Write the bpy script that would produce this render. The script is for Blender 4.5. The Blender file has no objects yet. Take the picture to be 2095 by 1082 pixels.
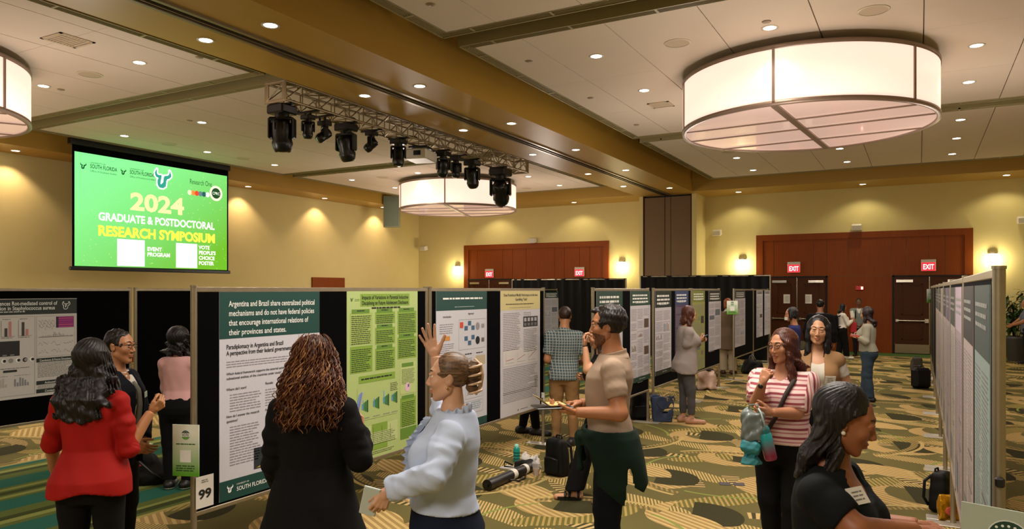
import bpy, math, random
import numpy as np
from mathutils import Vector, Matrix
random.seed(7)
PI = math.pi
SC = bpy.context.scene
COL = SC.collection

# ------------------------------------------------------------------ camera
CAM_Z, YAW, FOC, HOR, CX = 2.0, math.radians(29.0), 1504.0, 593.0, 1047.5
cam_data = bpy.data.cameras.new('camera')
cam = bpy.data.objects.new('camera', cam_data)
COL.objects.link(cam)
cam.location = (0, 0, CAM_Z)
cam.rotation_euler = (PI / 2, 0, YAW)
cam_data.sensor_fit = 'HORIZONTAL'
cam_data.sensor_width = 36.0
cam_data.lens = FOC / 2095.0 * 36.0
cam_data.shift_y = (HOR - 541.0) / 2095.0
cam_data.clip_start = 0.05
cam_data.clip_end = 200
SC.camera = cam
FW = Vector((-math.sin(YAW), math.cos(YAW), 0))
RT = Vector((math.cos(YAW), math.sin(YAW), 0))

# ------------------------------------------------------------------ colour management, world
SC.view_settings.view_transform = 'Standard'
SC.view_settings.look = 'None'
SC.view_settings.exposure = 1.1
SC.view_settings.gamma = 1.0
SC.view_settings.use_curve_mapping = False
world = bpy.data.worlds.new('world')
SC.world = world
world.use_nodes = True
world.node_tree.nodes['Background'].inputs[0].default_value = (1.0, 0.85, 0.66, 1)
world.node_tree.nodes['Background'].inputs[1].default_value = 0.02

# light levels (watts)
W_DOWN, W_WALL, W_DRUM, W_SCONCE = 31.0, 27.0, 88.0, 18.0
E_SHADE, E_GLASS, E_LENS, E_SCREEN = 0.46, 0.28, 5.0, 0.50

# ------------------------------------------------------------------ measuring helpers: where a point of the photo stands in the room
def at(px, py, zf):
    """a point at depth zf along the view"""
    return Vector((0, 0, CAM_Z)) + FW * zf + RT * ((px - CX) / FOC * zf) + Vector((0, 0, (HOR - py) / FOC * zf))
def on_z(px, py, z):
    return at(px, py, (z - CAM_Z) * FOC / (HOR - py))
def on_x(px, x):
    r = (px - CX) / FOC
    zf = x / (r * math.cos(YAW) - math.sin(YAW))
    return zf * (r * math.sin(YAW) + math.cos(YAW))       # the Y there
def on_y(px, y):
    r = (px - CX) / FOC
    zf = y / (r * math.sin(YAW) + math.cos(YAW))
    return zf * (r * math.cos(YAW) - math.sin(YAW))       # the X there

# ------------------------------------------------------------------ material helpers
def lin(c):
    if isinstance(c, str):
        c = c.lstrip('#'); c = ''.join(k * 2 for k in c) if len(c) == 3 else c; c = [int(c[i:i + 2], 16) / 255 for i in (0, 2, 4)]
        return tuple((v / 12.92 if v <= 0.04045 else ((v + 0.055) / 1.055) ** 2.4) for v in c)
    return tuple(c[:3])
class NT:
    """tiny helper to write node graphs as expressions"""
    def __init__(s, m):
        m.use_nodes = True
        s.m, s.t = m, m.node_tree
        s.b = s.t.nodes['Principled BSDF']
    def n(s, kind, **kw):
        k = s.t.nodes.new(kind)
        for a, v in kw.items(): setattr(k, a, v)
        return k
    def put(s, sock, v):
        if isinstance(v, bpy.types.NodeSocket): s.t.links.new(v, sock)
        else: sock.default_value = v
    def m_(s, op, a, b=0.0, c=0.0, clamp=False):
        k = s.n('ShaderNodeMath', operation=op, use_clamp=clamp)
        s.put(k.inputs[0], a); s.put(k.inputs[1], b)
        if len(k.inputs) > 2: s.put(k.inputs[2], c)
        return k.outputs[0]
    def add(s, a, b): return s.m_('ADD', a, b)
    def sub(s, a, b): return s.m_('SUBTRACT', a, b)
    def mul(s, a, b): return s.m_('MULTIPLY', a, b)
    def lt(s, a, b): return s.m_('LESS_THAN', a, b)
    def gt(s, a, b): return s.m_('GREATER_THAN', a, b)
    def length(s, x, y): return s.m_('SQRT', s.add(s.mul(x, x), s.mul(y, y)))
    def mix(s, f, a, b):
        k = s.n('ShaderNodeMix', data_type='RGBA')
        s.put(k.inputs[0], f)
        for i, v in ((6, a), (7, b)):
            if isinstance(v, bpy.types.NodeSocket): s.t.links.new(v, k.inputs[i])
            else: k.inputs[i].default_value = (*lin(v), 1)
        return k.outputs[2]
    def coord(s, which='Object'):
        c = s.n('ShaderNodeTexCoord')
        x = s.n('ShaderNodeSeparateXYZ'); s.t.links.new(c.outputs[which], x.inputs[0])
        return c.outputs[which], x.outputs[0], x.outputs[1], x.outputs[2]
    def noise(s, scale, detail=3.0, vec=None, rough=0.5):
        k = s.n('ShaderNodeTexNoise'); k.inputs['Scale'].default_value = scale
        k.inputs['Detail'].default_value = detail; k.inputs['Roughness'].default_value = rough
        if vec is not None: s.t.links.new(vec, k.inputs['Vector'])
        return k.outputs[0]
    def bump(s, h, strength=0.2, dist=0.01):
        k = s.n('ShaderNodeBump'); k.inputs['Strength'].default_value = strength; k.inputs['Distance'].default_value = dist
        s.put(k.inputs['Height'], h); s.t.links.new(k.outputs[0], s.b.inputs['Normal'])
    def base(s, v): s.put(s.b.inputs['Base Color'], v if isinstance(v, bpy.types.NodeSocket) else (*lin(v), 1))
MATS = {}
def mat(name, col, rough=0.6, metal=0.0, spec=0.5, var=0.0, vscale=8.0, bump=0.0, bscale=60.0, emit=0.0, alpha=1.0, trans=0.0, sheen=0.0, coat=0.0):
    if name in MATS: return MATS[name]
    m = bpy.data.materials.new(name); MATS[name] = m
    g = NT(m); b = g.b
    c = lin(col)
    b.inputs['Roughness'].default_value = rough; b.inputs['Metallic'].default_value = metal
    b.inputs['Specular IOR Level'].default_value = spec
    vec = g.coord()[0]
    if var:
        n = g.noise(vscale, 4, vec)
        g.base(g.mix(n, tuple(max(0, v * (1 - var)) for v in c), tuple(min(1, v * (1 + var)) for v in c)))
    else: g.base(c)
    if bump: g.bump(g.noise(bscale, 3, vec), bump, 0.01)
    if emit:
        b.inputs['Emission Color'].default_value = (*c, 1); b.inputs['Emission Strength'].default_value = emit
    if trans: b.inputs['Transmission Weight'].default_value = trans
    if alpha < 1: b.inputs['Alpha'].default_value = alpha
    if sheen: b.inputs['Sheen Weight'].default_value = sheen
    if coat: b.inputs['Coat Weight'].default_value = coat
    return m
def flat(c, rough=0.55):
    """printed ink of one colour"""
    key = 'ink_%s_%d' % (c if isinstance(c, str) else '_'.join('%.2f' % v for v in c), rough * 100)
    return mat(key, c, rough, var=0.04, vscale=40)
def glow(c, e):
    return mat('glow_%s_%.2f' % (c, e), c, 0.5, emit=e, spec=0.2)

# ------------------------------------------------------------------ mesh helpers
class MB:
    """collects shapes, links them as one mesh object"""
    def __init__(s): s.v, s.f, s.mi, s.sm, s.mats = [], [], [], [], []
    def slot(s, m):
        if m not in s.mats: s.mats.append(m)
        return s.mats.index(m)
    def add(s, vs, fs, m, smooth=False):
        o = len(s.v); k = s.slot(m)
        s.v += [tuple(v) for v in vs]
        for f in fs: s.f.append([i + o for i in f]); s.mi.append(k); s.sm.append(smooth)
    def box(s, c, d, m, rot=None, bev=0.0):
        x, y, z = d[0] / 2, d[1] / 2, d[2] / 2
        c = Vector(c)
        if bev:
            b = min(bev, x * .9, y * .9, z * .9)
            vs, key = [], {}
            for sx in (-1, 1):
                for sy in (-1, 1):
                    for sz in (-1, 1):
                        for ax, p in enumerate(((x, y - b, z - b), (x - b, y, z - b), (x - b, y - b, z))):
                            key[sx, sy, sz, ax] = len(vs); vs.append(Vector((sx * p[0], sy * p[1], sz * p[2])))
            fs = []
            for sg in (-1, 1):
                fs.append([key[sg, a, b2, 0] for a, b2 in ((-1, -1), (1, -1), (1, 1), (-1, 1))][::sg])
                fs.append([key[a, sg, b2, 1] for a, b2 in ((-1, -1), (-1, 1), (1, 1), (1, -1))][::sg])
                fs.append([key[a, b2, sg, 2] for a, b2 in ((-1, -1), (1, -1), (1, 1), (-1, 1))][::sg])
            for a in (-1, 1):
                for b2 in (-1, 1):
                    fs.append([key[a, b2, -1, 0], key[a, b2, 1, 0], key[a, b2, 1, 1], key[a, b2, -1, 1]][::a * b2])
                    fs.append([key[a, -1, b2, 2], key[a, 1, b2, 2], key[a, 1, b2, 0], key[a, -1, b2, 0]][::a * b2])
                    fs.append([key[-1, a, b2, 1], key[1, a, b2, 1], key[1, a, b2, 2], key[-1, a, b2, 2]][::a * b2])
                    for c2 in (-1, 1):
                        fs.append([key[a, b2, c2, 0], key[a, b2, c2, 1], key[a, b2, c2, 2]][::a * b2 * c2])
        else:
            vs = [Vector((sx * x, sy * y, sz * z)) for sx in (-1, 1) for sy in (-1, 1) for sz in (-1, 1)]
            fs = [(0, 1, 3, 2), (4, 6, 7, 5), (0, 4, 5, 1), (2, 3, 7, 6), (0, 2, 6, 4), (1, 5, 7, 3)]
        if rot is not None: vs = [rot @ v for v in vs]
        s.add([v + c for v in vs], fs, m)
        return s
    def span(s, a, b, m, bev=0.0):
        return s.box([(a[i] + b[i]) / 2 for i in range(3)], [abs(b[i] - a[i]) for i in range(3)], m, None, bev)
    def rod(s, a, b, r0, m, r1=None, n=10, smooth=True):
        a, b = Vector(a), Vector(b); r1 = r0 if r1 is None else r1
        d = (b - a).normalized(); u = d.orthogonal().normalized(); w = d.cross(u)
        vs = []
        for p, r in ((a, r0), (b, r1)):
            for k in range(n):
                t = 2 * PI * k / n; vs.append(p + u * math.cos(t) * r + w * math.sin(t) * r)
        s.add(vs, [(k, (k + 1) % n, n + (k + 1) % n, n + k) for k in range(n)], m, smooth)
        s.add(vs[:n], [list(range(n))[::-1]], m); s.add(vs[n:], [list(range(n))], m)
        return s
    def tube(s, pts, r, m, n=6):
        pts = [Vector(p) for p in pts]; R = r if hasattr(r, '__len__') else [r] * len(pts)
        vs, u = [], None
        for i, p in enumerate(pts):
            d = (pts[min(i + 1, len(pts) - 1)] - pts[max(i - 1, 0)]).normalized()
            if u is None: u = d.orthogonal().normalized()
            u = (u - d * u.dot(d)).normalized(); w = d.cross(u)
            for k in range(n):
                t = 2 * PI * k / n; vs.append(p + (u * math.cos(t) + w * math.sin(t)) * R[i])
        fs = [(i * n + k, i * n + (k + 1) % n, (i + 1) * n + (k + 1) % n, (i + 1) * n + k) for i in range(len(pts) - 1) for k in range(n)]
        fs += [list(range(n))[::-1], [len(vs) - n + k for k in range(n)]]
        s.add(vs, fs, m, True)
        return s
    def lathe(s, prof, m, c=(0, 0, 0), n=32, smooth=True, cap=True):
        """prof: (r, z) from bottom to top, about the vertical through c"""
        c = Vector(c); vs = []
        for r, z in prof:
            for k in range(n):
                t = 2 * PI * k / n; vs.append(c + Vector((r * math.cos(t), r * math.sin(t), z)))
        fs = [(i * n + k, i * n + (k + 1) % n, (i + 1) * n + (k + 1) % n, (i + 1) * n + k) for i in range(len(prof) - 1) for k in range(n)]
        s.add(vs, fs, m, smooth)
        if cap:
            s.add(vs[:n], [list(range(n))[::-1]], m); s.add(vs[-n:], [list(range(n))], m)
        return s
    def poly(s, pts, m): s.add(pts, [list(range(len(pts)))], m); return s
    def prism(s, pts, vec, m):
        n = len(pts); pts = [Vector(p) for p in pts]; vec = Vector(vec)
        s.add(pts + [p + vec for p in pts], [list(range(n))[::-1], list(range(n, 2 * n))] + [(k, (k + 1) % n, n + (k + 1) % n, n + k) for k in range(n)], m)
        return s
    def ball(s, c, r, m, n=14, rot=None):
        r = r if hasattr(r, '__len__') else (r, r, r); c = Vector(c); vs, h = [], n // 2
        for i in range(1, h):
            a = PI * i / h
            for k in range(n):
                t = 2 * PI * k / n
                v = Vector((r[0] * math.sin(a) * math.cos(t), r[1] * math.sin(a) * math.sin(t), -r[2] * math.cos(a)))
                vs.append(c + (rot @ v if rot is not None else v))
        lo, hi = Vector((0, 0, -r[2])), Vector((0, 0, r[2]))
        vs += [c + (rot @ lo if rot is not None else lo), c + (rot @ hi if rot is not None else hi)]
        L = len(vs)
        fs = [(i * n + k, i * n + (k + 1) % n, (i + 1) * n + (k + 1) % n, (i + 1) * n + k) for i in range(h - 2) for k in range(n)]
        fs += [(L - 2, (k + 1) % n, k) for k in range(n)] + [(L - 1, (h - 2) * n + k, (h - 2) * n + (k + 1) % n) for k in range(n)]
        s.add(vs, fs, m, True)
        return s
    def build(s, name, parent=None):
        me = bpy.data.meshes.new(name)
        me.from_pydata(s.v, [], s.f)
        for m in s.mats: me.materials.append(m)
        me.polygons.foreach_set('material_index', s.mi)
        me.polygons.foreach_set('use_smooth', s.sm)
        me.update()
        o = bpy.data.objects.new(name, me); COL.objects.link(o)
        if parent is not None: o.parent = parent
        return o
def thing(name, label, cat, loc=(0, 0, 0), rz=0.0, group=None):
    o = bpy.data.objects.new(name, None); COL.objects.link(o)
    o.location = loc; o.rotation_euler = (0, 0, rz); o.empty_display_size = 0.1
    o['label'] = label; o['category'] = cat
    if group: o['group'] = group
    return o
def tag(o, label, cat, group=None):
    o['label'] = label; o['category'] = cat
    if group: o['group'] = group
    return o
def struct(o): o['kind'] = 'structure'; return o
def copy_thing(src, loc, label, rz=None, group=None):
    r = src.copy(); COL.objects.link(r); r.location = loc; r['label'] = label
    if rz is not None: r.rotation_euler = (0, 0, rz)
    if group: r['group'] = group
    for ch in list(src.children):
        c = ch.copy(); COL.objects.link(c); c.parent = r
        for g in list(ch.children):
            d = g.copy(); COL.objects.link(d); d.parent = c
    return r
def lamp(kind, loc, watts, col, parent=None, size=0.1, spot=None, blend=0.5, aim=None):
    d = bpy.data.lights.new('lamp_light', kind); d.energy = watts; d.color = col
    if kind in ('POINT', 'SPOT'): d.shadow_soft_size = size
    if kind == 'AREA': d.shape = 'DISK'; d.size = size
    if kind == 'SPOT': d.spot_size = math.radians(spot); d.spot_blend = blend
    o = bpy.data.objects.new('lamp_light', d); COL.objects.link(o); o.location = loc
    if aim is not None: o.rotation_euler = Vector(aim).to_track_quat('-Z', 'Y').to_euler()
    if parent is not None: o.parent = parent
    return o
WARM = (1.0, 0.86, 0.68)

# ------------------------------------------------------------------ dimensions of the room
X_L, X_R, Y_F, Y_B = -19.2, 4.5, 26.2, -8.0
Z_S, Z_C, Z_D = 5.3, 5.57, 6.25            # soffits, ceiling panels, deck
B_L, B_R = -8.70, -6.66                    # the bulkhead
CL_X = {'left': (-17.3, -9.44), 'right': (-5.91, 2.57)}
CL_Y = [(1.13, 8.64), (9.03, 16.55), (16.95, 23.8)]

# ------------------------------------------------------------------ materials of the setting
def wall_paint():
    m = bpy.data.materials.new('wall_paint'); g = NT(m); vec = g.coord()[0]
    g.base(g.mix(g.noise(3, 4, vec), '#cbbb7c', '#d1c288')); g.b.inputs['Roughness'].default_value = 0.75
    g.b.inputs['Specular IOR Level'].default_value = 0.25
    g.bump(g.noise(120, 2, vec), 0.05, 0.004); return m
M_WALL = wall_paint()
M_SOFF = mat('bulkhead_paint', '#b08a38', 0.42, var=0.05, vscale=2, spec=0.4)
M_PANEL = mat('ceiling_panel', '#d4c6b5', 0.85, spec=0.2, var=0.03, vscale=1.5, bump=0.05, bscale=200)
M_DECK = mat('deck_paint', '#6a5a2e', 0.8)
M_OLIVE = mat('olive_metal', '#8f8358', 0.45, var=0.06)
M_DARK = mat('dark_void', '#0b0a07', 0.8, var=0.1)
M_TRACK = mat('track_metal', '#8a7d62', 0.32, metal=0.8, var=0.08)
M_ALU = mat('aluminium', '#9c917c', 0.38, metal=0.75, var=0.14, vscale=14, bump=0.05)
M_BLACK = mat('black_fabric', '#030304', 0.95, spec=0.06, var=0.2, vscale=60, bump=0.1, bscale=300, sheen=0.0)
M_PLAST = mat('black_plastic', '#0c0c0d', 0.38, var=0.1)
M_WHITE = mat('white_plastic', '#d8d2c4', 0.4, var=0.03)
M_CHROME = mat('bright_metal', '#cfcabd', 0.22, metal=0.95, var=0.05)
def wood(name, a, b, c):
    m = bpy.data.materials.new(name); g = NT(m); vec, x, y, z = g.coord()
    mp = g.n('ShaderNodeMapping'); mp.inputs['Scale'].default_value = (6, 6, 0.5); g.t.links.new(vec, mp.inputs[0])
    n = g.noise(4, 6, mp.outputs[0], 0.6)
    n2 = g.noise(0.6, 2, vec)
    g.base(g.mix(n2, g.mix(n, a, b), g.mix(n, b, c)))
    g.b.inputs['Roughness'].default_value = 0.5; g.b.inputs['Specular IOR Level'].default_value = 0.15; g.bump(n, 0.05, 0.003); return m
M_WOOD = wood('cherry_wood', '#622604', '#7a3608', '#8c480e')
M_DOORW = wood('door_wood', '#381a08', '#45220b', '#502a0e')
def carpet():
    m = bpy.data.materials.new('patterned_carpet'); g = NT(m); vec, x, y, z = g.coord()
    wob = g.noise(0.9, 2, vec)
    def lat(s, ox, oy, rot):
        ca, sa = math.cos(rot), math.sin(rot)
        u = g.add(g.add(g.mul(x, ca / s), g.mul(y, sa / s)), ox); v = g.add(g.add(g.mul(x, -sa / s), g.mul(y, ca / s)), oy)
        row = g.m_('FLOOR', v); u = g.add(u, g.mul(row, 0.37))
        fu = g.mul(g.sub(g.m_('FRACT', u), 0.5), s); fv = g.mul(g.sub(g.m_('FRACT', v), 0.5), s)
        return fu, fv
    def AND(a, b): return g.mul(a, b)
    NOT = lambda a: g.sub(1.0, a)
    fine = g.gt(g.m_('SINE', g.mul(g.add(g.mul(x, 0.5), g.mul(y, 0.86)), 95.0)), 0.1)
    fleck = g.noise(55, 3, vec)
    grain = g.noise(240, 2, vec)
    base = g.mix(g.noise(0.7, 2, vec), '#57512f', '#70673c')
    patch = g.noise(0.8, 1, vec)
    tanA, tanB, olv, drk = '#9a8050', '#bea26a', '#6b6236', '#45412a'
    # rings with ticks like piano keys
    u2, v2 = lat(1.85, 0.2, 0.4, 0.55)
    d2 = g.length(u2, v2)
    ang = g.m_('ARCTAN2', v2, u2)
    ring = AND(g.gt(d2, 0.62), g.lt(d2, 0.80))
    tick = g.gt(g.m_('SINE', g.mul(ang, 64.0)), 0.0)
    half = g.gt(g.m_('SINE', g.add(g.mul(ang, 2.0), 0.6)), -0.1)
    c = g.mix(AND(ring, half), base, g.mix(tick, drk, tanB))
    # wide hatch blades
    u4, v4 = lat(1.25, 0.55, 0.15, -0.35)
    blade = AND(g.lt(g.length(u4, g.mul(v4, 3.0)), 0.58), g.gt(v4, -0.10))
    hatch = g.gt(g.m_('SINE', g.mul(g.add(u4, g.mul(v4, 0.9)), 150.0)), -0.1)
    c = g.mix(blade, c, g.mix(hatch, olv, tanB))
    # second, crossing family of hatching
    u6, v6 = lat(1.55, 0.25, 0.65, 0.85)
    blade2 = AND(g.lt(g.length(u6, g.mul(v6, 2.6)), 0.62), g.lt(v6, 0.08))
    hatch2 = g.gt(g.m_('SINE', g.mul(g.sub(u6, g.mul(v6, 0.5)), 118.0)), 0.15)
    c = g.mix(blade2, c, g.mix(hatch2, '#6b6433', '#a68f54'))
    # leaves and crescents
    u1, v1 = lat(1.22, 0.0, 0.0, 0.2)
    d1 = g.length(u1, v1)
    inn = g.lt(d1, 0.43)
    cut = g.lt(g.length(g.sub(u1, 0.17), g.sub(v1, 0.14)), 0.40)
    c = g.mix(AND(inn, NOT(cut)), c, g.mix(fine, tanA, tanB))
    c = g.mix(AND(AND(inn, cut), g.gt(u1, -0.02)), c, g.mix(fleck, '#302f1d', '#403c24'))
    u5, v5 = lat(1.6, 0.4, 0.75, 1.1)
    lens = AND(g.lt(g.length(g.add(u5, 0.33), v5), 0.56), g.lt(g.length(g.sub(u5, 0.33), v5), 0.56))
    c = g.mix(lens, c, g.mix(fine, tanA, '#c2a76e'))
    # long thin arcs, broken
    u3, v3 = lat(2.6, 0.1, 0.3, -0.6)
    d3 = g.length(u3, v3); a3 = g.m_('ARCTAN2', v3, u3)
    brk = g.gt(g.m_('SINE', g.add(g.mul(a3, 3.0), 0.8)), -0.2)
    c = g.mix(AND(brk, g.lt(g.m_('ABSOLUTE', g.sub(d3, 1.15)), 0.022)), c, '#b39c62')
    c = g.mix(AND(NOT(brk), g.lt(g.m_('ABSOLUTE', g.sub(d3, 0.95)), 0.016)), c, '#7f8a45')
    c = g.mix(AND(brk, AND(g.gt(d3, 1.02), g.lt(d3, 1.10))), c, g.mix(hatch2, olv, tanA))
    # striped border below the bulkhead
    bx = g.m_('ABSOLUTE', g.add(x, 7.55))
    inb = g.lt(bx, 1.52)
    s1 = g.m_('SINE', g.mul(x, 7.4))
    s2 = g.m_('SINE', g.mul(x, 17.0))
    bc = g.mix(g.gt(s1, 0.25), '#55602f', '#295c4d')
    bc = g.mix(AND(g.lt(s1, -0.2), g.gt(s2, 0.2)), bc, '#7d8245')
    bc = g.mix(g.lt(s1, -0.92), bc, '#39411f')
    c = g.mix(inb, c, bc)
    c = g.mix(g.lt(g.m_('ABSOLUTE', g.sub(bx, 1.54)), 0.03), c, '#9a8d52')
    far = g.gt(y, 24.95)
    c = g.mix(far, c, g.mix(g.gt(g.m_('SINE', g.mul(y, 13.0)), 0.0), '#3c5c33', '#51692f'))
    k = g.n('ShaderNodeMix', data_type='RGBA', blend_type='MULTIPLY'); k.inputs[0].default_value = 0.55
    g.t.links.new(c, k.inputs[6]); g.t.links.new(g.mix(g.mul(g.add(fleck, grain), 0.5), (0.35, 0.35, 0.35), (1.5, 1.5, 1.5)), k.inputs[7])
    g.base(k.outputs[2]); g.b.inputs['Roughness'].default_value = 0.95; g.b.inputs['Specular IOR Level'].default_value = 0.1
    g.bump(grain, 0.3, 0.006); return m
M_CARPET = carpet()

# ------------------------------------------------------------------ the setting: floor, walls, ceiling
struct(MB().span((X_L - .2, Y_B - .2, -0.1), (X_R + .2, Y_F + .2, 0), M_CARPET).build('floor'))
struct(MB().span((X_L - .2, Y_B, 0), (X_L, Y_F, Z_D), M_WALL).build('wall_left'))
struct(MB().span((X_L - .2, Y_F, 0), (X_R + .2, Y_F + .2, Z_D), M_WALL).build('wall_far'))
struct(MB().span((X_R, Y_B, 0), (X_R + .2, Y_F, Z_D), M_WALL).build('wall_right'))
struct(MB().span((X_L - .2, Y_B - .2, 0), (X_R + .2, Y_B, Z_D), M_WALL).build('wall_back'))
struct(MB().span((X_L - .2, Y_B - .2, Z_D), (X_R + .2, Y_F + .2, Z_D + .1), M_DECK).build('ceiling'))
def soffit(a, b): return struct(MB().span(a, b, M_SOFF).build('ceiling'))
soffit((X_L, 24.5, Z_S), (B_L, Y_F, Z_D))                    # far soffit, left room
soffit((B_R, 24.5, Z_S), (X_R, Y_F, Z_D))                    # far soffit, right room
soffit((X_L, Y_B, Z_S), (-18.05, 24.5, Z_D))                 # left soffit
soffit((3.32, Y_B, Z_S), (X_R, 24.5, Z_D))                   # right soffit
mb = MB()                                                    # the bulkhead, with the partition track in its underside
mb.span((B_L, Y_B, Z_S), (-7.80, Y_F, Z_D), M_SOFF).span((-7.56, Y_B, Z_S), (B_R, Y_F, Z_D), M_SOFF)
mb.span((-7.80, Y_B, Z_S + .08), (-7.56, Y_F, Z_D), M_DARK)
struct(mb.build('ceiling'))
mb = MB()
for x in (-7.80, -7.56): mb.span((x - .03, Y_B, Z_S - .03), (x + .03, 24.95, Z_S + .01), M_TRACK)
for x in (-7.735, -7.625): mb.span((x - .012, Y_B, Z_S - .01), (x + .012, 24.95, Z_S + .05), M_TRACK)
struct(mb.build('trim_1'))
# ceiling panels (clouds): tiles with open joints under a dark backing, slot diffusers round the edge
def cloud(x0, x1, y0, y1, jx):
    mb = MB()
    b = 0.17
    mb.span((x0 + .02, y0 + .02, Z_C + .115), (x1 - .02, y1 - .02, Z_C + .30), M_SOFF).span((x0 + b, y0 + b, Z_C + .05), (x1 - b, y1 - b, Z_C + .12), M_SOFF)
    xs = [x0 + b] + [j for j in jx if x0 + b + .2 < j < x1 - b - .2] + [x1 - b]
    n = 3
    ys = [y0 + b + (y1 - y0 - 2 * b) * i / n for i in range(n + 1)]
    for i in range(len(xs) - 1):
        for k in range(n):
            mb.span((xs[i] + .007, ys[k] + .002, Z_C), (xs[i + 1] - .007, ys[k + 1] - .002, Z_C + .05), M_PANEL)
    struct(mb.build('ceiling'))
    tb = MB()
    for (a0, a1, fixed, axis) in ((x0, x1, y0, 0), (x0, x1, y1, 0), (y0, y1, x0, 1), (y0, y1, x1, 1)):
        s = 1 if fixed in (x0, y0) else -1
        def bar(lo, hi, p, q, z0, z1, m):
            c0, c1 = fixed + s * p, fixed + s * q
            if axis == 0: tb.span((lo, min(c0, c1), z0), (hi, max(c0, c1), z1), m)
            else: tb.span((min(c0, c1), lo, z0), (max(c0, c1), hi, z1), m)
        bar(a0, a1, 0.0, 0.022, Z_C - .012, Z_C + .30, M_OLIVE)
        bar(a0 + .02, a1 - .02, 0.02, b, Z_C + .10, Z_C + .115, M_DARK); bar(a0 + .02, a1 - .02, b - .004, b + .001, Z_C + .052, Z_C + .10, M_DARK)
        for p in (0.056, 0.092, 0.128): bar(a0 + .03, a1 - .03, p, p + .006, Z_C - .006, Z_C + .06, M_OLIVE)
        bar(a0 + b - .02, a1 - b + .02, b - .014, b, Z_C - .006, Z_C + .03, M_OLIVE)
        q = a0 + 0.55
        while q < a1 - .3:
            bar(q - .018, q + .018, 0.0, b, Z_C - .008, Z_C + .02, M_OLIVE); q += 1.21
    struct(tb.build('trim_2'))
JR = [-4.95 + 1.25 * i for i in range(-1, 7)]
JL = [-16.2 + 1.25 * i for i in range(0, 7)]
for (y0, y1) in CL_Y:
    cloud(CL_X['left'][0], CL_X['left'][1], y0, y1, JL)
    cloud(CL_X['right'][0], CL_X['right'][1], y0, y1, JR)
cloud(CL_X['right'][0], CL_X['right'][1], -6.7, 0.73, JR)
# baseboard along the far wall
struct(MB().span((X_L, Y_F - .02, 0), (X_R, Y_F, 0.28), M_WOOD).build('baseboard_far'))
struct(MB().span((X_L, Y_B, 0), (X_L + .02, Y_F, 0.28), M_WOOD).build('baseboard_left'))
# ------------------------------------------------------------------ text and flat graphics
_TX = {}
def text_mesh(s, bold=0.0):
    """letters one unit high, as vertices and faces in the plane; returns (verts, faces, width)"""
    k = (s, bold)
    if k not in _TX:
        c = bpy.data.curves.new('letters', 'FONT'); c.body = s; c.size = 1.0; c.offset = bold; c.resolution_u = 3
        o = bpy.data.objects.new('letters', c); COL.objects.link(o)
        me = bpy.data.meshes.new_from_object(o)
        vs = [tuple(v.co) for v in me.vertices]; fs = [tuple(p.vertices) for p in me.polygons]
        bpy.data.objects.remove(o); bpy.data.curves.remove(c); bpy.data.meshes.remove(me)
        w = max((v[0] for v in vs), default=0)
        _TX[k] = (vs, fs, w)
    return _TX[k]
class Sheet:
    """a printed sheet: origin = bottom left corner, u to the right, v up"""
    def __init__(s, org, u, v, w, h):
        s.o, s.u, s.v = Vector(org), Vector(u).normalized(), Vector(v).normalized()
        s.n = s.u.cross(s.v); s.w, s.h = w, h; s.mb = MB(); s.k = 0
    def P(s, x, y, lift=0.0): return s.o + s.u * x + s.v * y + s.n * lift
    def base(s, m, t=0.004):
        pts = [s.P(0, 0, -t), s.P(s.w, 0, -t), s.P(s.w, s.h, -t), s.P(0, s.h, -t)]
        s.mb.prism(pts, s.n * t, m); return s
    def lift(s, layer): return 0.0007 + 0.0007 * layer
    def rect(s, x, y, w, h, c, layer=0):
        m = c if not isinstance(c, (str, tuple)) else flat(c); L = s.lift(layer)
        s.mb.poly([s.P(x, y, L), s.P(x + w, y, L), s.P(x + w, y + h, L), s.P(x, y + h, L)], m); return s
    def poly(s, pts, c, layer=0):
        m = c if not isinstance(c, (str, tuple)) else flat(c)
        s.mb.poly([s.P(x, y, s.lift(layer)) for x, y in pts], m); return s
    def disc(s, x, y, r, c, layer=0, n=28, ry=None):
        ry = r if ry is None else ry
        return s.poly([(x + r * math.cos(2 * PI * i / n), y + ry * math.sin(2 * PI * i / n)) for i in range(n)], c, layer)
    def frame(s, x, y, w, h, t, c, layer=1):
        s.rect(x, y, w, t, c, layer); s.rect(x, y + h - t, w, t, c, layer); s.rect(x, y, t, h, c, layer); s.rect(x + w - t, y, t, h, c, layer); return s
    def text(s, t, x, y, size, c, layer=2, bold=0.0, width=None, align='l'):
        vs, fs, w = text_mesh(t, bold); m = c if not isinstance(c, (str, tuple)) else flat(c)
        sx = size if width is None else width / max(w, 1e-6)
        if align == 'c': x -= w * sx / 2
        L = s.lift(layer)
        s.mb.add([s.P(x + p[0] * sx, y + p[1] * size, L) for p in vs], fs, m); return s
    def lines(s, x, y, w, n, pitch, c, layer=1, th=0.34, rag=0.3, rng=random):
        """rows of print too small to read: word-long dashes, from y downward"""
        if pitch > .017: n, pitch = int(round(n / .74)), pitch * .74
        for i in range(n):
            end = x + w * (1 - rag * rng.random() * (1.0 if i % 4 == 3 else 0.3)); q = x
            while q < end - pitch * .4:
                l = min(pitch * rng.uniform(0.8, 3.0), end - q)
                s.rect(q, y - i * pitch - pitch * th, l, pitch * th, c, layer); q += l + pitch * 0.35
        return s
    def build(s, name, parent=None): return s.mb.build(name, parent)
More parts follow.
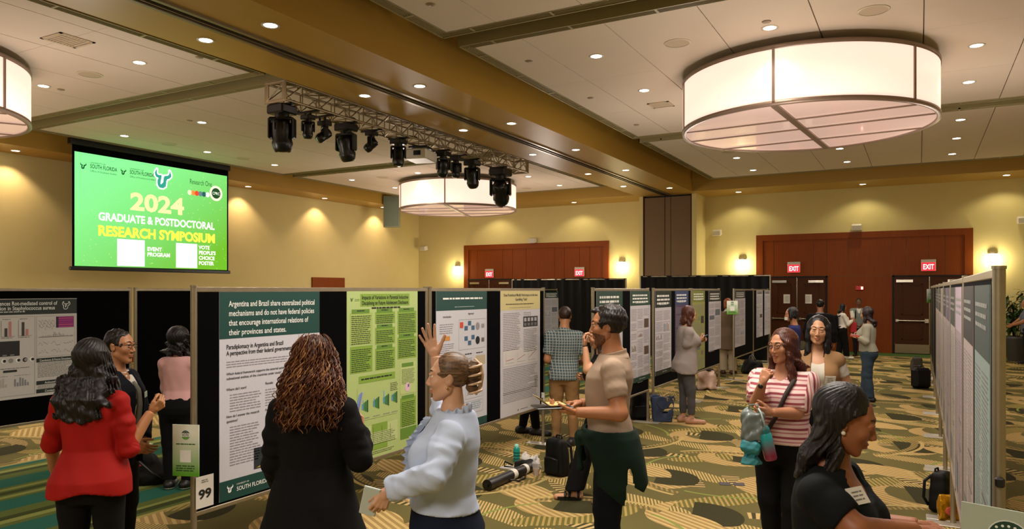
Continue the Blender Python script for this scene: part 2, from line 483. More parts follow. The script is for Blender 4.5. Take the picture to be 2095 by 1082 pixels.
BULL = [(-.50, 1.0), (-.62, .86), (-.70, .66), (-.68, .48), (-.54, .34), (-.36, .28), (-.46, .10), (-.46, -.28), (-.30, -.50), (0.06, -.52), (.30, -.34), (.36, .10), (.42, .26),
        (.62, .34), (.78, .50), (.80, .70), (.72, .90), (.62, 1.0), (.64, .82), (.58, .66), (.44, .56), (.22, .52), (.12, .50), (.06, -.02), (-.14, -.22), (-.20, -.16), (-.14, .12), (-.08, .46),
        (-.10, .54), (-.34, .52), (-.48, .60), (-.52, .74), (-.52, .88)]
def emblem(s, x, y, size, c, layer=2, edge=None):
    """horned U emblem; edge = a wider outline printed behind it"""
    if edge:
        m = flat(edge) if isinstance(edge, str) else edge
        for i in range(len(BULL)):
            a, b = BULL[i], BULL[(i + 1) % len(BULL)]
            d = Vector((b[0] - a[0], b[1] - a[1])); d.normalize(); q = Vector((-d.y, d.x)) * .11; d = d * .08
            s.poly([(x + (p[0]) * size, y + (p[1]) * size) for p in ((a[0] - d.x - q.x, a[1] - d.y - q.y), (b[0] + d.x - q.x, b[1] + d.y - q.y), (b[0] + d.x + q.x, b[1] + d.y + q.y), (a[0] - d.x + q.x, a[1] - d.y + q.y))], m, layer - .5 + .002 * i)
    s.poly([(x + p[0] * size, y + p[1] * size) for p in BULL], c, layer + .2)

# ------------------------------------------------------------------ far wall: panelled door surrounds
def door_pair(x0, x1, zt, ya, closers=True, papers=False):
    """two leaves with panels, closers and push bars in an opening of the far wall (facing -Y)"""
    w = (x1 - x0) / 2
    for k in range(2):
        a = x0 + k * w + .008; b = a + w - .016
        root = thing('door_%d' % (door_pair.n), '', ''); del root['label']; del root['category']; root['kind'] = 'structure'; door_pair.n += 1
        root.location = ((a + b) / 2, ya, 0)
        mb = MB(); W = b - a
        mb.span((-W / 2, -.02, .015), (W / 2, .03, zt), M_DOORW)
        for z0, z1 in ((.45, 1.0), (1.22, zt - .22)):
            for p, q, r, s2 in ((-W / 2 + .2, W / 2 - .2, z0, z0 + .03), (-W / 2 + .2, W / 2 - .2, z1 - .03, z1)): mb.span((p, -.035, r), (q, -.02, s2), M_DOORW)
            for p in (-W / 2 + .2, W / 2 - .23): mb.span((p, -.035, z0), (p + .03, -.02, z1), M_DOORW)
        mb.build('leaf', root)
        MB().span((-W / 2 + .02, -.024, .02), (W / 2 - .02, -.02, .30), M_TRACK).build('kick_plate', root)
        s = -1 if k == 0 else 1
        MB().rod((-W / 2 + .08, -.09, 1.04), (W / 2 - .08, -.09, 1.04), .022, M_CHROME).span((-W / 2 + .04, -.1, 1.0), (-W / 2 + .12, -.02, 1.08), M_CHROME).span((W / 2 - .14, -.1, .98), (W / 2 - .03, -.02, 1.10), M_CHROME).build('push_bar', root)
        MB().span((s * (W / 2 - .52), -.08, zt - .17), (s * (W / 2 - .06), -.02, zt - .09), M_CHROME).build('door_closer', root)
        if papers:
            sh = Sheet((-.11 + .1 * s * -1, -.024, 1.55), (1, 0, 0), (0, 0, 1), .22, .30); sh.base(flat('#d9d6cc'), .001)
            sh.lines(.04, .25, .14, 9, .024, '#77757a'); tag(sh.build('paper_notice'), 'white paper notice taped to the %s leaf of the doors behind the boards' % ('left' if k == 0 else 'right'), 'notice').location = root.location
    MB_ = MB().rod(((x0 + x1) / 2 - .02, ya - .03, .02), ((x0 + x1) / 2 - .02, ya - .03, zt), .012, M_CHROME)
    struct(MB_.build('trim_3'))
door_pair.n = 1
def surround(px0, px1, zt, pairs, seams, zd=2.46):
    x0, x1 = on_y(px0, Y_F), on_y(px1, Y_F)
    y = Y_F - .06
    mb = MB()
    mb.span((x0, y - .03, 0), (x0 + .22, Y_F, zt - .2), M_WOOD).span((x1 - .22, y - .03, 0), (x1, Y_F, zt - .2), M_WOOD).span((x0, y - .03, zt - .2), (x1, Y_F, zt), M_WOOD)
    xs = [x0 + .22] + [on_y(p, Y_F) for p in seams] + [x1 - .22]
    ops = [(on_y(a, Y_F), on_y(b, Y_F)) for a, b in pairs]
    for i in range(len(xs) - 1):
        mb.span((xs[i] + .006, y, zd), (xs[i + 1] - .006, Y_F, zt - .2), M_WOOD)
    cuts = [x0 + .22] + [v for o in ops for v in o] + [x1 - .22]
    for i in range(0, len(cuts), 2):
        if cuts[i + 1] - cuts[i] > .05: mb.span((cuts[i], y, 0), (cuts[i + 1], Y_F, zd - .012), M_WOOD)
    mb.span((x0, y - .05, 0), (ops[0][0] - .05, Y_F, .28), M_WOOD)
    struct(mb.build('trim_4'))
    for a, b in ops:
        f = MB().span((a - .05, y - .04, 0), (a, Y_F, zd), M_DARK).span((b, y - .04, 0), (b + .05, Y_F, zd), M_DARK).span((a - .05, y - .04, zd - .05), (b + .05, Y_F, zd), M_DARK)
        struct(f.build('trim_5'))
    return ops, y
ops, ys = surround(1548, 1990.7, 3.87, ((1577, 1690), (1829, 1980)), (1584, 1665, 1692, 1736, 1824, 1854, 1900, 1933))
door_pair(ops[0][0], ops[0][1], 2.41, ys - .005, papers=True)
door_pair(ops[1][0], ops[1][1], 2.41, ys - .005)
ops, ys = surround(951.3, 1246.3, 3.87, ((962, 1047), (1160, 1235)), (978, 1030, 1050, 1078, 1136, 1156, 1187, 1208))
door_pair(ops[0][0], ops[0][1], 2.41, ys - .005)
door_pair(ops[1][0], ops[1][1], 2.41, ys - .005)
# brown door on the left wall, its head showing above the boards
y0, y1 = on_x(637, X_L), on_x(703, X_L)
struct(MB().span((X_L, y0, 0), (X_L + .06, y1, 2.46), M_WOOD).build('door_9'))
# partition pocket closing the end of the bulkhead
struct(MB().span((B_L, 25.0, 0), (B_L + .14, Y_F, Z_S), M_WALL).span((B_R - .16, 25.0, 0), (B_R, Y_F, Z_S), M_WALL).build('trim_6'))
M_POCKET = mat('partition_vinyl', '#6d5335', 0.7, var=0.06, vscale=20, bump=.05)
mb = MB(); e = [B_L + .18, B_L + .92, B_L + 1.13, B_R - .20]
for i in range(3): mb.span((e[i] + .01, 25.04 + .01 * (i % 2), .02), (e[i + 1] - .01, 25.1, Z_S - .06), M_POCKET)
mb.span((B_L + .14, 25.1, 0), (B_R - .16, 25.2, Z_S), M_DARK)
mb.span((B_L + .14, 25.02, 0), (B_L + .18, 25.1, Z_S), M_DOORW).span((B_R - .2, 25.02, 0), (B_R - .16, 25.1, Z_S), M_DOORW)
struct(mb.build('door_10'))

# ------------------------------------------------------------------ exit signs, alarm, sconces, wall speakers
M_RED = glow('#ff2a3a', .5); M_PINK = glow('#ffd8d8', .8)
def exit_sign(px, py, where):
    x = on_y(px, Y_F - .1); zf = Vector((x, Y_F - .1, 0)).dot(FW); z = CAM_Z + (HOR - py) / FOC * zf
    t = thing('exit_sign', 'red lit exit sign ' + where, 'sign', (x, Y_F - .093, z), 0, 'exit signs over the doors')
    MB().box((0, -.03, .02), (.40, .055, .36), mat('sign_housing', '#b8aea0', .4), None, .008).build('housing', t)
    sh = Sheet((-.185, -.058, -.15), (1, 0, 0), (0, 0, 1), .37, .26); sh.base(M_RED, .003)
    sh.text('EXIT', .035, .05, .22, M_PINK, width=.30, bold=.02); sh.build('sign_face', t)
exit_sign(1624.5, 548, 'over the doors behind the blue-shirted person')
exit_sign(1899.5, 544, 'over the double door nearest the plant')
exit_sign(1002, 560, 'at the left end of the left door surround')
exit_sign(1186, 557, 'at the right end of the left door surround')
x = on_y(1759, Y_F - .06)
t = thing('fire_alarm', 'red fire alarm strobe on the wood panel between two double doors', 'alarm', (x, Y_F - .065, 2.06))
MB().box((0, -.03, 0), (.24, .05, .13), mat('alarm_red', '#c31414', .35), None, .01).build('housing', t)
MB().box((.07, -.06, 0), (.06, .02, .09), glow('#ffb7a8', 1.2), None, .006).build('strobe_lens', t)
def sconce(px, py, where):
    x = on_y(px, Y_F - .1); zf = Vector((x, Y_F - .1, 0)).dot(FW); z = CAM_Z + (HOR - py) / FOC * zf
    t = thing('wall_sconce', 'lit half-round wall sconce ' + where, 'lamp', (x, Y_F - .01, z), 0, 'wall sconces on the far wall')
    hs = [(.125 * math.cos(PI + PI * i / 14), .12 * math.sin(PI + PI * i / 14)) for i in range(15)]
    MB().prism([(a, b, 0) for a, b in hs], (0, 0, .045), M_TRACK).build('cap', t)
    MB().prism([(a * .93, b * .93, -.32) for a, b in hs], (0, 0, .32), glow('#fff4d0', 9.0)).build('lamp_shade', t)
    lamp('POINT', (0, -.26, -.2), W_SCONCE, (1, .86, .55), t, .08)
sconce(934, 545, 'left of the left door surround'); sconce(1271, 536, 'between the left door surround and the partition pocket')
sconce(1518.6, 531, 'right of the partition pocket'); sconce(2031.5, 519, 'right of the right door surround')
def wall_speaker(px, py, where):
    x = on_y(px, Y_F - .1); zf = Vector((x, Y_F - .1, 0)).dot(FW); z = CAM_Z + (HOR - py) / FOC * zf
    t = thing('wall_speaker', 'small white loudspeaker on the far wall ' + where, 'loudspeaker', (x, Y_F - .003, z))
    MB().box((0, -.04, 0), (.08, .07, .10), M_WHITE).build('bracket', t)
    r = Matrix.Rotation(math.radians(14), 3, 'X')
    MB().box((0, -.18, -.02), (.30, .22, .19), M_WHITE, r, .02).build('housing', t)
    MB().box((0, -.295, -.045), (.26, .012, .15), mat('grille_cloth', '#c9c1ae', .8), r).build('grille', t)
wall_speaker(869, 507, 'beside the left corner'); wall_speaker(1091, 491, 'above the left door surround')
wall_speaker(1468, 475, 'right of the partition pocket'); wall_speaker(1753, 464, 'in front of the right door surround'); wall_speaker(2093, 449, 'at the right edge')
# grey box hung at the left soffit near the far corner
p = at(790, 436, 28.4); p.x += .28
t = thing('hung_cabinet', 'grey flat cabinet hung at the left soffit near the far corner', 'cabinet', (p.x, p.y, 4.4), YAW)
MB().box((0, 0, .6), (.62, .22, 1.2), mat('cabinet_grey', '#7f8468', .35, var=.05), None, .01).build('housing', t)
MB().box((0, -.115, .6), (.54, .012, 1.1), mat('cabinet_glass', '#6f7a68', .15, spec=.7)).build('front_panel', t)

# ------------------------------------------------------------------ ceiling fixtures
M_LENS = glow('#fff3dc', E_LENS); M_TRIM = mat('downlight_trim', '#cfc3ab', .4)
def downlight(p, label, watts, spot=110, blend=.9, r=.085, soft=.08, aim=(0, 0, -1), col=WARM, src=[None]):
    g = 'recessed downlights'
    if src[0] is None:
        t = thing('downlight', label, 'downlight', p, 0, g)
        MB().lathe([(r, -.004), (r + .028, -.006), (r + .03, 0), (r, 0)], M_TRIM, n=24, cap=False).build('trim_ring', t)
        MB().lathe([(.001, -.003), (r, -.003)], M_LENS, n=24, cap=False).build('lens', t)
        src[0] = t
    else: t = copy_thing(src[0], p, label, 0, g)
    lamp('SPOT', Vector(p) + Vector((0, 0, -.03)), watts, col, None, soft, spot, blend, aim)
    return t
ORD = ['nearest', 'second', 'third', 'fourth', 'fifth', 'sixth', 'seventh', 'eighth']
ys1 = [on_z(px, py, Z_S).y for px, py in ((553, 51.8), (858.7, 176.1), (1045.8, 252.6), (1177.8, 306.4), (1279.7, 348.1))] + [23.3]
ys2 = [on_z(px, py, Z_S).y for px, py in ((422, 81.9), (748.4, 195.5), (949.6, 266.3), (1090.9, 316.1), (1202.8, 355.8), (1275.3, 381.1))]
for i, y in enumerate(ys1): downlight((-7.08, y, Z_S), 'recessed downlight on the bulkhead right of the track, %s from the camera' % ORD[i], W_DOWN)
for i, y in enumerate(ys2): downlight((-8.25, y, Z_S), 'recessed downlight on the bulkhead left of the track, %s from the camera' % ORD[i], W_DOWN)
for i, x in enumerate((2.19, -1.55, -5.34, -11.4, -15.1)):
    downlight((x, 25.4, Z_S), 'wall-washing downlight in the far soffit, %s from the right' % ORD[i].replace('nearest', 'first'), W_WALL, 125, .5, aim=(0, .12, -1), col=(1, .88, .58))
for i, y in enumerate((5.9, 9.54, 13.0, 16.45, 19.9, 23.2)):
    downlight((-18.75, y, Z_S), 'wall-washing downlight in the left soffit, %s from the camera' % ORD[i], W_WALL * 2.3, 108, .5, aim=(-.1, 0, -1), col=(1, .72, .52))
spots = {'right': [(1220, 115), (1318, 185), (1575, 57), (1998, 93), (1982, 168), (1965, 245), (1957, 283), (1948, 315), (1507, 323), (1541, 348), (1718, 304), (1733, 331)],
         'left': [(285, 128), (89, 176), (413, 250.5), (254.6, 278), (424, 311), (562, 337.5), (708, 319), (720, 368), (808, 384), (855, 353.7), (1081, 361), (1145, 379)]}
WHERE = {'right': ['left of the large drum lamp, nearer one', 'left of the large drum lamp, farther one', 'just in front of the large drum lamp', 'right of the large drum lamp, nearest of the row', 'right of the large drum lamp, second of the row',
                   'right of the large drum lamp, third of the row', 'right of the large drum lamp, fourth of the row', 'right of the large drum lamp, last of the row', 'behind the large drum lamp, left pair, nearer one', 'behind the large drum lamp, left pair, farther one',
                   'behind the large drum lamp, middle pair, nearer one', 'behind the large drum lamp, middle pair, farther one'],
         'left': ['near the left drum lamp, right one of two', 'near the left drum lamp, left one of two', 'left of the truss, nearest to it', 'above the projection screen, left one', 'above the projection screen, middle one', 'above the right end of the projection screen',
                  'behind the truss, under its middle', 'left of the farthest drum lamp, first of three', 'left of the farthest drum lamp, second of three', 'just left of the farthest drum lamp beside the truss', 'right of the farthest drum lamp, first of two', 'right of the farthest drum lamp, second of two']}
for side in spots:
    for (px, py), w in zip(spots[side], WHERE[side]):
        downlight(on_z(px, py, Z_C), 'recessed downlight in the ceiling panel ' + w, W_DOWN * 1.1)
M_GRILLE = mat('speaker_grille', '#bfae94', .7, bump=.3, bscale=400)
def ceiling_speaker(px, py, w):
    t = thing('ceiling_speaker', 'round flush ceiling speaker grille ' + w, 'loudspeaker', on_z(px, py, Z_C), 0, 'flush ceiling speakers')
    MB().lathe([(.001, -.009), (.17, -.007)], M_GRILLE, n=28, cap=False).build('grille', t)
    MB().lathe([(.17, -.01), (.19, -.008), (.195, 0), (.17, 0)], M_TRIM, n=28, cap=False).build('trim_ring', t)
for px, py, w in ((184, 152, 'right of the left drum lamp'), (345, 294.5, 'above the projection screen'), (498, 324, 'above the right corner of the projection screen'), (1386, 88, 'left of the large drum lamp'), (1787, 21, 'at the top edge before the large drum lamp'),
                  (1490, 310, 'behind the large drum lamp'), (783, 362.5, 'left of the farthest drum lamp'), (1077, 385, 'right of the farthest drum lamp')):
    ceiling_speaker(px, py, w)
def air_vent(px, py, w, s=.5):
    t = thing('air_vent', 'square ceiling air vent ' + w, 'vent', on_z(px, py, Z_C), 0, 'square air vents')
    mb = MB().span((-s / 2, -s / 2, -.012), (s / 2, -s / 2 + .04, 0), M_GRILLE).span((-s / 2, s / 2 - .04, -.012), (s / 2, s / 2, 0), M_GRILLE).span((-s / 2, -s / 2, -.012), (-s / 2 + .04, s / 2, 0), M_GRILLE).span((s / 2 - .04, -s / 2, -.012), (s / 2, s / 2, 0), M_GRILLE)
    mb.build('frame', t)
    mb = MB()
    for i in range(9): mb.span((-s / 2 + .04, -s / 2 + .05 + i * (s - .1) / 9, -.009), (s / 2 - .04, -s / 2 + .08 + i * (s - .1) / 9, 0), M_GRILLE)
    mb.build('louvres', t)
air_vent(139, 82, 'right of the left drum lamp'); air_vent(1352, 214, 'left of the large drum lamp', .42)
M_SPR = mat('sprinkler_plate', '#93806a', .4)
for i, (px, py, w) in enumerate(((1082, 125, 'in the right ceiling, near its slot diffuser'), (1208, 200, 'in the right ceiling, left of the large drum lamp'), (881, 9, 'at the top edge in the right ceiling'), (1568, 44, 'right before the large drum lamp'), (408, 117, 'in the left ceiling, beside the bulkhead'), (125, 183, 'beside the left drum lamp'), (388, 246.5, 'left of the truss'), (1302, 255, 'right ceiling, beside the far end of the slot diffuser'))):
    tag(MB().lathe([(.001, -.016), (.05, -.012), (.062, 0), (.001, 0)], M_SPR, n=18, cap=False).build('sprinkler_cover'), 'small round sprinkler cover plate ' + w, 'sprinkler', 'sprinkler cover plates').location = on_z(px, py, Z_C)

# ------------------------------------------------------------------ drum lamps
M_SHADE = glow('#fbdccb', E_SHADE); M_RIB = mat('drum_metal', '#8d786a', .4, metal=.3)
def drum_glass():
    m = bpy.data.materials.new('drum_diffuser'); g = NT(m); b = g.b
    g.base('#e3c4b4'); b.inputs['Roughness'].default_value = .08; b.inputs['Coat Weight'].default_value = .6
    b.inputs['Emission Color'].default_value = (*lin('#eac5b4'), 1); b.inputs['Emission Strength'].default_value = E_GLASS
    return m
M_DRUM = drum_glass()
def drum(x, y, label, power):
    R, zt, zb = 1.92, Z_C - .12, 4.60
    t = thing('drum_chandelier', label, 'chandelier', (x, y, zb), 0, 'drum chandeliers'); H = zt - zb
    MB().lathe([(R - .02, .06), (R, .06), (R, H - .06), (R - .02, H - .06)], M_SHADE, n=96, cap=False).build('lamp_shade', t)
    MB().lathe([(R - .05, 0), (R + .012, 0), (R + .012, .06), (R - .05, .06), (R - .05, 0)], M_RIB, n=96, cap=False).build('bottom_rim', t)
    MB().lathe([(R - .05, H - .06), (R + .012, H - .06), (R + .012, H), (R - .05, H), (R - .05, H - .06)], M_RIB, n=96, cap=False).build('top_rim', t)
    MB().lathe([(.001, H - .02), (R - .05, H - .02)], M_WHITE, n=64, cap=False).build('top_panel', t)
    MB().lathe([(.001, .02), (R - .05, .02)], M_DRUM, n=64, cap=False).build('diffuser', t)
    a0 = math.atan2(-y, -x)                                        # ribs start a little to one side of the face we see
    mb = MB()
    for k in range(6):
        a = a0 - .21 + k * PI / 3; d = Vector((math.cos(a), math.sin(a), 0))
        mb.box(d * (R + .004) + Vector((0, 0, H / 2)), (.03, .036, H - .1), M_RIB, Matrix.Rotation(a, 3, 'Z'))
    mb.build('ribs', t)
    a = a0 - .21; r = Matrix.Rotation(a, 3, 'Z')
    mb = MB().box((0, 0, .006), (2 * R - .1, .10, .03), M_RIB, r)
    for q in (-.95, 0.05, .8):
        L = math.sqrt(max(.1, (R - .06) ** 2 - q * q)); mb.box(r @ Vector((q, 0, .008)), (.022, 2 * L, .02), M_RIB, r)
    mb.build('cross_bars', t)
    for k in range(4): MB().rod((.9 * math.cos(k * PI / 2 + .4), .9 * math.sin(k * PI / 2 + .4), H), (.9 * math.cos(k * PI / 2 + .4), .9 * math.sin(k * PI / 2 + .4), H + .12), .015, M_RIB, n=6).build('hanger', t)
    lamp('AREA', (0, 0, -.03), power * .6, (1, .89, .80), t, 3.2)
    for k in range(3): lamp('POINT', (2.9 * math.cos(k * 2.1 + .5), 2.9 * math.sin(k * 2.1 + .5), -1.3), power * .58, (1, .87, .78), t, .35)  # added fill: points in mid-air round the drum, to brighten the ceiling
    return t
drum(-1.64, 12.75, 'large drum chandelier with pink-white shade at the upper right', W_DRUM)
drum(-13.35, 20.4, 'farthest drum chandelier, hanging behind the lighting truss', W_DRUM)
drum(-13.4, 4.9, 'drum chandelier cut off by the left edge of the picture', W_DRUM)
# added lights without fixtures, for unseen lamps around the camera and farther in
for x, y, w in ((-1.67, 4.9, 150), (-1.67, 20.4, 60), (-1.67, -3.0, 170), (-9.5, -4.0, 90)):
    lamp('AREA', (x, y, 4.9), w, (1, .90, .80), None, 3.0)
for x in (-4.4, 1.2):
    for y in (2.4, 6.8, 14.5): lamp('SPOT', (x, y, Z_C - .05), W_DOWN * 1.1, WARM, None, .09, 110, .9)
for x in (-15.9, -10.6):
    for y in (2.6, 6.8): lamp('SPOT', (x, y, Z_C - .05), W_DOWN, WARM, None, .09, 110, .9)
for x, y in ((-4.6, -1.5), (-.5, -1.5)): lamp('SPOT', (x, y, Z_C - .05), W_DOWN * 1.4, WARM, None, .09, 120, .9)

# ------------------------------------------------------------------ projection screen on the left
XS = -17.42
ya, yb = on_x(148, XS), on_x(467, XS)
t = thing('projection_screen', 'lowered projection screen showing the green symposium title slide', 'screen', (XS, (ya + yb) / 2, 2.47))
W = yb - ya; Hs = 2.98
MB().span((-.012, -W / 2, .08), (0, W / 2, Hs - .02), M_BLACK).build('black_border', t)
MB().box((-.006, 0, .04), (.05, W + .14, .09), M_PLAST, None, .015).build('weight_bar', t)
MB().box((-.04, 0, Hs + .06), (.16, W + .1, .16), M_PLAST, None, .01).build('roller_case', t)
def slide_light():
    m = bpy.data.materials.new('slide_green'); g = NT(m); vec, x, y, z = g.coord()
    k = g.m_('ADD', g.mul(y, .16), g.mul(z, -.25)); k = g.m_('ADD', k, .85, clamp=True)
    c = g.mix(k, '#8dff9c', '#6fbf1c')
    n = g.noise(7, 2, vec)
    st = g.n('ShaderNodeTexVoronoi'); st.inputs['Scale'].default_value = 11; g.t.links.new(vec, st.inputs['Vector'])
    c = g.mix(g.mul(g.lt(st.outputs[0], .16), g.gt(n, .50)), c, '#b9ee8a')
    g.base((.02, .02, .02)); g.t.links.new(c, g.b.inputs['Emission Color']); g.b.inputs['Emission Strength'].default_value = E_SCREEN
    g.b.inputs['Roughness'].default_value = .8; return m
iw, ih = W - .10, 2.70
s = Sheet((.006, -W / 2 + .05, .10), (0, 1, 0), (0, 0, 1), iw, ih)
s.base(slide_light(), .005)
def G(c, e=1.0): return glow(c, e * E_SCREEN)
def sx(px): return (on_x(px, XS) - ya - .05)
WHT, YEL, LYE, TEAL, DG = G('#f4fff0', 1.05), G('#f2ff4a', 1.0), G('#eef7a0', 1.0), G('#2f9a8a', .9), G('#0f5a2c', .7)
for x0, r2 in ((.07, 'Office of Graduate Studies'), (1.08, 'Office of Postdoctoral Affairs')):
    emblem(s, x0 + .13, 2.36, .10, DG)
    s.text('UNIVERSITY OF', x0 + .30, 2.47, .055, DG).text('SOUTH FLORIDA', x0 + .30, 2.36, .135, DG, width=.68, bold=.015).text(r2, x0 + .30, 2.27, .062, DG)
emblem(s, 2.30, 2.27, .32, TEAL, 3, WHT)
s.text('Research One', 3.12, 2.33, .20, DG, width=.72)
for k, c in enumerate(('#d8e0c0', '#f08a3c', '#d7462c', '#5a7f86', '#22585a', '#e9f4ec')): s.disc(3.12 + k * .115, 2.09, .07, G(c, .9), 2)
s.disc(3.98, 2.16, .215, G('#f2f6cf', 1.0), 2).disc(3.98, 2.16, .15, G('#1d4a26', .8), 3).text('CPRC', 3.98, 2.12, .11, WHT, 4, align='c', width=.24)
s.text('2024', 2.17, 1.47, .60, LYE, 3, .035, 1.55, 'c')
s.text('GRADUATE & POSTDOCTORAL', 2.25, 1.13, .27, WHT, 3, .03, 3.36, 'c')
s.text('RESEARCH SYMPOSIUM', 2.25, .76, .34, YEL, 3, .04, 3.38, 'c')
s.rect(1.05, .03, .74, .67, G('#eef2ff', 1.0), 2).rect(2.70, .03, .66, .66, G('#eef2ff', 1.0), 2)
for k, q in enumerate(('EVENT', 'PROGRAM')): s.text(q, 1.86, .44 - k * .14, .14, WHT, 3, .03)
for k, q in enumerate(('VOTE', "PEOPLE'S", 'CHOICE', 'POSTER')): s.text(q, 3.41, .56 - k * .145, .14, WHT, 3, .03)
s.build('lit_slide', t)
MB().rod((-.02, -1.2, Hs + .1), (-.02, -1.2, Z_D - 2.47), .02, M_PLAST, n=8).rod((-.02, 1.2, Hs + .1), (-.02, 1.2, Z_D - 2.47), .02, M_PLAST, n=8).build('hanger', t)

# ------------------------------------------------------------------ lighting truss with its lamps
TX, TZ, TW, TH = -9.33, 5.13, .44, .31
ty0, ty1 = 8.75, 17.3
M_TRUSS = mat('truss_aluminium', '#a8977c', .35, metal=.7, var=.1)
t = thing('lighting_truss', 'aluminium box truss carrying stage lights below the left ceiling', 'truss', (TX, ty0, TZ))
L = ty1 - ty0
for sx_ in (-1, 1):
    for z in (0, TH): MB().rod((sx_ * TW / 2, 0, z), (sx_ * TW / 2, L, z), .022, M_TRUSS, n=8).build('chord', t)
mb = MB(); n = 22
for i in range(n):
    a, b = L * i / n, L * (i + 1) / n
    for sx_ in (-1, 1):
        z = (0, TH) if i % 2 == 0 else (TH, 0)
        mb.rod((sx_ * TW / 2, a, z[0]), (sx_ * TW / 2, b, z[1]), .012, M_TRUSS, n=5)
        mb.rod((sx_ * TW / 2, a, 0), (sx_ * TW / 2, a, TH), .012, M_TRUSS, n=5)
    q = TW / 2 * (1 if i % 2 == 0 else -1)
    for z in (0, TH): mb.rod((-q, a, z), (q, b, z), .012, M_TRUSS, n=5).rod((-TW / 2, a, z), (TW / 2, a, z), .012, M_TRUSS, n=5)
mb.build('lattice', t)
for y in (0, L):
    mb = MB()
    for x in (-1, 1): mb.box((x * (TW / 2 - .02), y, TH / 2), (.09, .016, TH + .06), M_TRUSS)
    for z in (0, TH): mb.box((0, y, z), (TW, .014, .06), M_TRUSS)
    mb.rod((-TW / 2, y, 0), (TW / 2, y, TH), .012, M_TRUSS, n=5).build('end_plate', t)
mb = MB()
for y in (.5, L / 2, L - .5): mb.rod((0, y, TH), (0, y, Z_D - TZ), .01, M_PLAST, n=5)
mb.build('hanger_rods', t)
mb = MB()
for sg in range(12):
    a = .3 + sg * (L - .8) / 12
    mb.tube([(.1, a, .06), (.12, a + .2, .03 + .02 * (sg % 3)), (.05, a + .45, .03), (.1, a + .66, .06)], .012, M_PLAST, 5)
mb.build('cables', t)
M_HEAD = mat('lamp_black', '#0a0a0b', .32, var=.15, spec=.5); M_LENSG = mat('lamp_lens', '#20242a', .06, spec=1.0, coat=1.0)
def moving_head(px, scale, pan, tilt, label, dx=0.0, drop=0.0):
    y = on_x(px, TX + dx)
    r = thing('stage_light', label, 'stage light', (TX + dx, y, TZ - .022 - drop), 0, 'stage lights on the truss'); k = scale
    RP = Matrix.Rotation(pan, 3, 'Z')
    def turned(mb, nm, par, R=RP, c=Vector((0, 0, 0))):
        mb.v = [tuple(RP @ (R @ Vector(v) + c)) if R is not RP else tuple(RP @ Vector(v)) for v in mb.v]; return mb.build(nm, par)
    MB().rod((-.1 * k - dx, 0, drop), (-.1 * k - dx, 0, -.02), .02, M_PLAST, n=6).rod((.1 * k - dx, 0, drop), (.1 * k - dx, 0, -.02), .02, M_PLAST, n=6).span((-.245 - dx, -.03, drop - .03), (.245 - dx, .03, drop + .004), M_PLAST).build('clamp', r)
    mb = MB().box((0, 0, -.07 * k), (.32 * k, .30 * k, .13 * k), M_HEAD, None, .02 * k)
    for i in range(5): mb.box((-.165 * k, -.1 * k + .05 * k * i, -.07 * k), (.02 * k, .02 * k, .1 * k), M_HEAD)
    mb.build('base', r)
    mb = MB().rod((0, 0, -.13 * k), (0, 0, -.19 * k), .10 * k, M_HEAD, n=16).box((0, 0, -.20 * k), (.34 * k, .16 * k, .05 * k), M_HEAD, None, .015 * k)
    for s_ in (-1, 1): mb.box((s_ * .165 * k, 0, -.33 * k), (.045 * k, .15 * k, .30 * k), M_HEAD, None, .02 * k)
    turned(mb, 'yoke', r)
    R = Matrix.Rotation(tilt, 3, 'X'); c = Vector((0, 0, -.40 * k))
    hb = MB(); hb.lathe([(.03 * k, .20 * k), (.10 * k, .19 * k), (.135 * k, .12 * k), (.14 * k, .02 * k), (.135 * k, -.10 * k), (.145 * k, -.12 * k), (.145 * k, -.15 * k), (.13 * k, -.22 * k), (.105 * k, -.26 * k), (.10 * k, -.24 * k)], M_HEAD, n=22)
    for i in range(6): hb.box((.138 * k * math.cos(i * PI / 3), .138 * k * math.sin(i * PI / 3), .1 * k), (.02 * k, .03 * k, .1 * k), M_HEAD, Matrix.Rotation(i * PI / 3, 3, 'Z'))
    h = turned(hb, 'head', r, R, c)
    lb = MB(); lb.ball((0, 0, -.235 * k), (.098 * k, .098 * k, .035 * k), M_LENSG, 18); turned(lb, 'lens', h, R, c)
moving_head(577, 1.18, .5, .12, 'large black stage light, first on the near end of the truss', 0, .02)
moving_head(630, .62, .9, .25, 'small black stage light, second along the truss', .0, .06)
moving_head(664, .62, -.6, -.9, 'small tilted black stage light, third along the truss', .05, .10)
moving_head(708, 1.05, .2, .35, 'large black stage light whose lens catches the light, fourth along the truss', 0, .02)
moving_head(760, .62, 1.9, .8, 'small tilted black stage light, fifth along the truss', 0, .03)
moving_head(815, .85, .6, -.1, 'black stage light left of the projector', 0, .02)
moving_head(907, .85, .9, .5, 'black stage light just right of the projector', .08, .04)
moving_head(933, .72, 1.2, .1, 'black stage light, third from the far end of the truss', -.04, .04)
moving_head(966, 1.0, .3, .45, 'black stage light, second from the far end of the truss', .04, .03)
moving_head(1024, 1.45, .4, .75, 'largest black stage light at the far end of the truss', .06, .04)
y = on_x(862, TX - .1)
r = thing('projector', 'beige projector hung under the truss among the stage lights', 'projector', (TX - .12, y, TZ - .02), .25)
MB().box((0, 0, -.21), (.52, .66, .22), M_WHITE, None, .03).build('housing', r)
MB().rod((-.26, .12, -.21), (-.34, .12, -.21), .08, M_PLAST, n=18).build('lens', r)
MB().box((.05, -.332, -.2), (.16, .012, .10), M_PLAST).build('vent', r)
MB().box((0, 0, -.04), (.4, .4, .04), M_PLAST).rod((0, 0, 0), (0, 0, -.1), .03, M_PLAST, n=8).build('mount', r)
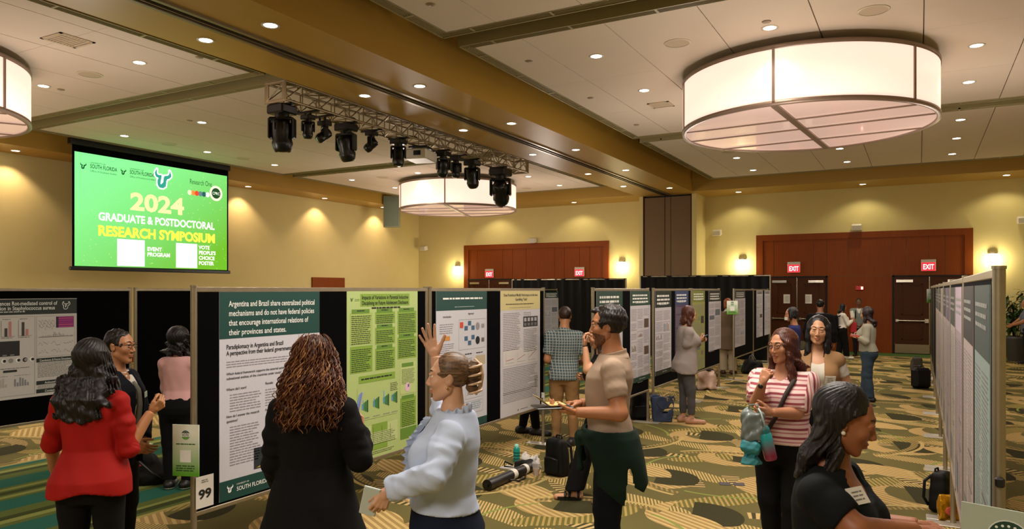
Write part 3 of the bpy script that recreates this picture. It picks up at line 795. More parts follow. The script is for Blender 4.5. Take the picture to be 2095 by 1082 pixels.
# ------------------------------------------------------------------ display boards
def board(x, y0, y1, face, label, zt=2.02, zb=.47, feet=(1, 1), double=False):
    """one upholstered panel in an aluminium frame on two posts, standing along Y; face = +1/-1, the side we see"""
    L = y1 - y0
    t = thing('display_board', label, 'display board', (x, y0, 0), 0, 'poster display boards')
    MB().span((-.016, .045, zb + .02), (.016, L - .045, zt - .03), M_BLACK).build('panel', t)
    MB().span((-.02, .02, zt - .035), (.02, L - .02, zt), M_ALU, .004).build('top_rail', t)
    MB().span((-.02, .02, zb), (.02, L - .02, zb + .03), M_ALU, .004).build('bottom_rail', t)
    for k, yy in enumerate((.022, L - .022)):
        p = MB().rod((0, yy, .012), (0, yy, zt + .004), .021, M_ALU, n=14).span((-.012, yy + (.02 if k == 0 else -.034), zb), (.012, yy + (.034 if k == 0 else -.02), zt), M_ALU)
        o = p.build('post', t)
        MB().rod((0, yy, zt), (0, yy, zt + .012), .024, M_ALU, n=14).build('cap', o)
        if feet[k]: MB().span((-.20, yy - .07 + (.05 if k == 0 else -.05), 0), (.20, yy + .07 + (.05 if k == 0 else -.05), .012), M_FOOT, .004).build('foot_plate', t)
    return t
M_FOOT = mat('foot_steel', '#b9b3a6', .35, metal=.5, var=.06)
XA, XB, XC, XE = -4.29, -3.60, -8.87, .25
board(XA, 3.28, 5.985, 1, 'black display board with the teal poster, number 99 on its near post', feet=(1, 1))
board(XA, 6.015, 8.60, 1, 'black display board with number 95 on its far post', feet=(1, 1))
board(XC, 3.25, 5.90, 1, 'black display board carrying the wide dark-headed poster at the left edge')
board(XC, 5.93, 8.60, 1, 'bare black display board behind the man in the dark blazer')
board(XC, 16.1, 18.6, 1, 'far display board with a small poster, seen past number 95')
board(XB, 8.57, 10.76, 1, 'display board behind the man in the beige polo shirt')
board(XB, 10.97, 13.1, 1, 'display board beside the blue tote bag')
board(XB, 13.15, 15.28, 1, 'display board behind the woman with the phone and grey jeans')
board(XB, 16.6, 18.72, 1, 'display board right of the person in the long tan coat')
board(XB, 18.77, 20.85, 1, 'farthest display board, ending at the black drape')
YE = [3.14 + 2.11 * i for i in range(9)]
WE = ['nearest, its post crossing the vote sign', 'second', 'third', 'fourth', 'fifth', 'sixth', 'seventh', 'eighth and last']
for i in range(8): board(XE, YE[i], YE[i + 1] - .02, -1, 'display board of the right-hand row, ' + WE[i], zt=2.075)

# ------------------------------------------------------------------ posters
PAPER, INK, GREY = '#c3c3cd', '#1b1a1c', '#87828a'
def on_board(xb, px0, px1, z0, z1, face=1):
    """sheet on a board between two picture columns"""
    ya, yb = on_x(px0, xb), on_x(px1, xb)
    d = .0195 * face
    if face > 0: return Sheet((xb + d, ya, z0), (0, 1, 0), (0, 0, 1), yb - ya, z1 - z0)
    return Sheet((xb + d, ya, z0), (0, -1, 0), (0, 0, 1), ya - yb, z1 - z0)
def poster(s, name, label): return tag(s.build('poster'), label, 'poster', name)
R = random.Random(3)
# 1: teal headed poster on board 99
s = on_board(XA, 445, 650, .515, 1.985); W, H = s.w, s.h; s.base(flat(PAPER))
T = '#083f3a'
s.rect(0, H * .775, W, H * .225, T)
for i, q in enumerate(('Argentina and Brazil share centralized political', 'mechanisms and do not have federal policies', 'that encourage international relations of', 'their provinces and states.')):
    s.text(q, W * .08, H * (.93 - .046 * i), .058, '#e4e6e2', 2, .012, W * (.86, .855, .79, .55)[i])
s.text('Paradiplomacy in Argentina and Brazil', W * .06, H * .725, .046, INK, 2, .012, W * .54).text('A perspective from their federal governments', W * .06, H * .695, .046, INK, 2, .012, W * .63)
s.lines(W * .06, H * .665, W * .63, 2, .024, GREY, rng=R)
s.text('Which federal framework supports the external activities of the', W * .06, H * .60, .026, INK, 2, .008, W * .65).text('subnational entities of the countries under study?', W * .06, H * .578, .026, INK, 2, .008, W * .52)
s.rect(W * .765, H * .30, .003, H * .47, '#8a868a', 1)
s.text('What is paradiplomacy?', W * .785, H * .75, .026, INK, 2, .008, W * .19); s.lines(W * .80, H * .72, W * .17, 12, .028, GREY, rng=R)
s.text('Where did I start?', W * .06, H * .525, .026, INK, 2, .008, W * .18); s.lines(W * .09, H * .505, W * .29, 5, .026, GREY, rng=R)
s.text('How do I answer the research', W * .06, H * .395, .026, INK, 2, .008, W * .3).text('question?', W * .06, H * .372, .026, INK, 2, .008)
s.lines(W * .09, H * .35, W * .28, 11, .026, GREY, rng=R)
s.text('Results', W * .42, H * .53, .026, INK, 2, .008); s.lines(W * .42, H * .505, W * .32, 5, .026, GREY, rng=R)
s.text('Further research', W * .42, H * .395, .026, INK, 2, .008); s.lines(W * .42, H * .37, W * .32, 8, .026, GREY, rng=R)
s.rect(W * .31, H * .115, W * .42, H * .105, '#232c33', 1).poly([(W * .33, H * .12), (W * .60, H * .175), (W * .70, H * .175), (W * .5, H * .12)], '#b59a2c', 2).poly([(W * .52, H * .12), (W * .62, H * .2), (W * .72, H * .2), (W * .72, H * .12)], '#2f5f4a', 2)
s.rect(0, 0, W, H * .095, T); emblem(s, W * .09, H * .047, .036, '#e8ecea')
s.text('UNIVERSITY OF', W * .15, H * .062, .016, '#dfe5e2').text('SOUTH FLORIDA', W * .15, H * .033, .042, '#e8ecea', 2, .01, W * .3); s.lines(W * .62, H * .07, W * .3, 3, .02, '#b8c8c4', 2, rng=R)
poster(s, 'posters on the near board row', 'large poster with dark teal header about Argentina and Brazil')
# 2: green poster
s = on_board(XA, 706, 851, .50, 1.995); W, H = s.w, s.h; s.base(flat('#a9bd78'))
D, M = '#7d9f3c', '#5f8730'
s.rect(W * .17, H * .905, W * .70, H * .075, D)
s.text('Impacts of Variations in Parental Inductive', W * .19, H * .948, .05, INK, 2, .014, W * .66).text('Disciplining on Future Adolescent Disclosure', W * .19, H * .915, .05, INK, 2, .014, W * .66)
s.lines(W * .32, H * .90, W * .42, 1, .03, INK, 2, .6, rng=R); emblem(s, W * .06, H * .945, .022, '#2f5a2c'); s.lines(W * .1, H * .95, W * .06, 2, .012, M, 2, rng=R)
for x, y, w, h, hd in ((.04, .685, .29, .185, 1), (.04, .52, .29, .155, 0), (.37, .80, .28, .07, 1), (.37, .675, .28, .10, 1), (.37, .52, .28, .13, 1), (.69, .725, .29, .145, 1), (.69, .57, .29, .135, 1)):
    s.rect(W * x, H * y, W * w, H * h, D if x != .04 or y < .6 else '#9db45f', 1)
    if hd: s.rect(W * (x + .02), H * (y + h - .005), W * (w - .06), H * .025, M, 2); s.lines(W * (x + w * .3), H * (y + h + .014), W * w * .35, 1, .02, INK, 3, .6, rng=R)
    s.lines(W * (x + .015), H * (y + h - .018), W * (w - .03), int(h * H / .017) - 1, .017, '#35451f', 3, .42, rng=R)
s.rect(W * .15, H * .455, W * .50, H * .042, D, 1); s.lines(W * .18, H * .482, W * .44, 1, .03, INK, 2, .55, rng=R)
s.rect(W * .13, H * .235, W * .55, .002, '#6c7d4a', 1); s.rect(W * .13, H * .235, .002, H * .19, '#6c7d4a', 1)
for i, x in enumerate((.19, .34, .48, .60)):
    for k in range(4): s.rect(W * (x + k * .022), H * (.30 - .006 * k + .006 * i), W * .017, H * (.035 + .012 * k), ('#4f93c4', '#2b7d46', '#1f6b38', '#14532a')[k], 2)
    s.rect(W * (x + (.01 if i != 2 else .005)), H * .345, W * .012, H * (.012 if i != 2 else .045), '#7cb0d6', 2)
    s.lines(W * x, H * .25, W * .1, 1, .015, GREY, 2, rng=R)
s.lines(W * .58, H * .43, W * .11, 4, .022, '#4e5b34', 2, rng=R)
s.rect(W * .73, H * .345, W * .24, H * .20, '#b3c47f', 1); s.rect(W * .75, H * .515, W * .18, H * .025, M, 2); s.lines(W * .75, H * .50, W * .2, 8, .018, '#35451f', 2, rng=R); s.disc(W * .84, H * .385, H * .028, '#d8b7c6', 3).rect(W * .84, H * .385, H * .016, H * .018, '#6a5a84', 4)
s.rect(W * .73, H * .14, W * .24, H * .18, D, 1); s.rect(W * .75, H * .31, W * .19, H * .024, M, 2); s.lines(W * .75, H * .292, W * .21, 14, .017, '#35451f', 3, rng=R)
s.rect(W * .06, H * .075, W * .63, H * .12, '#b6c688', 1); s.rect(W * .32, H * .15, W * .22, H * .05, D, 2)
for k in range(5): s.rect(W * (.10 + .12 * k), H * .09, .003, H * .09, '#4e5b34', 2)
s.lines(W * .08, H * .145, W * .58, 5, .022, '#5e6b40', 2, rng=R); s.rect(W * .32, H * .045, W * .22, H * .035, D, 2); s.rect(W * .73, H * .06, W * .25, H * .07, M, 2); s.lines(W * .05, H * .035, W * .6, 2, .016, '#5e6b40', 2, rng=R)
poster(s, 'posters on the near board row', 'pale green poster with darker green text boxes and small bar charts')
# 3: white poster with teal header
s = on_board(XA, 889, 993, .51, 1.985); W, H = s.w, s.h; s.base(flat('#c3c4cc'))
s.rect(0, H * .865, W, H * .135, T); s.lines(W * .12, H * .955, W * .78, 1, .05, '#e4e6e2', 2, .5, .02, rng=R); s.lines(W * .34, H * .89, W * .42, 1, .02, '#b8c8c4', 2, rng=R)
s.text('Introduction', W * .12, H * .815, .03, INK, 2, .01); s.lines(W * .06, H * .77, W * .26, 4, .03, GREY, rng=R); s.rect(W * .13, H * .655, W * .12, H * .03, '#c98a3c', 2); s.lines(W * .06, H * .63, W * .27, 5, .028, GREY, rng=R); s.lines(W * .06, H * .51, W * .27, 6, .028, GREY, rng=R)
s.text('Approach', W * .60, H * .83, .03, INK, 2, .01); s.frame(W * .42, H * .575, W * .54, H * .22, .003, '#9a979a')
s.rect(W * .44, H * .735, W * .065, H * .042, '#c8452c', 2)
for x, y in ((.60, .75), (.53, .715), (.67, .715), (.53, .64), (.67, .645), (.60, .605)): s.rect(W * x, H * y, W * .065, H * .032, '#3d5f80', 2)
s.disc(W * .80, H * .74, .042, '#8d8a8d', 2).disc(W * .80, H * .635, .044, '#141416', 2); s.rect(W * .88, H * .725, W * .06, H * .03, '#8d8a8d', 2).rect(W * .88, H * .62, W * .06, H * .03, '#5d5a5d', 2)
for k in range(4): s.lines(W * (.08 + .23 * k), H * .545, W * .14, 1, .03, INK, 2, .5, rng=R)
s.rect(W * .76, H * .45, W * .2, H * .07, '#b7a98a', 1); s.lines(W * .4, H * .51, W * .3, 6, .026, GREY, rng=R)
for k in range(3): s.lines(W * .07, H * (.42 - .12 * k), W * .40, 5, .026, GREY, rng=R); s.frame(W * .55, H * (.32 - .11 * k), W * .36, H * .09, .003, '#9a979a'); s.lines(W * .58, H * (.40 - .11 * k), W * .3, 3, .03, '#7d9fb4', 2, rng=R)
s.rect(0, 0, W, H * .055, T)
poster(s, 'posters on the near board row', 'white poster with teal header and a flow diagram of blue squares')
# 4: cream headed poster
s = on_board(XA, 1021, 1102, .50, 1.99); W, H = s.w, s.h; s.base(flat('#c2c1c6'))
s.rect(0, H * .845, W, H * .155, '#c9bd84'); s.text('Does Parenthood Modify Performance on the Iowa', W * .5, H * .955, .045, INK, 2, .012, W * .86, 'c').text('Gambling Task?', W * .5, H * .92, .045, INK, 2, .012, W * .3, 'c'); s.lines(W * .12, H * .895, W * .76, 1, .026, INK, 2, .5, rng=R); s.lines(W * .2, H * .865, W * .6, 1, .02, GREY, 2, rng=R)
s.lines(W * .06, H * .82, W * .42, 16, .028, GREY, rng=R); s.lines(W * .56, H * .82, W * .2, 2, .028, GREY, rng=R)
s.rect(W * .55, H * .70, W * .38, H * .085, '#2f3134', 2)
for k in range(4): s.rect(W * (.57 + .09 * k), H * .745, W * .06, H * .03, '#a8a6a8', 3).rect(W * (.57 + .09 * k), H * .708, W * .06, H * .024, '#6d6b6d', 3)
s.lines(W * .56, H * .68, W * .36, 10, .028, GREY, rng=R)
s.rect(W * .06, H * .40, W * .88, H * .13, '#cdcac8', 1)
for k in range(3): s.rect(W * (.12 + .28 * k), H * .42, .002, H * .08, INK, 2).rect(W * (.12 + .28 * k), H * .42, W * .2, .002, INK, 2).poly([(W * (.13 + .28 * k), H * .44), (W * (.31 + .28 * k), H * (.45 + .02 * k)), (W * (.31 + .28 * k), H * (.454 + .02 * k)), (W * (.13 + .28 * k), H * .444)], '#a55', 3)
s.lines(W * .06, H * .38, W * .86, 12, .027, GREY, rng=R); s.lines(W * .06, H * .19, W * .86, 5, .026, GREY, rng=R); s.lines(W * .85, H * .28, W * .09, 8, .02, INK, rng=R)
emblem(s, W * .42, H * .025, .018, '#22332e'); s.lines(W * .48, H * .03, W * .2, 1, .02, INK, rng=R)
poster(s, 'posters on the near board row', 'white poster with cream header about the gambling task, above number 95')
# 0: wide poster with dark header at the left edge
s = on_board(XC, -128, 155, .78, 1.90); W, H = s.w, s.h; s.base(flat('#bdb9b4'))
yb0 = s.o.y
s.rect(0, H * .84, W, H * .155, '#16241f'); s.text('A new regulator influences Rot-mediated control of', W * .10, H * .935, .062, '#d8dad6', 2, .012, W * .74).text('virulence factor expression in Staphylococcus aureus', W * .06, H * .887, .062, '#d8dad6', 2, .012, W * .76)
s.lines(W * .22, H * .875, W * .4, 1, .03, '#b8bab6', 2, .5, rng=R); emblem(s, W * .91, H * .915, .055, '#16241f', 2, '#d8dad6')
s.frame(W * .01, H * .03, W * .655, H * .79, .004, '#8f8c88'); s.frame(W * .675, H * .40, W * .31, H * .42, .004, '#8f8c88')
for k in range(5):
    b = .04 + .125 * k
    s.rect(W * b, H * .625, .003, H * .16, INK, 2).rect(W * b, H * .625, W * .10, .003, INK, 2).lines(W * (b + .01), H * .80, W * .06, 1, .02, INK, 2, rng=R)
    s.rect(W * (b + .025), H * .625, W * .02, H * (.05, .06, .05, .085, .14)[k], '#35332f', 3).rect(W * (b + .055), H * .625, W * .02, H * (.11, .15, .14, .15, .07)[k], '#b47a76', 3)
    s.lines(W * b, H * .615, W * .09, 1, .02, INK, 2, rng=R)
s.rect(W * .02, H * .43, W * .53, H * .15, '#1b191c', 2)
for k in range(9): s.rect(W * (.04 + .055 * k), H * .435, W * .03, .014, '#77747a', 3)
for k in range(7): s.disc(W * (.33 + .052 * k), H * .385, .026, ('#e6e4e0', '#1a1a1a', '#e6e4e0', '#8a8785')[k % 4], 2).disc(W * (.335 + .052 * k), H * .385, .017, ('#1a1a1a', '#8a8785')[k % 2], 3)
s.lines(W * .3, H * .31, W * .34, 1, .02, INK, 2, rng=R); s.rect(W * .30, H * .27, W * .1, H * .02, '#8a8785', 2).rect(W * .43, H * .27, W * .1, H * .022, '#1a1a1a', 2)
for k in range(2): s.rect(W * (.03 + .06 * k), H * .24, W * .03, H * (.1 + .06 * k), ('#35332f', '#b47a76')[k], 3)
for k in range(4):
    for q in range(6): s.rect(W * (.03 + .16 * k + .019 * q), H * .125, W * .012, H * R.uniform(.03, .1), ('#9a9894', '#6f7378', '#a8a39a', '#7d7f86')[k], 3)
    s.lines(W * (.03 + .16 * k), H * .235, W * .12, 1, .02, GREY, 2, rng=R)
for k in range(5): s.rect(W * (.18 + .045 * (k % 3)), H * (.05 + .035 * (k // 3)), W * .04, H * .03, ('#a8572c', '#8a3a2a', '#6f9a4a', '#b09a4a', '#8a8a4a')[k], 3)
s.rect(W * .83, H * .695, W * .145, H * .115, '#7d1a66', 2); s.rect(W * .83, H * .695, W * .02, H * .115, '#26122c', 3)
for k in range(5): s.rect(W * .85, H * (.70 + .022 * k), W * .12, .007, ('#b23a86', '#c8557a', '#992a86')[k % 3], 3)
for k in range(3):
    pts = [(W * .69 + W * .13 * i / 12, H * (.70 + .03 * (k - 1) + .05 * abs(math.sin(i * 1.9 + k)))) for i in range(13)]
    for a, b in zip(pts, pts[1:]): s.poly([a, b, (b[0], b[1] + .005), (a[0], a[1] + .005)], '#77747a', 2)
s.rect(W * .69, H * .60, W * .28, .003, INK, 2)
for i in range(34): s.rect(W * (.70 + .008 * i), H * .603, .003, H * R.uniform(.004, .05) * (1 if 12 < i < 24 else .4), '#4d4a4d', 2)
for k in range(6):
    x0, y0 = W * (.69 + .10 * (k % 3)), H * (.43 + .075 * (k // 3)); pts = [(x0 + W * .08 * i / 8, y0 + H * R.uniform(.0, .05)) for i in range(9)]
    for a, b in zip(pts, pts[1:]): s.poly([a, b, (b[0], b[1] + .004), (a[0], a[1] + .004)], '#6d6a6d', 2)
s.rect(W * .675, H * .345, W * .31, H * .042, '#16241f', 1); s.text('Conclusions & Future Directions', W * .70, H * .353, .036, '#d8dad6', 2, .01, W * .25)
s.lines(W * .685, H * .335, W * .29, 8, .021, '#57544f', rng=R); s.rect(W * .675, H * .115, W * .31, H * .04, '#16241f', 1); s.text('Acknowledgements', W * .74, H * .123, .034, '#d8dad6', 2, .01); s.lines(W * .685, H * .105, W * .29, 2, .02, '#57544f', rng=R)
s.rect(W * .675, H * .03, W * .31, H * .04, '#16241f', 1); s.text('Contact', W * .74, H * .038, .034, '#d8dad6', 2, .01)
poster(s, 'posters on the near board row', 'wide grey poster with dark header, bar charts and a magenta image')
# the smaller posters of the other rows
def small(xb, px0, px1, face, z0, z1, label, head='#12332e', body='#b8b6bc', hh=.16, foot=None, kind=0, flip=None):
    s = on_board(xb, px0, px1, z0, z1, face); W, H = s.w, s.h; rr = random.Random(int(px0)); s.base(flat(body))
    hc = '#d8dad6' if sum(lin(head)) < .9 else INK
    s.rect(0, H * (1 - hh), W, H * hh, head); s.lines(W * .1, H * (1 - hh * .25), W * .8, 2, H * hh * .3, hc, 2, .5, rng=rr); s.lines(W * .25, H * (1 - hh * .82), W * .5, 1, .02, hc, 2, rng=rr)
    nc = 2 if kind == 0 else 3; cw = .92 / nc
    for c in range(nc):
        y = 1 - hh - .04; x = .04 + cw * c
        while y > .12:
            n = rr.randint(3, 7); s.lines(W * x, H * y, W * (cw - .04), n, .03, GREY, rng=rr); y -= n * .03 / H + .02
            if rr.random() < .55 and y > .25:
                h = rr.uniform(.06, .12); k = rr.random()
                if k < .4: s.rect(W * (x + .02), H * (y - h), W * (cw - .08), H * h, rr.choice(('#3a3636', '#54413a', '#5e6670')), 2)
                else:
                    s.frame(W * x, H * (y - h), W * (cw - .04), H * h, .004, '#8f8c8c', 2)
                    for i in range(4): s.rect(W * (x + .03 + i * (cw - .1) / 4), H * (y - h), W * .03, H * h * rr.uniform(.2, .9), rr.choice(('#8a6a6a', '#5f7d90', '#6f6f76', '#9a8a50')), 3)
                y -= h + .03
    if foot: s.rect(0, 0, W, H * .055, foot, 2); emblem(s, W * .46, H * .027, .02, '#d8dad6', 3); s.lines(W * .52, H * .03, W * .2, 1, .02, '#d8dad6', 3, rng=rr)
    return poster(s, 'posters on the farther boards', label)
small(XB, 1218, 1271, 1, .66, 1.985, 'teal-headed poster right of the head of the man in the beige polo shirt', '#14392f', foot='#14392f', hh=.2, kind=1)
small(XB, 1287, 1328, 1, .66, 1.985, 'poster with two small brown photos, left of the board post by the blue tote bag', '#173a30', foot='#14392f', kind=1)
small(XB, 1338, 1371, 1, .66, 1.985, 'dark-headed poster above the blue tote bag', '#10201c', foot='#10201c', hh=.2)
small(XB, 1379, 1406, 1, .80, 1.985, 'poster with blue header and pink line behind the woman holding a phone', '#2b3f66', '#4b3c58', hh=.2)
small(XB, 1414, 1440, 1, .52, 1.985, 'yellow-green poster right of the woman holding a phone', '#6f7a34', '#8c9050', hh=.14, kind=1)
small(XB, 1448, 1473, 1, .80, 1.985, 'dark-headed poster left of the person in the long tan coat', '#141f1e', hh=.18)
small(XB, 1502, 1523, 1, .72, 1.985, 'dark-headed poster right of the person in the long tan coat', '#16241f', hh=.14)
small(XB, 1546, 1559, 1, .80, 1.985, 'white poster at the far end of the middle board row, left one', '#a8a4a2', hh=.08)
small(XB, 1562.5, 1574, 1, .80, 1.985, 'white poster at the far end of the middle board row, right one', '#b0acaa', hh=.08)
small(XC, 1113, 1141, 1, .72, 1.95, 'small poster with teal header left of the man in the checked shirt', '#153a33', hh=.14)
ew = ['nearest, pale blue-green', 'second, dark-headed', 'third, pale', 'fourth, dark-headed', 'fifth, lavender', 'sixth', 'seventh', 'eighth']
def small_e(ya, yb, label, **k):
    """poster on the right-hand row: ya is the far edge (left in view)"""
    s = Sheet((XE - .0195, ya, .52), (0, -1, 0), (0, 0, 1), ya - yb, 1.50)
    return s
cols = [('#2b3d3c', '#8fa5a3'), ('#1d1a20', '#b3a6a4'), ('#a898a8', '#a798a0'), ('#22302a', '#b5aca6'), ('#5d4d66', '#a89ca4'), ('#222a2a', '#aea49e'), ('#8a8078', '#b0a69e'), ('#2a2624', '#a89f98'), ('#33403a', '#b0a69e'), ('#262229', '#a99f98')]
rr = random.Random(11)
for i in range(10):
    k, half = i // 2, i % 2
    y0 = YE[k] + .14 + half * 1.0; s = small_e(y0 + .86, y0, ''); W, H = s.w, s.h
    hd, bd = cols[i]; s.base(flat(bd, .35))
    s.rect(0, H * .80, W, H * .2, hd); s.lines(W * .1, H * .95, W * .8, 2, .06, '#8f928e', 2, .4, rng=rr)
    for c in range(2): s.lines(W * (.06 + .47 * c), H * .76, W * .40, 40, .027, '#77747a', 1, .3, rng=rr)
    s.rect(W * .08, H * .06, W * .36, H * .14, '#6f747c', 2).frame(W * .54, H * .30, W * .38, H * .12, .005, '#4d4a4d', 2)
    poster(s, 'posters on the right-hand board row', 'poster on the right-hand board row, %s from the camera' % (['nearest, pale blue-green', 'second, dark-headed', 'third, pale lavender', 'fourth, dark-headed', 'fifth, purple-headed', 'sixth', 'seventh', 'eighth', 'ninth', 'tenth'][i]))

# ------------------------------------------------------------------ vote signs and number tags
def sign_paper():
    m = bpy.data.materials.new('vote_sign_print'); g = NT(m); vec, x, y, z = g.coord('Generated')
    k = g.m_('SUBTRACT', 1.05, g.mul(z, 1.25), clamp=True)
    g.base(g.mix(k, '#e2ead9', '#5c9f2b')); g.b.inputs['Roughness'].default_value = .3; return m
M_SIGN = sign_paper()
def vote_sign(org, u, w, h, label, tilt=0.0):
    v = (Vector((0, 0, 1)) + Vector(u).cross(Vector((0, 0, 1))) * -tilt)
    b = Sheet(org, u, v, w, h); b.base(M_SIGN, .006); o = b.build('vote_sign'); tag(o, label, 'sign', 'vote signs')
    s = Sheet(org, u, v, w, h); r = w * .17; cx, cy = w * .5, h * .80
    s.disc(cx, cy, r, '#e6ebe2', 1).disc(cx, cy, r * .95, '#123b28', 2).rect(cx - r * .98, cy - r * .36, r * 1.96, r * .72, '#e6ebe2', 3).text('VOTE', cx, cy - r * .22, r * .62, '#123b28', 4, .03, r * 1.5, 'c')
    s.poly([(cx - r * .80, cy - r * .42), (cx + r * .80, cy - r * .42), (cx + r * .5, cy - r * .78), (cx, cy - r * .92), (cx - r * .5, cy - r * .78)], '#5da334', 3)
    for k in (-2, -1, 0, 1, 2): s.disc(cx + k * r * .28, cy + r * (.66 - .06 * k * k), r * .07, '#e6ebe2', 3, 8)
    s.lines(w * .14, h * .635, w * .72, 1, h * .03, '#2f5a22', 2, .7, .02, rng=rr)
    s.rect(w * .29, h * .27, w * .42, w * .43, '#dfe3da', 2); s.lines(w * .14, h * .21, w * .72, 3, h * .045, '#2c4f1c', 2, .5, rng=rr)
    s.build('printing', o); return o
p = at(353, 973, 4.80); w = 58 * 4.80 / FOC
vote_sign(p, (RT * .97 + FW * -.14).normalized(), w, 105 * 4.8 / FOC, 'green and white vote sign on the near post of board 99')
p = Vector((XB, 16.622, 1.46)) - FW * .034 - RT * .16; vote_sign(p, RT, .24, .30, 'small green vote sign on a post before the person in the tan coat')
p = Vector((XE, YE[8] - .042, 1.70)) - FW * .034 - RT * .13; vote_sign(p, RT, .24, .32, 'small green vote sign at the far end of the right-hand boards')
p = at(1966, 1160, 2.42); vote_sign(p, (RT + FW * -.32).normalized(), .28, .205, 'vote sign with starred round seal at the lower right corner') if False else None
def number_tag(org, u, w, h, num, label):
    s = Sheet(org, u, (0, 0, 1), w, h); s.base(flat('#cfcac2'), .003)
    s.text(num, w * .5, h * .30, h * .40, '#101010', 2, .03, w * .72, 'c'); s.lines(w * .3, h * .88, w * .4, 2, h * .06, '#555', 2, rng=rr)
    tag(s.build('number_tag'), label, 'number tag')
ya = on_x(401, XA + .03); yb = on_x(437, XA + .03)
number_tag((XA + .03, ya, .52), (0, 1, 0), yb - ya, .215, '99', 'white number tag reading 99 on the near board post')
p = at(1100.5, 829, 9.52); number_tag(p, (RT * .9 - FW * .4).normalized(), .092, .17, '95', 'white number tag reading 95 on the far board post')
# sign in the lower right corner, on the near post of the right-hand row
p = at(1967, 1160, 2.46)
u = (at(2130, 1062, 2.30) - at(1967, 1040, 2.46)); u.z = 0
b = Sheet(p, u, (0, 0, 1), .29, .22); b.base(flat('#a9b3a2', .35), .006)
o = tag(b.build('vote_sign'), 'pale vote sign with starred round seal in the lower right corner', 'sign', 'vote signs')
s = Sheet(p, u, (0, 0, 1), .29, .22); s.disc(.135, .125, .062, '#d7ddd2', 1).disc(.135, .125, .058, '#123b28', 2)
for k in (-2, -1, 0, 1, 2): s.disc(.135 + k * .017, .168 - .0022 * k * k, .0045, '#dfe5dc', 3, 8)
s.rect(.073, .098, .124, .044, '#d7ddd2', 3).text('VOTE', .135, .106, .038, '#123b28', 4, .03, .10, 'c'); s.build('printing', o)
MB().box((XE, 3.130, 1.315), (.03, .026, .035), M_PLAST, None, .006).build('clip', None)
bpy.data.objects['clip'].name = 'sign_clip'; tag(bpy.data.objects['sign_clip'], 'black sign clip on the near post of the right-hand boards', 'clip')

# ------------------------------------------------------------------ black drape before the far wall
M_DRAPE = mat('black_drape', '#030304', .55, spec=.18, var=.2, vscale=30)
def drape(xa, xb, y, z, label):
    t = thing('black_drape', label, 'drape', ((xa + xb) / 2, y, 0)); L = xb - xa
    n = int(L / .035); vs = []; fs = []
    for lvl, zz in enumerate((.01, z * .5, z - .06, z)):
        for i in range(n + 1):
            q = L * (i / n - .5); a = .02 if lvl < 3 else .012
            vs.append((q, a * math.sin(q * 21 + lvl * .3) + .015 * math.sin(q * 8.1), zz))
    for l in range(3):
        for i in range(n): fs.append((l * (n + 1) + i, l * (n + 1) + i + 1, (l + 1) * (n + 1) + i + 1, (l + 1) * (n + 1) + i))
    mb = MB(); mb.add(vs, fs, M_DRAPE, True); mb.add([(v[0], v[1] + .012, v[2]) for v in vs], [f[::-1] for f in fs], M_DRAPE, True); mb.build('cloth', t)
    MB().rod((-L / 2, .006, z - .03), (L / 2, .006, z - .03), .02, M_ALU, n=8).build('rail', t)
    for s_ in (-1, 1): MB().rod((s_ * (L / 2 + .02), .0, 0), (s_ * (L / 2 + .02), .0, z), .022, M_ALU, n=10).span((s_ * (L / 2 + .02) - .2, -.2, 0), (s_ * (L / 2 + .02) + .2, .2, .01), M_FOOT).build('post', t)
drape(on_y(1049, 21.6), on_y(1308, 21.6) - .45, 21.6, 2.36, 'long black drape before the left door surround')
drape(on_y(1312, 21.6), on_y(1574, 21.6), 21.6, 2.43, 'black drape before the partition pocket, ending at the right doors')
# ------------------------------------------------------------------ people: bodies and clothes as smooth distance fields turned into meshes
def vec(*a): return np.array(a, np.float32)
def unit(v): v = np.asarray(v, np.float32); return v / max(1e-9, float(np.linalg.norm(v)))
def smin(a, b, k):
    h = np.clip(.5 + .5 * (b - a) / k, 0, 1); return b + (a - b) * h - k * h * (1 - h)
def smax(a, b, k): return -smin(-a, -b, k)
def rcone(P, a, b, r1, r2):
    a = np.asarray(a, np.float32); ba = np.asarray(b, np.float32) - a; q = P - a
    t = np.clip(q @ ba / max(1e-9, float(ba @ ba)), 0, 1)
    return np.linalg.norm(q - t[:, None] * ba, axis=1) - (r1 + (r2 - r1) * t)
def ell(P, c, r, M=None):
    q = P - np.asarray(c, np.float32)
    if M is not None: q = q @ M
    r = np.asarray(r, np.float32); k0 = np.linalg.norm(q / r, axis=1); k1 = np.linalg.norm(q / (r * r), axis=1)
    return k0 * (k0 - 1) / np.maximum(k1, 1e-6)
def loft(P, o, M, tab, grow=0.0):
    """upright body of oval sections: rows of (z, half width, half depth, y offset) in the frame M (columns right, forward, up) at o"""
    q = (P - np.asarray(o, np.float32)) @ M; tab = np.asarray(tab, np.float32); z = q[:, 2]
    a = np.interp(z, tab[:, 0], tab[:, 1]) + grow; b = np.interp(z, tab[:, 0], tab[:, 2]) + grow; cy = np.interp(z, tab[:, 0], tab[:, 3])
    x, y = np.abs(q[:, 0]) / a, np.abs(q[:, 1] - cy) / b
    d = ((x ** 2.3 + y ** 2.3) ** (1 / 2.3) - 1) * np.minimum(a, b)
    return np.maximum(np.maximum(d, tab[0, 0] - z), z - tab[-1, 0] - grow)
def folds(P, scale, amp, seed):
    r = np.random.RandomState(seed); s = 0
    for i in range(5):
        k = r.normal(size=3).astype(np.float32) * scale * (.6 + .5 * i); s = s + np.sin(P @ k + r.uniform(0, 6.3)) / (1 + .5 * i)
    return s * (amp / 2.2)
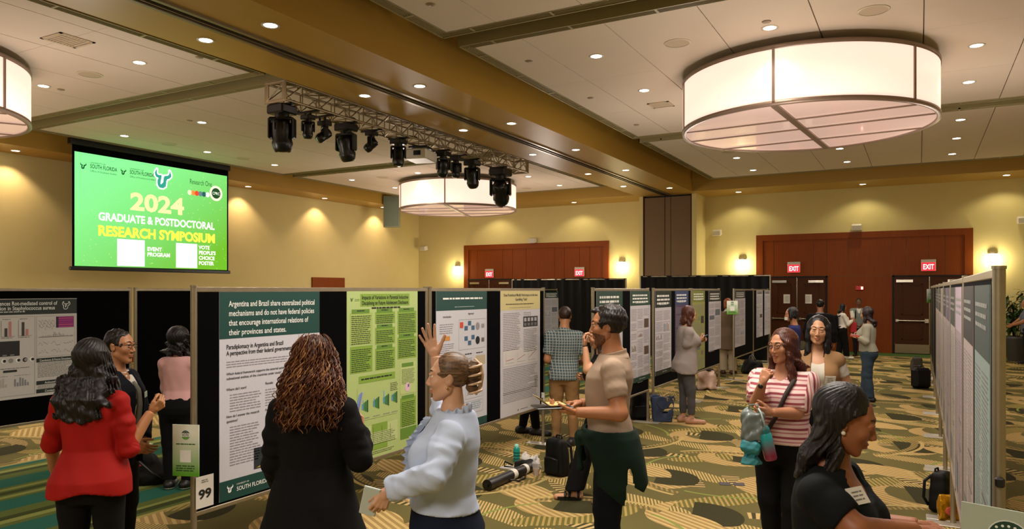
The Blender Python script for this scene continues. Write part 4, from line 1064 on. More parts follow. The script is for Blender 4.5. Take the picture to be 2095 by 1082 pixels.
def surf(f, lo, hi, h):
    """narrow-band surface nets"""
    lo = np.asarray(lo, np.float32); hi = np.asarray(hi, np.float32); B = 4
    nb = np.maximum(1, np.ceil((hi - lo) / (h * B)).astype(int)); n = nb * B + 1
    g = np.stack(np.meshgrid(*[np.arange(k) for k in nb], indexing='ij'), -1).reshape(-1, 3)
    c = lo + (g * B + B / 2) * h
    keep = np.abs(f(c.astype(np.float32))) < h * B * .87 * 1.35 + .012
    mask = np.zeros(n, bool)
    for gx, gy, gz in g[keep] * B: mask[gx:gx + B + 1, gy:gy + B + 1, gz:gz + B + 1] = True
    idx = np.argwhere(mask); F = np.ones(n, np.float32)
    if len(idx) == 0: return np.zeros((0, 3)), np.zeros((0, 4), int)
    F[mask] = f((lo + idx * h).astype(np.float32))
    ins = F < 0; S = tuple(k - 1 for k in n)
    cs = [(i, j, k) for i in (0, 1) for j in (0, 1) for k in (0, 1)]
    sl = lambda A, c: A[c[0]:c[0] + S[0], c[1]:c[1] + S[1], c[2]:c[2] + S[2]]
    cnt = sum(sl(ins, c).astype(np.int8) for c in cs); ok = np.ones(S, bool)
    for c in cs: ok &= sl(mask, c)
    act = ok & (cnt > 0) & (cnt < 8); A = np.argwhere(act)
    ids = -np.ones(S, np.int64); ids[act] = np.arange(len(A))
    V = [F[A[:, 0] + c[0], A[:, 1] + c[1], A[:, 2] + c[2]] for c in cs]
    acc = np.zeros((len(A), 3)); num = np.zeros(len(A))
    for i in range(8):
        for j in range(i + 1, 8):
            d = np.abs(np.subtract(cs[i], cs[j]))
            if d.sum() != 1: continue
            x = (V[i] < 0) != (V[j] < 0); t = np.where(x, V[i] / np.where(x, V[i] - V[j], 1), 0)
            p = np.asarray(cs[i]) + t[:, None] * (np.asarray(cs[j]) - np.asarray(cs[i]))
            acc += p * x[:, None]; num += x
    verts = lo + (A + acc / np.maximum(num, 1)[:, None]) * h
    Q = []
    for ax in range(3):
        u, v = [(1, 2), (2, 0), (0, 1)][ax]
        a = np.moveaxis(ins, (ax, u, v), (0, 1, 2)); I = np.moveaxis(ids, (ax, u, v), (0, 1, 2))
        e = (a[:-1, 1:-1, 1:-1] != a[1:, 1:-1, 1:-1]); s = a[:-1, 1:-1, 1:-1][e]
        q = np.stack([I[:, :-1, :-1][e], I[:, 1:, :-1][e], I[:, 1:, 1:][e], I[:, :-1, 1:][e]], 1)
        q = np.where(s[:, None], q, q[:, ::-1]); Q.append(q[(q >= 0).all(1)])
    return verts, np.concatenate(Q)
class Skin:
    """meshes from fields, gathered in one object"""
    def __init__(s): s.v, s.f, s.m, s.n = [], [], [], 0
    def add(s, vf, mi=0):
        v, f = vf
        if len(f) == 0: return s
        s.v.append(v); s.f.append(f + s.n); s.n += len(v)
        s.m.append(np.full(len(f), mi, np.int32) if np.isscalar(mi) else mi); return s
    def build(s, name, mats, parent):
        v = np.concatenate(s.v).astype(np.float32); f = np.concatenate(s.f).astype(np.int32); mi = np.concatenate(s.m)
        me = bpy.data.meshes.new(name); me.vertices.add(len(v)); me.vertices.foreach_set('co', v.ravel())
        me.loops.add(f.size); me.loops.foreach_set('vertex_index', f.ravel())
        me.polygons.add(len(f)); me.polygons.foreach_set('loop_start', np.arange(0, f.size, 4, dtype=np.int32))
        for m in mats: me.materials.append(m)
        me.polygons.foreach_set('material_index', mi); me.polygons.foreach_set('use_smooth', np.ones(len(f), bool))
        me.update(calc_edges=True); me.validate()
        o = bpy.data.objects.new(name, me); COL.objects.link(o); o.parent = parent; return o
# ---- materials for people
def skin_mat(name, c):
    if name in MATS: return MATS[name]
    m = bpy.data.materials.new(name); MATS[name] = m; g = NT(m); v = g.coord()[0]; c = lin(c)
    n = g.noise(14, 4, v)
    g.base(g.mix(n, tuple(k * .88 for k in c), (min(1, c[0] * 1.1), c[1] * 1.06, c[2] * 1.04))); b = g.b
    b.inputs['Roughness'].default_value = .48; b.inputs['Specular IOR Level'].default_value = .4
    b.inputs['Subsurface Weight'].default_value = .08; b.inputs['Subsurface Radius'].default_value = (.012, .005, .003); b.inputs['Subsurface Scale'].default_value = .5
    g.bump(g.noise(260, 2, v), .05, .002); return m
def hair_mat(name, a, b, rough=.46, sc=(60, 60, 5), bump=.3):
    if name in MATS: return MATS[name]
    m = bpy.data.materials.new(name); MATS[name] = m; g = NT(m); v = g.coord()[0]
    mp = g.n('ShaderNodeMapping'); mp.inputs['Scale'].default_value = sc; g.t.links.new(v, mp.inputs[0])
    n = g.noise(2.2, 4, mp.outputs[0], .6); n2 = g.m_('MULTIPLY_ADD', n, 3.0, -1.0, clamp=True)
    g.base(g.mix(n2, a, b)); g.b.inputs['Roughness'].default_value = rough; g.b.inputs['Specular IOR Level'].default_value = .35
    g.bump(n, bump, .004); return m
def cloth(name, c, rough=.85, bscale=350, bump=.15, sheen=0.0, var=.1):
    return mat(name, c, rough, spec=.2, var=var, vscale=6, bump=bump, bscale=bscale, sheen=sheen)
def check_cloth(name, base, line, s=.042):
    if name in MATS: return MATS[name]
    m = bpy.data.materials.new(name); MATS[name] = m; g = NT(m); v, x, y, z = g.coord()
    def ln(a, w): return g.lt(g.m_('ABSOLUTE', g.sub(g.m_('FRACT', g.mul(a, 1 / s)), .5)), w)
    h = g.add(x, g.mul(y, .6))
    k = g.m_('MINIMUM', g.add(ln(h, .075), ln(z, .075)), 1.0)
    wide = g.m_('MINIMUM', g.add(ln(g.add(h, .021), .16), ln(g.add(z, .021), .16)), 1.0)
    g.base(g.mix(k, g.mix(g.mul(wide, .28), base, '#7f9aa0'), line)); g.b.inputs['Roughness'].default_value = .85; return m
def stripe_cloth(name, base, line, line2):
    """stripes across the body, along the sleeves"""
    if name in MATS: return MATS[name]
    m = bpy.data.materials.new(name); MATS[name] = m; g = NT(m); v, x, y, z = g.coord()
    def ln(a, s, o, w): return g.lt(g.m_('ABSOLUTE', g.sub(g.m_('FRACT', g.add(g.mul(a, 1 / s), o)), .5)), w)
    slv = g.gt(g.m_('ABSOLUTE', x), .185)
    a = g.add(g.mul(z, g.sub(1.0, slv)), g.mul(g.add(g.mul(x, 1.0), g.mul(y, .75)), g.mul(slv, .8)))
    c = g.mix(ln(a, .062, 0, .13), base, line); c = g.mix(ln(a, .062, .45, .07), c, line2)
    g.base(c); g.b.inputs['Roughness'].default_value = .85; g.bump(g.noise(300, 2, v), .15, .003); return m
def denim(name, c):
    return mat(name, c, .85, spec=.15, var=.22, vscale=9, bump=.2, bscale=500)
M_EYEW = mat('eye_white', '#d9d2ca', .2); M_IRIS = mat('eye_iris', '#2a1a10', .15); M_BRACE = mat('dark_band', '#101012', .5)
M_LIP = {}
MALE = [(-.09, .060, .05, -.005), (-.05, .088, .066, -.010), (-.01, .096, .072, -.010), (.04, .090, .066, -.003), (.09, .084, .061, .005), (.16, .091, .068, .006), (.22, .099, .070, .0), (.25, .094, .060, -.006), (.275, .066, .050, -.012), (.30, .046, .042, -.014), (.33, .033, .035, -.010)]
FEM = [(-.09, .066, .056, -.008), (-.05, .098, .072, -.014), (-.01, .104, .076, -.014), (.04, .092, .066, -.004), (.09, .076, .057, .004), (.16, .080, .062, .004), (.22, .084, .062, .0), (.25, .078, .054, -.006), (.275, .054, .046, -.012), (.30, .038, .038, -.014), (.33, .029, .031, -.010)]
def Rx(a): c, s = math.cos(a), math.sin(a); return np.array([[1, 0, 0], [0, c, -s], [0, s, c]], np.float32)
def Ry(a): c, s = math.cos(a), math.sin(a); return np.array([[c, 0, s], [0, 1, 0], [-s, 0, c]], np.float32)
def Rz(a): c, s = math.cos(a), math.sin(a); return np.array([[c, -s, 0], [s, c, 0], [0, 0, 1]], np.float32)
class Person:
    def __init__(s, label, px, zf, H, phi, sex='f', skin='#b98763', wide=1.0, deep=1.0, lean=0.0, side=0.0, head=(0, 0, 0), stance=.055, toe=.25, feet=None, bust=None, detail=None, name='person', group=None, category='person', lid=0):
        s.H, s.sex, s.zf = H, sex, zf
        o = at(px, HOR, zf); s.o = Vector((o.x, o.y, 0))
        s.psi = YAW - math.atan((px - CX) / FOC) - math.radians(phi)
        s.root = thing(name, label, category, s.o, s.psi, group)
        s.lod = detail if detail is not None else (0 if zf < 4.6 else 1 if zf < 8.5 else 2)
        s.hb, s.hh, s.hd, s.hg, s.hr = [(.011, .0045, .0036, .0085, .0048), (.013, .0052, .0045, .010, .006), (.02, .010, .009, .017, .012)][s.lod]
        s.skin = skin_mat('skin_' + skin.strip('#'), skin); s.sc = skin
        h = H; s.bust = (.0 if sex == 'm' else .040) if bust is None else bust
        s.M = Rx(-lean) @ Ry(side)                                  # torso frame, leaning forward by lean
        s.pel = vec(0, 0, .53 * h)
        T = MALE if sex == 'm' else FEM
        s.tab = [(z * h, a * h * wide, b * h * deep, c * h) for z, a, b, c in T]
        s.wide, s.deep = wide, deep
        sx = (.101 if sex == 'm' else .085) * h * (1 + (wide - 1) * .6)
        s.sh = {k: s.tp(sg * sx, -.010 * h, .254 * h) for k, sg in (('R', 1), ('L', -1))}
        s.neck0 = s.tp(0, -.014 * h, .285 * h)
        s.hs = h / 1.75 * (1.0 if sex == 'm' else .985)
        s.hc = s.tp(0, .012 * h, .401 * h); s.hc = s.hc + vec(0, .02 * max(0, math.sin(head[1])), -.015 * abs(math.sin(head[1])))
        yaw, pit, rol = head
        s.Rh = Rz(yaw) @ Rx(-pit) @ Ry(rol)
        s.arm = {}; s.lid = lid
        for k, sg in (('R', 1), ('L', -1)):
            e = s.sh[k] + vec(sg * .045 * h, -.02 * h, -.168 * h); w = e + vec(sg * .0 * h, .045 * h, -.135 * h)
            s.arm[k] = [e, w, unit(w - e) * .7 + vec(0, .1, -.6), vec(-sg, 0, 0), dict(curl=.35)]
        s.leg = {}
        for k, sg in (('R', 1), ('L', -1)):
            hip = s.pel + vec(sg * .050 * h * wide, -.01 * h, -.025 * h)
            ft = vec(sg * stance * h, 0, .045 * h) if feet is None or k not in feet else vec(feet[k][0], feet[k][1], .045 * h)
            kn = (hip + ft) / 2 + vec(sg * .004 * h, .012 * h, .01 * h)
            a = (toe if feet is None or k not in feet or len(feet[k]) < 3 else feet[k][2])
            s.leg[k] = (hip, kn, ft, vec(sg * math.sin(a), math.cos(a), 0))
    def tp(s, x, y, z): return s.pel + s.M @ vec(x, y, z)
    def W(s, px, py, dz=0.0):
        """picture column and row at a depth near the person, as a point of the person's own frame"""
        p = at(px, py, s.zf + dz) - s.o; p.rotate(Matrix.Rotation(-s.psi, 3, 'Z')); return vec(*p)
    def D(s, r, u, f):
        """direction given as right, up, forward of the camera"""
        p = RT * r + FW * f + Vector((0, 0, u)); p.rotate(Matrix.Rotation(-s.psi, 3, 'Z')); return unit(vec(*p))
    def set_arm(s, k, wrist=None, elbow=None, pole=None, hand=None, palm=None, **grip):
        """wrist (and elbow) as points; without elbow it is found from the arm's lengths and a pole direction"""
        h = s.H; S = s.sh[k]; L1, L2 = .172 * h, .146 * h
        if elbow is not None and wrist is not None:
            E = S + unit(elbow - S) * L1 if np.linalg.norm(elbow - S) > L1 * 1.12 else elbow
            Wp = E + unit(wrist - E) * min(np.linalg.norm(wrist - E), L2 * 1.1)
        else:
            d = wrist - S; L = min(float(np.linalg.norm(d)), (L1 + L2) * .995); u = unit(d); x = (L1 * L1 - L2 * L2 + L * L) / (2 * L)
            y = math.sqrt(max(0, L1 * L1 - x * x)); p = np.asarray(pole if pole is not None else vec((1 if k == 'R' else -1) * .5, -.5, -1), np.float32); p = unit(p - u * float(p @ u))
            E = S + u * x + p * y; Wp = S + u * L
        s.arm[k] = [E, Wp, hand if hand is not None else unit(Wp - E), palm if palm is not None else vec(-(1 if k == 'R' else -1), 0, 0), grip or dict(curl=.3)]
        return s
    # ---------- fields
    def f_torso(s, P, grow=0.0, bust=True, k=.03):
        d = loft(P, s.pel, s.M, s.tab, grow); h = s.H
        for sg in ('R', 'L'):
            d = smin(d, rcone(P, s.tp((.025 if sg == 'R' else -.025) * h, -.012 * h, .274 * h), s.sh[sg], .026 * h + grow, .030 * h + grow), k)
        if s.bust and bust:
            for x in (-1, 1): d = smin(d, ell(P, s.tp(x * .042 * h * s.wide, (.048 + .03 * (s.deep - 1)) * h, .185 * h), ((s.bust + .004) * h + grow, s.bust * h * .95 + grow, s.bust * h + grow)), .035)
        return d
    def f_arm(s, P, k, grow=0.0, upto=2.0, loose=0.0):
        h = s.H; E, Wp = s.arm[k][:2]; S = s.sh[k]; m = 1.0 if s.sex == 'm' else .88; m *= 1 + (s.wide - 1) * .7
        t = min(1, upto); e = S + (E - S) * t
        d = rcone(P, S, e, .034 * h * m + grow, (.034 - .008 * t) * h * m + grow)
        if s.lod < 2 and upto >= .6: d = smin(d, ell(P, S + (E - S) * .45, (.030 * h * m + grow,) * 3), .03)
        if upto <= 1: return np.maximum(d, (P - e) @ unit(E - S))
        t2 = upto - 1; w = E + (Wp - E) * t2
        r = lambda q: (.0275 - .0105 * q) * h * m
        d2 = rcone(P, E, w, r(0) + grow + loose * .3, r(t2) + grow + loose)
        d2 = np.maximum(d2, (P - w) @ unit(Wp - E))
        return smin(d, d2, .02)
    def f_neck(s, P, grow=0.0):
        r = (.0335 if s.sex == 'm' else .0285) * s.H
        return rcone(P, s.neck0, s.hc + s.Rh @ vec(0, -.018, -.045) * s.hs, r * 1.12 + grow, r * .98 + grow)
    def f_leg(s, P, k, grow=0.0, upto=1.0, flare=0.0):
        h = s.H; hip, kn, ft, _ = s.leg[k]; w = 1 + (s.wide - 1) * .6
        d = rcone(P, hip, kn, .056 * h * w + grow, .036 * h * w + grow + flare * .3)
        e = kn + (ft - kn) * upto; cal = kn + (ft - kn) * .35 + vec(0, -.008 * h, 0)
        d2 = rcone(P, kn, e, .034 * h * w + grow + flare * .3, .023 * h + grow + flare)
        if grow < .012: d2 = smin(d2, ell(P, cal, (.033 * h + grow, .035 * h + grow, .075 * h)), .03)
        return smin(d, d2, .03)
    def f_foot(s, P, k, grow=0.0):
        hip, kn, ft, dr = s.leg[k]; h = s.H
        q = P.copy(); q[:, 2] *= 1.12
        a = ft * vec(1, 1, 0) - dr * .028 * h; b = ft * vec(1, 1, 0) + dr * .098 * h
        d = rcone(q, a + vec(0, 0, .026 * h), b + vec(0, 0, .016 * h), .026 * h + grow, .024 * h + grow)
        return smin(d, rcone(P, a + vec(0, 0, .03 * h), ft + vec(0, 0, .01 * h), .024 * h + grow, .022 * h + grow), .02)
    def f_head(s, P):
        q = (P - s.hc) @ s.Rh / s.hs; m = s.sex == 'm'
        d = ell(q, (0, -.012, .030), (.074, .094, .089))
        d = smin(d, ell(q, (0, .028, -.028), (.060, .060, .080)), .03)
        ax = np.stack([np.abs(q[:, 0]), q[:, 1], q[:, 2]], 1)
        d = smin(d, rcone(ax, (.052, .0, -.058), (.012, .062, -.100 - (.004 if m else 0)), .020, .019 if m else .016), .028)
        d = smin(d, ell(ax, (.040, .062, -.022), (.022, .018, .020)), .025)              # cheekbone
        d = smin(d, rcone(ax, (.004, .080, .036), (.045, .062, .033), .010, .009), .015)   # brow
        d = smax(d, -ell(ax, (.031, .102, .012), (.019, .020, .012)), .014)               # eye socket
        d = smin(d, rcone(q, (0, .083, .018), (0, .1035, -.028), .0072, .0100), .010)       # nose
        d = smin(d, ell(ax, (.011, .095, -.034), (.008, .010, .007)), .006)
        d = smin(d, ell(q, (0, .0845, -.058), (.023, .0105, .006)), .006)
        d = smin(d, ell(q, (0, .0835, -.0705), (.019, .011, .007)), .006)
        d = smax(d, -ell(q, (0, .0965, -.0645), (.022, .006, .0014)), .003)
        d = smin(d, ell(ax, (.031, .083, .021), (.017, .012, .006)), .005)                # lids
        d = smin(d, ell(ax, (.031, .082, .003), (.015, .011, .004)), .005)
        if s.lid: d = smin(d, ell(ax, (.031, .0775, .012), (.0175, .0135, .0105)), .004)
        e = ell(ax, (.077, -.012, -.004), (.009, .020, .031), Rx(.22) @ Rz(-.35)); e = smax(e, -ell(ax, (.088, -.006, .0), (.008, .012, .019)), .006)
        d = smin(d, e, .008)
        return d * s.hs
    def box(s, pts, pad): pts = np.array(pts); return pts.min(0) - pad, pts.max(0) + pad
    # ---------- meshes
    def body(s, legs=True, face=True, hands=True, bare_feet=False):
        h = s.H; pts = [s.pel, s.hc, s.tp(0, 0, -.1 * h)] + [p for k in 'RL' for p in s.arm[k][:2] + [s.sh[k]]] + [p for k in 'RL' for p in s.leg[k][:3]]
        def f(P):
            d = s.f_torso(P, -.008); d = smin(d, s.f_neck(P), .014)
            for k in 'RL': d = smin(d, s.f_arm(P, k), .02)
            if legs:
                for k in 'RL': d = smin(d, s.f_leg(P, k, -.007), .012)
                if bare_feet:
                    for k in 'RL': d = smin(d, s.f_foot(P, k, -.006), .015)
            return np.maximum(d, -P[:, 2] + .003)
        sk = Skin(); lo, hi = s.box(pts, .19); lo[2] = max(lo[2], -.02) if legs else lo[2]
        sk.add(surf(f, lo, hi, s.hb))
        v, q = surf(s.f_head, s.hc - .165 * s.hs, s.hc + .165 * s.hs, s.hh)
        c = (v[q].mean(1) - s.hc) @ s.Rh / s.hs
        lip = (np.abs(c[:, 0]) < .023) & (c[:, 1] > .076) & (c[:, 2] < -.0535) & (c[:, 2] > -.0775) & ((np.abs(c[:, 0]) / .023) ** 2 + ((c[:, 2] + .0655) / .0125) ** 2 < 1)
        sk.add((v, q), lip.astype(np.int32))
        if hands:
            for k in 'RL': sk.add(s.hand(k))
        base = lin(s.sc); lm = mat('lips_' + s.sc.strip('#') + s.sex, tuple(b * m for b, m in zip(base, (.80, .52, .52) if s.sex == 'f' else (.85, .68, .66))), .4)
        s.bodyo = sk.build('body', [s.skin, lm], s.root)
        if face and s.lod < 2: s.eyes()
        elif face: s.eyes(far=True)
        return s
    def hand(s, k):
        """palm, four fingers of different length and a thumb from the side of the palm"""
        E, Wp, dr, pn, g = s.arm[k]; u = s.H / 1.75 * (1.0 if s.sex == 'm' else .93)
        y = unit(dr); z = np.asarray(pn, np.float32); z = unit(z - y * float(z @ y)); x = np.cross(y, z)      # z = out of the palm
        if k == 'L': x = -x                                      # x = towards the thumb
        # right hand: palm facing z, fingers along y -> thumb lies along +(y x z)
        X = np.stack([x, y, z], 1)
        curl, spread, tout, tcurl = g.get('curl', .3), g.get('spread', .06), g.get('thumb', .7), g.get('tcurl', .25)
        cs = curl if hasattr(curl, '__len__') else [curl * .95, curl, curl * 1.06, curl * 1.12]
        segs = []
        L = [(.043, .026, .021), (.048, .030, .022), (.045, .027, .021), (.035, .021, .018)]
        kx, ky = [.030, .010, -.011, -.030], [.086, .090, .086, .078]
        for i in range(4):
            p = np.array([kx[i], ky[i], 0.0]); segs.append((np.array([kx[i] * .55, .012, 0]), p, .0135, .0112))
            a = 0.0; sp = (1.5 - i) * spread
            for j in range(3):
                a += cs[i] * (1.15, 1.35, .85)[j]
                dv = np.array([math.sin(sp) * math.cos(a), math.cos(sp) * math.cos(a), math.sin(a)]); q = p + dv * L[i][j]
                r = (.0098, .0088, .0080)[j] * (.88 if i == 3 else 1); segs.append((p, q, r, r * .9)); p = q
        p = np.array([.024, .022, .006]); q = np.array([.024 + .036 * math.sin(tout), .022 + .036 * math.cos(tout), .014]); segs.append((p, q, .0155, .0125))
        for j, l in enumerate((.034, .027)):
            b = tout - tcurl * (j + 1) * .8; dv = np.array([math.sin(b), math.cos(b), .25 + tcurl * .5 * (j + 1)]); dv /= np.linalg.norm(dv); p, q = q, q + dv * l
            segs.append((p, q, .0112 - .001 * j, .0098 - .0012 * j))
        segs.append((np.array([0, -.012, 0]), np.array([.0, .03, 0]), .019, .02))
        T = lambda p: Wp + X @ (np.asarray(p, np.float32) * u)
        G = [(T(a), T(b), r1 * u, r2 * u) for a, b, r1, r2 in segs]
        def f(P):
            q = P; d = None
            for i, (a, b, r1, r2) in enumerate(G):
                e = rcone(q, a, b, r1, r2); palm = i in (0, 4, 8, 12, 16, 19)
                d = e if d is None else smin(d, e, (.010 if palm else .0035) * u)
            return d
        pts = [a for a, *_ in G] + [b for _, b, *_ in G]; lo, hi = s.box(pts, .024)
        s.palm = getattr(s, 'palm', {}); s.palm[k] = (T((0, .055, .02)), X)
        return surf(f, lo, hi, s.hd)
    def HP(s, x, y, z): return s.hc + s.Rh @ vec(x, y, z) * s.hs
    def eyes(s, far=False):
        R = Matrix(s.Rh.tolist())
        for sg in (-1, 1):
            if not far:
                mb = MB(); c = s.HP(sg * .031, .0725, .011); mb.ball(c, .0125 * s.hs, M_EYEW, 14)
                mb.ball(s.HP(sg * .031, .0795, .0108), .0064 * s.hs, M_IRIS, 12); mb.build('eye', s.root)
            mb = MB(); mb.tube([s.HP(sg * .014, .0885, .0335), s.HP(sg * .028, .0855, .0405), s.HP(sg * .046, .0715, .037)], [.0030 * s.hs, .0034 * s.hs, .0020 * s.hs], s.browm if hasattr(s, 'browm') else M_IRIS, 6); mb.build('eyebrow', s.root)
    def glasses(s, m):
        mb = MB(); 
        for sg in (-1, 1):
            pts = [s.HP(sg * (.032 + .0245 * math.cos(t)), .100 - .006 * abs(math.cos(t)), .010 + .018 * math.sin(t)) for t in np.linspace(0, 2 * PI, 19)]
            mb.tube(pts, .0018 * s.hs, m, 5); mb.tube([s.HP(sg * .056, .096, .014), s.HP(sg * .076, .06, .014), s.HP(sg * .080, -.01, .012), s.HP(sg * .078, -.02, .0)], .0018 * s.hs, m, 5)
        mb.tube([s.HP(-.008, .1, .014), s.HP(0, .104, .017), s.HP(.008, .1, .014)], .0018 * s.hs, m, 5)
        mb.build('glasses', s.root); return s
    def garment(s, name, f, pts, mats, pad=.16, h=None, parent=None):
        lo, hi = s.box(pts, pad); sk = Skin(); sk.add(surf(f, lo, hi, h or s.hg)); return sk.build(name, mats, parent or s.root)
    def top(s, m, hem=-.02, sleeve=1.0, fit=.010, sfit=None, loose=0.0, neck='crew', fold=.004, flare=0.0, name='shirt', open_front=None, seed=1, vdepth=.10, bust=True, wave=0.0, crease=0.0):
        """shirt, jumper or coat; hem in heights above the pelvis, sleeve 0..2 along the arm"""
        h = s.H; sfit = fit if sfit is None else sfit
        tab = [r for r in s.tab if r[0] > -.02 * h]
        k_seed = seed * 1.7; lowz = hem * h - .05; b0 = s.tab[2]
        if hem < -.03: tab = [(lowz, b0[1] + flare * abs(hem) * h, b0[2] + flare * abs(hem) * h, b0[3])] + [r for r in s.tab if r[0] >= -.012 * h]
        def f(P):
            q = (P - s.pel) @ s.M
            d = loft(P, s.pel, s.M, tab, fit)
            for sg in ('R', 'L'): d = smin(d, rcone(P, s.tp((.025 if sg == 'R' else -.025) * h, -.012 * h, .274 * h), s.sh[sg], .026 * h + fit, .030 * h + sfit), .03)
            if s.bust and bust:
                for x in (-1, 1): d = smin(d, ell(P, s.tp(x * .042 * h * s.wide, (.048 + .03 * (s.deep - 1)) * h, .185 * h), ((s.bust + .004) * h + fit, s.bust * h * .95 + fit, s.bust * h + fit)), .045)
            if fold: d = d + folds(P, 15, fold, seed) * np.clip(1.2 - q[:, 2] / (.3 * h), .25, 1)
            if open_front:
                w = np.interp(q[:, 2], [hem * h, .1 * h, .28 * h], [open_front[0], open_front[1], open_front[2]])
                d = np.maximum(d, -np.maximum(np.abs(q[:, 0]) - w, -q[:, 1] + .0))
            d = np.maximum(d, hem * h - q[:, 2] + wave * np.sin(q[:, 0] * 16 + 1))
            if sleeve > 0:
                for k in 'RL':
                    e = s.f_arm(P, k, sfit, sleeve, loose)
                    if fold:
                        S, E = s.sh[k], s.arm[k][0]; ax = unit(E - S); t = (P - S) @ ax
                        e = e + np.sin(t * 62 + 2.6 * np.sin(P[:, 0] * 23 + P[:, 1] * 19 + k_seed)) * fold * .22 + folds(P, 26, fold * .7, seed + 3)
                    if crease:
                        S, E = s.sh[k], s.arm[k][0]; ax = unit(E - S); t = (P - S) @ ax; r2 = np.linalg.norm(P - E, axis=1); w2 = folds(P, 16, 1.0, seed + 9)
                        e = e + crease * (np.sin(r2 * 88 + 2.2 * w2) * np.clip(1.25 - r2 / .19, 0, 1) + .5 * np.sin(t * 70 + 2.5 * w2)) * np.clip(.55 + w2, 0, 1)
                    d = smin(d, e, .016)
            nr = s.f_neck(P, .010 if neck != 'high' else .004)
            if neck == 'v': nr = np.minimum(nr, rcone(P, s.tp(0, .05 * h, .30 * h), s.tp(0, .10 * h, (.29 - vdepth) * h), .042 * h, .004))
            if neck == 'scoop': nr = np.minimum(nr, ell(P, s.tp(0, .05 * h, .275 * h), (.048 * h, .065 * h, .040 * h)))
            d = smax(d, q[:, 2] - (.302 if neck != 'high' else .312) * h - .004 * np.sin(q[:, 0] * 9), .008)
            return smax(d, -nr, .004)
        s.last = f
        pts = [s.tp(0, 0, hem * h), s.neck0] + [s.sh[k] for k in 'RL'] + [s.arm[k][0] for k in 'RL'] + ([s.arm[k][1] for k in 'RL'] if sleeve > 1 else [])
        return s.garment(name, f, pts, m if isinstance(m, list) else [m], .20 * (1.0 + max(0, s.wide - 1)) + flare * .25 + .03)
    def collar(s, m, hgt=.035, grow=.012, spread=.012, name='collar', ruffle=0.0):
        h = s.H; n1 = s.hc + s.Rh @ vec(0, -.018, -.045) * s.hs; ax = unit(n1 - s.neck0)
        def f(P):
            t = (P - s.neck0) @ ax; r = (.0335 if s.sex == 'm' else .0285) * h * 1.1 + grow
            q = (P - s.neck0) - t[:, None] * ax; rad = np.linalg.norm(q, axis=1); th = np.arctan2(q[:, 0], q[:, 1])
            rr = r + spread * np.clip((hgt * .55 - t) / (hgt * .55), 0, 1) * 1.4 + ruffle * np.sin(th * 14) * np.clip(t / hgt, 0, 1)
            d = np.abs(rad - rr) - (.0065 if s.lod < 2 else .008)
            return np.maximum(np.maximum(d, -t - .014), t - hgt - .15 * q @ vec(0, -1, 0) * .6 + ruffle * .8 * np.sin(th * 11))
        return s.garment(name, f, [s.neck0, n1], [m], .10, .0045 if s.lod < 2 else .008)
    def trousers(s, m, fit=.012, upto=.97, flare=0.0, waist=.05, fold=.004, name='trousers', seed=5):
        h = s.H
        def f(P):
            q = (P - s.pel) @ s.M
            d = loft(P, s.pel, s.M, s.tab[:6], fit); d = np.maximum(d, q[:, 2] - waist * h)
            lg = None
            for k in 'RL':
                e = s.f_leg(P, k, fit, 1.0, flare); hip, kn, ft, _ = s.leg[k]; e = np.maximum(e, ft[2] + (1 - upto) * (kn[2] - ft[2]) - P[:, 2])
                if fold: e = e + np.sin(P[:, 2] * 60 + 3 * np.sin(P[:, 0] * 20 + P[:, 1] * 14)) * fold * .45 * np.clip(1 - np.abs(P[:, 2] - kn[2]) / .25, .1, 1) + folds(P, 14, fold * .6, seed)
                lg = e if lg is None else smin(lg, e, .012)
            return smax(smin(d, lg, .03), q[:, 2] - waist * h - .002, .004)
        return s.garment(name, f, [s.tp(0, 0, waist * h)] + [p for k in 'RL' for p in s.leg[k][:3]], [m], .21 + flare, s.hg * 1.15)
    def shoes(s, m, sole=None, grow=.004, name='shoe', high=.0):
        for k in 'RL':
            hip, kn, ft, dr = s.leg[k]; h = s.H
            def f(P):
                d = s.f_foot(P, k, grow)
                return np.maximum(np.maximum(d, .004 - P[:, 2]), P[:, 2] - .062 * h - high)
            a = ft - dr * .05 * h; b = ft + dr * .13 * h
            lo, hi = s.box([a * vec(1, 1, 0), b * vec(1, 1, 0), a * vec(1, 1, 0) + vec(0, 0, .07)], .055); v, q = surf(f, lo, hi, min(s.hg, .009))
            mi = (v[q].mean(1)[:, 2] < .018).astype(np.int32)
            sk = Skin(); sk.add((v, q), mi); sk.build(name, [m, sole or m], s.root)
        return s
